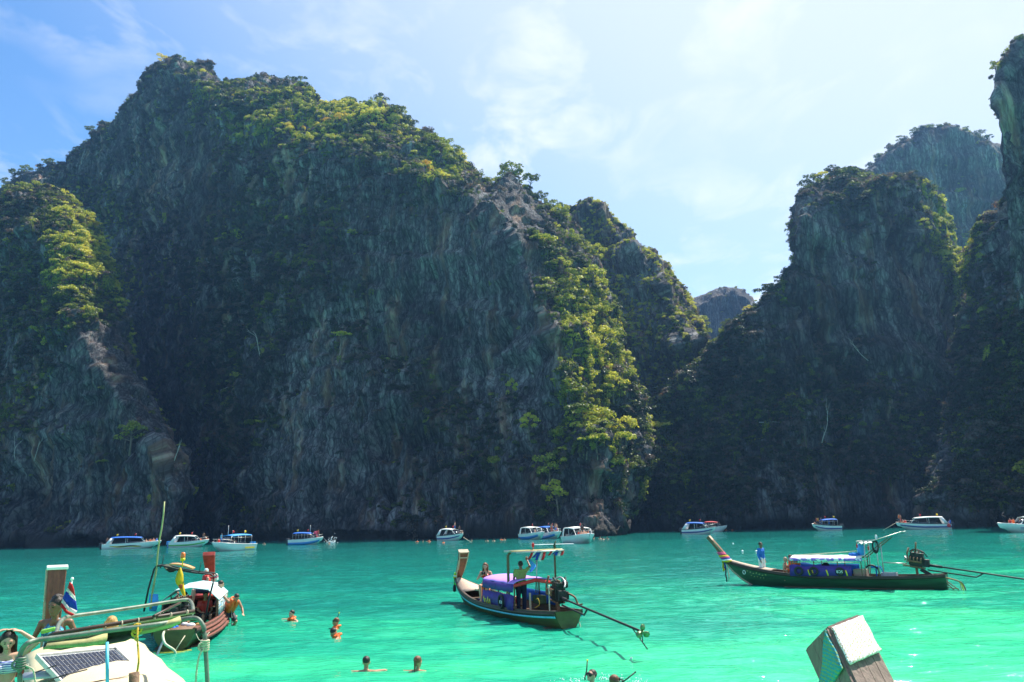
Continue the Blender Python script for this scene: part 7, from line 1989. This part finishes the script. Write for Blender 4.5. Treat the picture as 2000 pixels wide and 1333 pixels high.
for i in range(9):
    px = 110 + i * 32; py = 1240 - (px - 110) * .166
    p = local(tN, atY(px, py, 6.35 + .0018 * (px - 110))); s = MB(); s.ring(p, .021, .006, 'Y', 10, 5); s.tube([p + Vector((0, 0, -.015)), p + Vector((.01, g.uniform(-.02, .02), -.06))], .003, 4); s.build('lashing', K['rope'], tN)
# lashings at the posts and hanging ropes
for (px, py, Y, nm, m_) in ((40, 1297, yl - .02, 'rope_lashing', 'rope'), (400, 1262, yr - .02, 'rope_lashing', 'rope')):
    p = local(tN, atY(px, py, Y)); s = MB()
    for k in range(5): s.ring(p + Vector((0, 0, -.028 + k * .016)), .026, .009, 'Z', 14, 6)
    s.ring(p + Vector((-.02, .02 if px < 100 else .02, 0)), .028, .008, 'X', 12, 6); s.ball(p + Vector((0, -.04 if px < 100 else 0.0, -.02)), .02, 8, 6)
    s.build(nm, K[m_ if px > 100 else 'galv'], tN)
hose(tN, NF([(50, 1300, yl - .03), (60, 1305, yl - .05), (66, 1312, yl - .05), (70, 1340, yl - .05)]), .006, 'rope', 'rope_end')
hose(tN, NF([(399, 1268, yr - .05), (390, 1280, yr - .06), (384, 1310, yr - .06), (382, 1350, yr - .05)]), .007, 'rope', 'rope_end')
hose(tN, NF([(270, 1221, 6.1), (268, 1245, 6.05), (270, 1270, 6.05), (271, 1290, 6.0), (268, 1312, 6.0), (262, 1340, 5.95)]), .0075, 'yrope', 'yellow_rope')
p = NF([(268, 1228, 6.1)])[0]; s = MB(); s.ring(p, .03, .009, 'X', 12, 6); s.ring(p + Vector((0, .01, -.03)), .022, .008, 'X', 12, 6); s.ball(p + Vector((0, 0, -.07)), .016, 7, 5); s.build('yellow_rope', K['yrope'], tN)
s = MB(); s.tube(NF([(209, 1255, 6.05), (209.5, 1300, 6.0), (210, 1420, 5.9)]), .012, 8); s.build('blue_pole', K['sky_blue'], tN)
s = MB(); q = NF([(262, 1314, 5.9), (262, 1440, 5.9)]); s.tube(q, .034, 12, cap=True); s.build('wood_stump', K['wood_brown'], tN)
# flag on a short staff at the corner of the far rail
pf0, pf1 = atY(132, 1204, 7.05), atY(141, 1131, 7.05)
tF = empty('flag', pf0, 0, 'small red, white and blue striped flag drooping from the near boat frame', 'flag')
s = MB(); s.tube([(0, 0, 0), pf1 - pf0], .006, 6); s.ball(pf1 - pf0, .014, 8, 6); s.build('flag_staff', K['white'], tF)
def FP(px, py, o=0): return atY(px, py, 6.99 + o) - pf0
edge_t = [(137, 1138), (141, 1139), (146, 1152), (149, 1168), (152, 1185), (151, 1193), (144, 1199), (141, 1203)]
bands = [('thai_red', [(137, 1137), (126, 1155)], [(142, 1141), (134, 1155)])]
# five stripes run diagonally down the limp cloth
L0 = [(137, 1137), (142, 1146), (147, 1159), (150, 1175), (152, 1188)]      # right edge of the cloth
cols5 = [('thai_red', [(136, 1137), (141, 1141), (144, 1150)], [(132, 1149), (139, 1156), (146, 1164)]),
         ('thai_white', [(132, 1149), (139, 1156), (146, 1164)], [(129, 1155), (137, 1164), (148, 1174)]),
         ('thai_blue', [(129, 1155), (138, 1163), (148, 1173)], [(122, 1170), (135, 1186), (151, 1193)]),
         ('thai_white', [(122, 1170), (135, 1186), (151, 1193)], [(120, 1178), (132, 1193), (146, 1200)]),
         ('thai_red', [(120, 1178), (132, 1193), (146, 1200)], [(118, 1184), (128, 1198), (140, 1203)])]
for cl, a, b in cols5:
    s = MB(); rows = []
    for v in (0, .5, 1):
        rows.append([FP(a[i][0] + (b[i][0] - a[i][0]) * v, a[i][1] + (b[i][1] - a[i][1]) * v, .03 * math.sin(i * 1.8 + v)) for i in range(3)])
    s.sheet(rows, .004); s.build('flag_stripe', K[cl], tF)
# people on the nearest boat
def stand_at(px_head, py_head, Y, h):     # feet position for a standing head seen at the pixel
    P = atY(px_head, py_head, Y); return Vector((P.x, P.y, P.z - h))
J = stand_pose(1.66, elL=(-.34, .10, 1.56), elR=(.36, .12, 1.56), wrL=(-.13, .04, 1.71), wrR=(.14, .05, 1.72), hdL=(-.04, .02, 1.745), hdR=(.05, .03, 1.75), palm=(0, 0, -1), head_rot=head_frame(-.25, 0), shL=(-.16, 0, 1.40), shR=(.17, 0, 1.40))
Y = 11.0; P = stand_at(16, 1249, Y, 1.58)
person(P, PI + .55, J, 'skin_l', 'dark haired woman in a striped bikini with both hands on her head', wear=(('bikini_top', 'bikini'), ('bikini_bottom', 'bikini')), hair='hair_d', hairlen=.16, female=True, voxel=.010)
s = MB(); s.box((0, 0, -.04), (1.3, 1.6, .08)); g_ = s.build('side_deck', K['wood_brown'], None); g_.location = (P.x - .1, P.y, P.z - .0); tag(g_, 'wooden side deck under the woman at the left edge', 'deck')
J = sit_pose(neck=(0, .04, .60), head=(0, .07, .75), elL=(-.30, -.05, .30), elR=(.27, -.02, .32), wrL=(-.38, -.08, .06), wrR=(.30, .06, .10), hdL=(-.42, -.06, -.02), hdR=(.32, .12, .02), head_rot=head_frame(-.1, -.5), shL=(-.18, .0, .54), shR=(.17, .0, .54))
Y = 11.6; H = atY(112, 1178, Y); P = Vector((H.x, H.y, H.z - .80))
person(P, PI + .25, J, 'skin_d', 'curly haired woman in a blue printed halter swimsuit sitting before the near prow', wear=(('swimsuit', 'print_blue'),), hair='hair_d', curly=1.0, female=True, voxel=.011)
s = MB(); s.box((0, 0, -.06), (.9, .5, .10)); o = s.build('bench', K['wood_red'], None); o.location = P; tag(o, 'red wooden bench the curly haired woman sits on', 'bench')
s = MB(); capsule(s, (-.07, 0, 0), (.07, .02, .03), .028, .026, 8); o = s.build('bag', K['green_cloth'], None); o.location = atY(94, 1234, 11.3); tag(o, 'bright green bag strap beside the curly haired woman', 'bag')
Y = 10.6; H = atY(218, 1216, Y); J = stand_pose(1.3)
person(Vector((H.x, H.y, H.z - 1.20)), .3, stand_pose(1.66), 'skin_l', 'fair haired child in a pink printed top half hidden behind the rolled awning', wear=(('shirt', 'print_pink'), ('shorts', 'navy_cloth')), hair='hair_f', hairlen=.1, voxel=.014, scale=.76)

# ------------------------------------------------------------------ prow in the lower right corner
def box_prow():
    A0, B0, C0 = atY(1577, 1271, 6.38), atY(1619, 1228, 6.0), atY(1678, 1204, 6.22)
    A1, B1, C1 = atY(1632, 1392, 5.85), atY(1692, 1382, 5.5), atY(1764, 1372, 5.75)
    D0 = A0 + (C0 - B0); D1 = A1 + (C1 - B1)
    t = empty('boat_prow', (B1.x, B1.y, 0), 0, 'weathered wooden prow wrapped in cloth rising in the lower right corner', 'prow')
    o = Vector((B1.x, B1.y, 0))
    def q(p): return p - o
    def face(Pa, Pb, Pc, Pd, n, m_, nm, th=.03, off=.0, gap=.006):   # n separate planks across the face from a to b
        nrm = (Pb - Pa).cross(Pd - Pa).normalized()
        for i in range(n):
            u0, u1 = i / n, (i + 1) / n; s = MB()
            e = .5 * gap / max((Pb - Pa).length, .01)
            a_, b_ = Pa.lerp(Pb, u0 + e), Pa.lerp(Pb, u1 - e); d_, c_ = Pd.lerp(Pc, u0 + e), Pd.lerp(Pc, u1 - e)
            j = rnd.uniform(-.004, .004)
            s.sheet([[q(a_ + nrm * (off + j)), q(b_ + nrm * (off + j))], [q(d_ + nrm * (off + j)), q(c_ + nrm * (off + j))]], th, smooth=False); s.build(nm, m_, t)
    face(A0, B0, B1, A1, 3, K['wood_grey'], 'plank')
    face(B0, C0, C1, B1, 4, K['wood_grey'], 'plank')
    face(A0, D0, C0, B0, 4, K['wood_grey'], 'plank')
    face(C0, D0, D1, C1, 3, K['wood_grey'], 'plank'); face(D0, A0, A1, D1, 3, K['wood_grey'], 'plank')
    # white crocheted cloth over the right face
    nB = (C0 - B0).cross(B1 - B0).normalized()
    if nB.y > 0: nB = -nB
    s = MB(); rows = []
    for v in range(9):
        a_ = B0.lerp(B1, .03 + .50 * v / 8); c_ = C0.lerp(C1, .03 + .44 * v / 8); rows.append([q(a_.lerp(c_, u / 8) + nB * (.030 + .004 * math.sin(u * 2 + v * 1.4) + (.012 if v == 8 else 0))) for u in range(9)])
    s.sheet(rows, .012); s.build('white_cloth', lace_mat(), t)
    nA = (B0 - A0).cross(A1 - A0).normalized()
    if nA.y > 0: nA = -nA
    s = MB(); rows = []
    for v in range(9):
        f = v / 8; l = B0.lerp(B1, .02 + .52 * f); r_ = B0.lerp(B1, .02 + .50 * f) + (A0 - B0) * min(1.0, f * 1.25) * .98 + (A1 - A0) * (.02 + .10 * f)
        rows.append([q(l.lerp(r_, u / 7) + nA * (.032 + .006 * math.sin(u + v))) for u in range(8)])
    s.sheet(rows, .010); s.build('blue_cloth', weave_mat(), t)
    k = B0.lerp(B1, .52) + (A0 - B0) * .98 + (A1 - A0) * .12
    s = MB(); s.ball(q(k + nA * .05), .035, 10, 7); s.sheet([[q(k + nA * .05 + Vector((-.03, 0, 0))), q(k + nA * .05 + Vector((.05, 0, 0)))], [q(k + nA * .05 + Vector((-.05, 0, -.12))), q(k + nA * .06 + Vector((.03, 0, -.13)))], [q(k + nA * .05 + Vector((-.04, 0, -.32))), q(k + nA * .05 + Vector((.04, 0, -.33)))]], .012); s.build('cloth_knot', K['sky_blue'], t)
def lace_mat():
    m, nt = nodes_of('white_crochet'); L = nt.links.new
    out = N(nt, 'ShaderNodeOutputMaterial'); p = N(nt, 'ShaderNodeBsdfPrincipled'); tco = N(nt, 'ShaderNodeTexCoord')
    mp_ = N(nt, 'ShaderNodeMapping'); L(tco.outputs['Object'], mp_.inputs[0]); mp_.inputs['Scale'].default_value = (60, 60, 60); mp_.inputs['Rotation'].default_value = (0, .45, .3)
    v = N(nt, 'ShaderNodeTexVoronoi'); L(mp_.outputs[0], v.inputs['Vector']); v.inputs['Scale'].default_value = 1; v.inputs['Randomness'].default_value = .25
    L(ramp(nt, v.outputs['Distance'], [(0.0, (.80, .79, .74)), (.5, (.80, .78, .72)), (.62, (.42, .34, .18))]), p.inputs['Base Color'])
    b = N(nt, 'ShaderNodeBump'); b.inputs['Strength'].default_value = .8; b.inputs['Distance'].default_value = .01; b.invert = True; L(v.outputs['Distance'], b.inputs['Height']); L(b.outputs[0], p.inputs['Normal'])
    p.inputs['Roughness'].default_value = .85; L(p.outputs[0], out.inputs['Surface']); return m
def weave_mat():
    m, nt = nodes_of('blue_green_weave'); L = nt.links.new
    out = N(nt, 'ShaderNodeOutputMaterial'); p = N(nt, 'ShaderNodeBsdfPrincipled'); tco = N(nt, 'ShaderNodeTexCoord')
    mp_ = N(nt, 'ShaderNodeMapping'); L(tco.outputs['Object'], mp_.inputs[0]); mp_.inputs['Rotation'].default_value = (0, -.45, .2)
    w = N(nt, 'ShaderNodeTexWave'); L(mp_.outputs[0], w.inputs['Vector']); w.bands_direction = 'Z'; w.inputs['Scale'].default_value = 13; w.inputs['Distortion'].default_value = 5; w.inputs['Detail'].default_value = 1; w.inputs['Detail Scale'].default_value = 6
    L(ramp(nt, w.outputs['Fac'], [(.42, (.02, .28, .34)), (.58, (.04, .30, .34)), (.74, (.20, .32, .12))]), p.inputs['Base Color'])
    b = N(nt, 'ShaderNodeBump'); b.inputs['Strength'].default_value = .5; b.inputs['Distance'].default_value = .008; L(w.outputs['Fac'], b.inputs['Height']); L(b.outputs[0], p.inputs['Normal'])
    p.inputs['Roughness'].default_value = .85; L(p.outputs[0], out.inputs['Surface']); return m
box_prow()

# ------------------------------------------------------------------ swimmers near the boats
def swim_pose(spread=.85, fwd=.15, **kw):
    J = dict(pelvis=(0, -.10, -.55), neck=(0, .0, .0), head=(0, .03, .15), shL=(-.19, 0, -.06), shR=(.19, 0, -.06), elL=(-.40, fwd, -.07), elR=(.41, fwd * .6, -.05), wrL=(-.60 * spread, fwd * 2.6, -.14), wrR=(.60 * spread, fwd * 2.0, -.12),
             hdL=(-.68 * spread, fwd * 3.2, -.17), hdR=(.68 * spread, fwd * 2.3, -.16), hpL=(-.09, -.10, -.58), hpR=(.09, -.10, -.58), knL=(-.12, .05, -.95), knR=(.12, -.05, -.95), anL=(-.12, -.15, -1.3), anR=(.12, -.25, -1.3), toL=(-.12, -.1, -1.4), toR=(.12, -.2, -1.4))
    J.update(kw); J['head_rot'] = kw.get('head_rot', head_frame(0, 0)); J['palm'] = (0, 0, -1)
    return J
person(at(715, 1311) + Vector((0, 0, .03)), .05, swim_pose(), 'skin_m', 'close cropped man treading water, seen from behind, left of the ponytailed swimmer', hair='hair_d', voxel=.011)
person(at(816, 1311) + Vector((0, 0, .03)), -.25, swim_pose(head_rot=head_frame(0, -.3)), 'skin_m', 'ponytailed swimmer seen from behind, right of the close cropped man', wear=(('bikini_top', 'green_cloth'),), hair='hair_b', tail=True, female=True, voxel=.011)
vJ = lambda **k: swim_pose(.8, .1, **k)
person(at(570, 1213) + Vector((0, 0, .08)), PI - .6, vJ(head_rot=head_frame(.1, 0)), 'skin_l', 'swimmer floating alone in an orange life jacket near the left boat', wear=(('vest', 'orange'),), hair='hair_d', voxel=.013)
p1 = at(658, 1246) + Vector((0, 0, .06))
person(p1, PI / 2 + .4, vJ(head=(0, .10, .08), head_rot=head_frame(-.7, 0)), 'skin_m', 'nearer of the two floating snorkellers, orange vest, face down in the water', wear=(('vest', 'orange'),), hair='hair_d', voxel=.013)
p2 = at(657, 1229) + Vector((0, 0, .06))
person(p2, PI / 2 + .1, vJ(head_rot=head_frame(-.1, 0)), 'skin_m', 'farther of the two floating snorkellers, mask pushed up, orange collar showing', wear=(('vest', 'orange'),), hair='hair_b', voxel=.013)
def snorkel(P, rz, lab, straight=False):
    t = empty('snorkel_mask', P, rz, lab, 'diving mask')
    s = MB(); s.ball((0, .10, .17), 1, 12, 8, (.075, .028, .045)); s.ring((0, 0, .17), .10, .010, 'Z', 20, 6); s.build('mask', K['black'], t)
    s = MB(); s.tube([(.09, .12, .06), (.12, .08, .10), (.13, .0, .22), (.15, -.06, .40)] if not straight else [(.05, .1, .08), (.13, .05, .14), (.36, .02, .30)], .013, 7); s.build('snorkel_tube', K['black'], t)
    s = MB(); s.tube([(.148, -.055, .37), (.152, -.062, .42)], .015, 7) if not straight else s.tube([(.34, .02, .29), (.37, .02, .31)], .014, 7); s.build('tube_tip', K['yellow_s'] if not straight else K['black'], t)
snorkel(p2 + Vector((0, 0, .02)), PI / 2 + .1, 'black mask and snorkel with a yellow tip on the farther floating snorkeller')
person(at(1157, 1336) + Vector((0, 0, .00)), 2.4, swim_pose(.8, .2, head_rot=head_frame(.5, 0)), 'skin_l', 'snorkeller with face up at the bottom edge in a black mask', wear=(), hair='hair_d', voxel=.011)
snorkel(at(1157, 1336) + Vector((0, 0, .02)), 2.4, 'black diving mask worn by the snorkeller at the bottom edge')
person(at(1208, 1345), 1.2, swim_pose(.8, .2, head=(0, .08, .10), head_rot=head_frame(-.5, 0)), 'skin_m', 'brown haired snorkeller with a short black tube, rightmost at the bottom edge', wear=(), hair='hair_b', voxel=.012)
snorkel(at(1208, 1345) + Vector((0, 0, -.02)), .1, 'black snorkel tube slanting right from the rightmost bottom swimmer', True)
for k, (px, py, n, lab) in enumerate(((1120, 1332, 60, 'white splashes left of the bottom edge snorkeller'), (1187, 1328, 70, 'white splashes between the two bottom edge snorkellers'), (1235, 1333, 30, 'white splashes right of the bottom edge snorkellers'))):
    s = MB(); g = random.Random(70 + k)
    for _ in range(n): s.ball((g.gauss(0, .16), g.gauss(0, .12), abs(g.gauss(0, .035))), g.uniform(.004, .016), 6, 4)
    o = s.build('splash', K['foam'], None); o.location = at(px, py); tag(o, lab, kind='stuff')
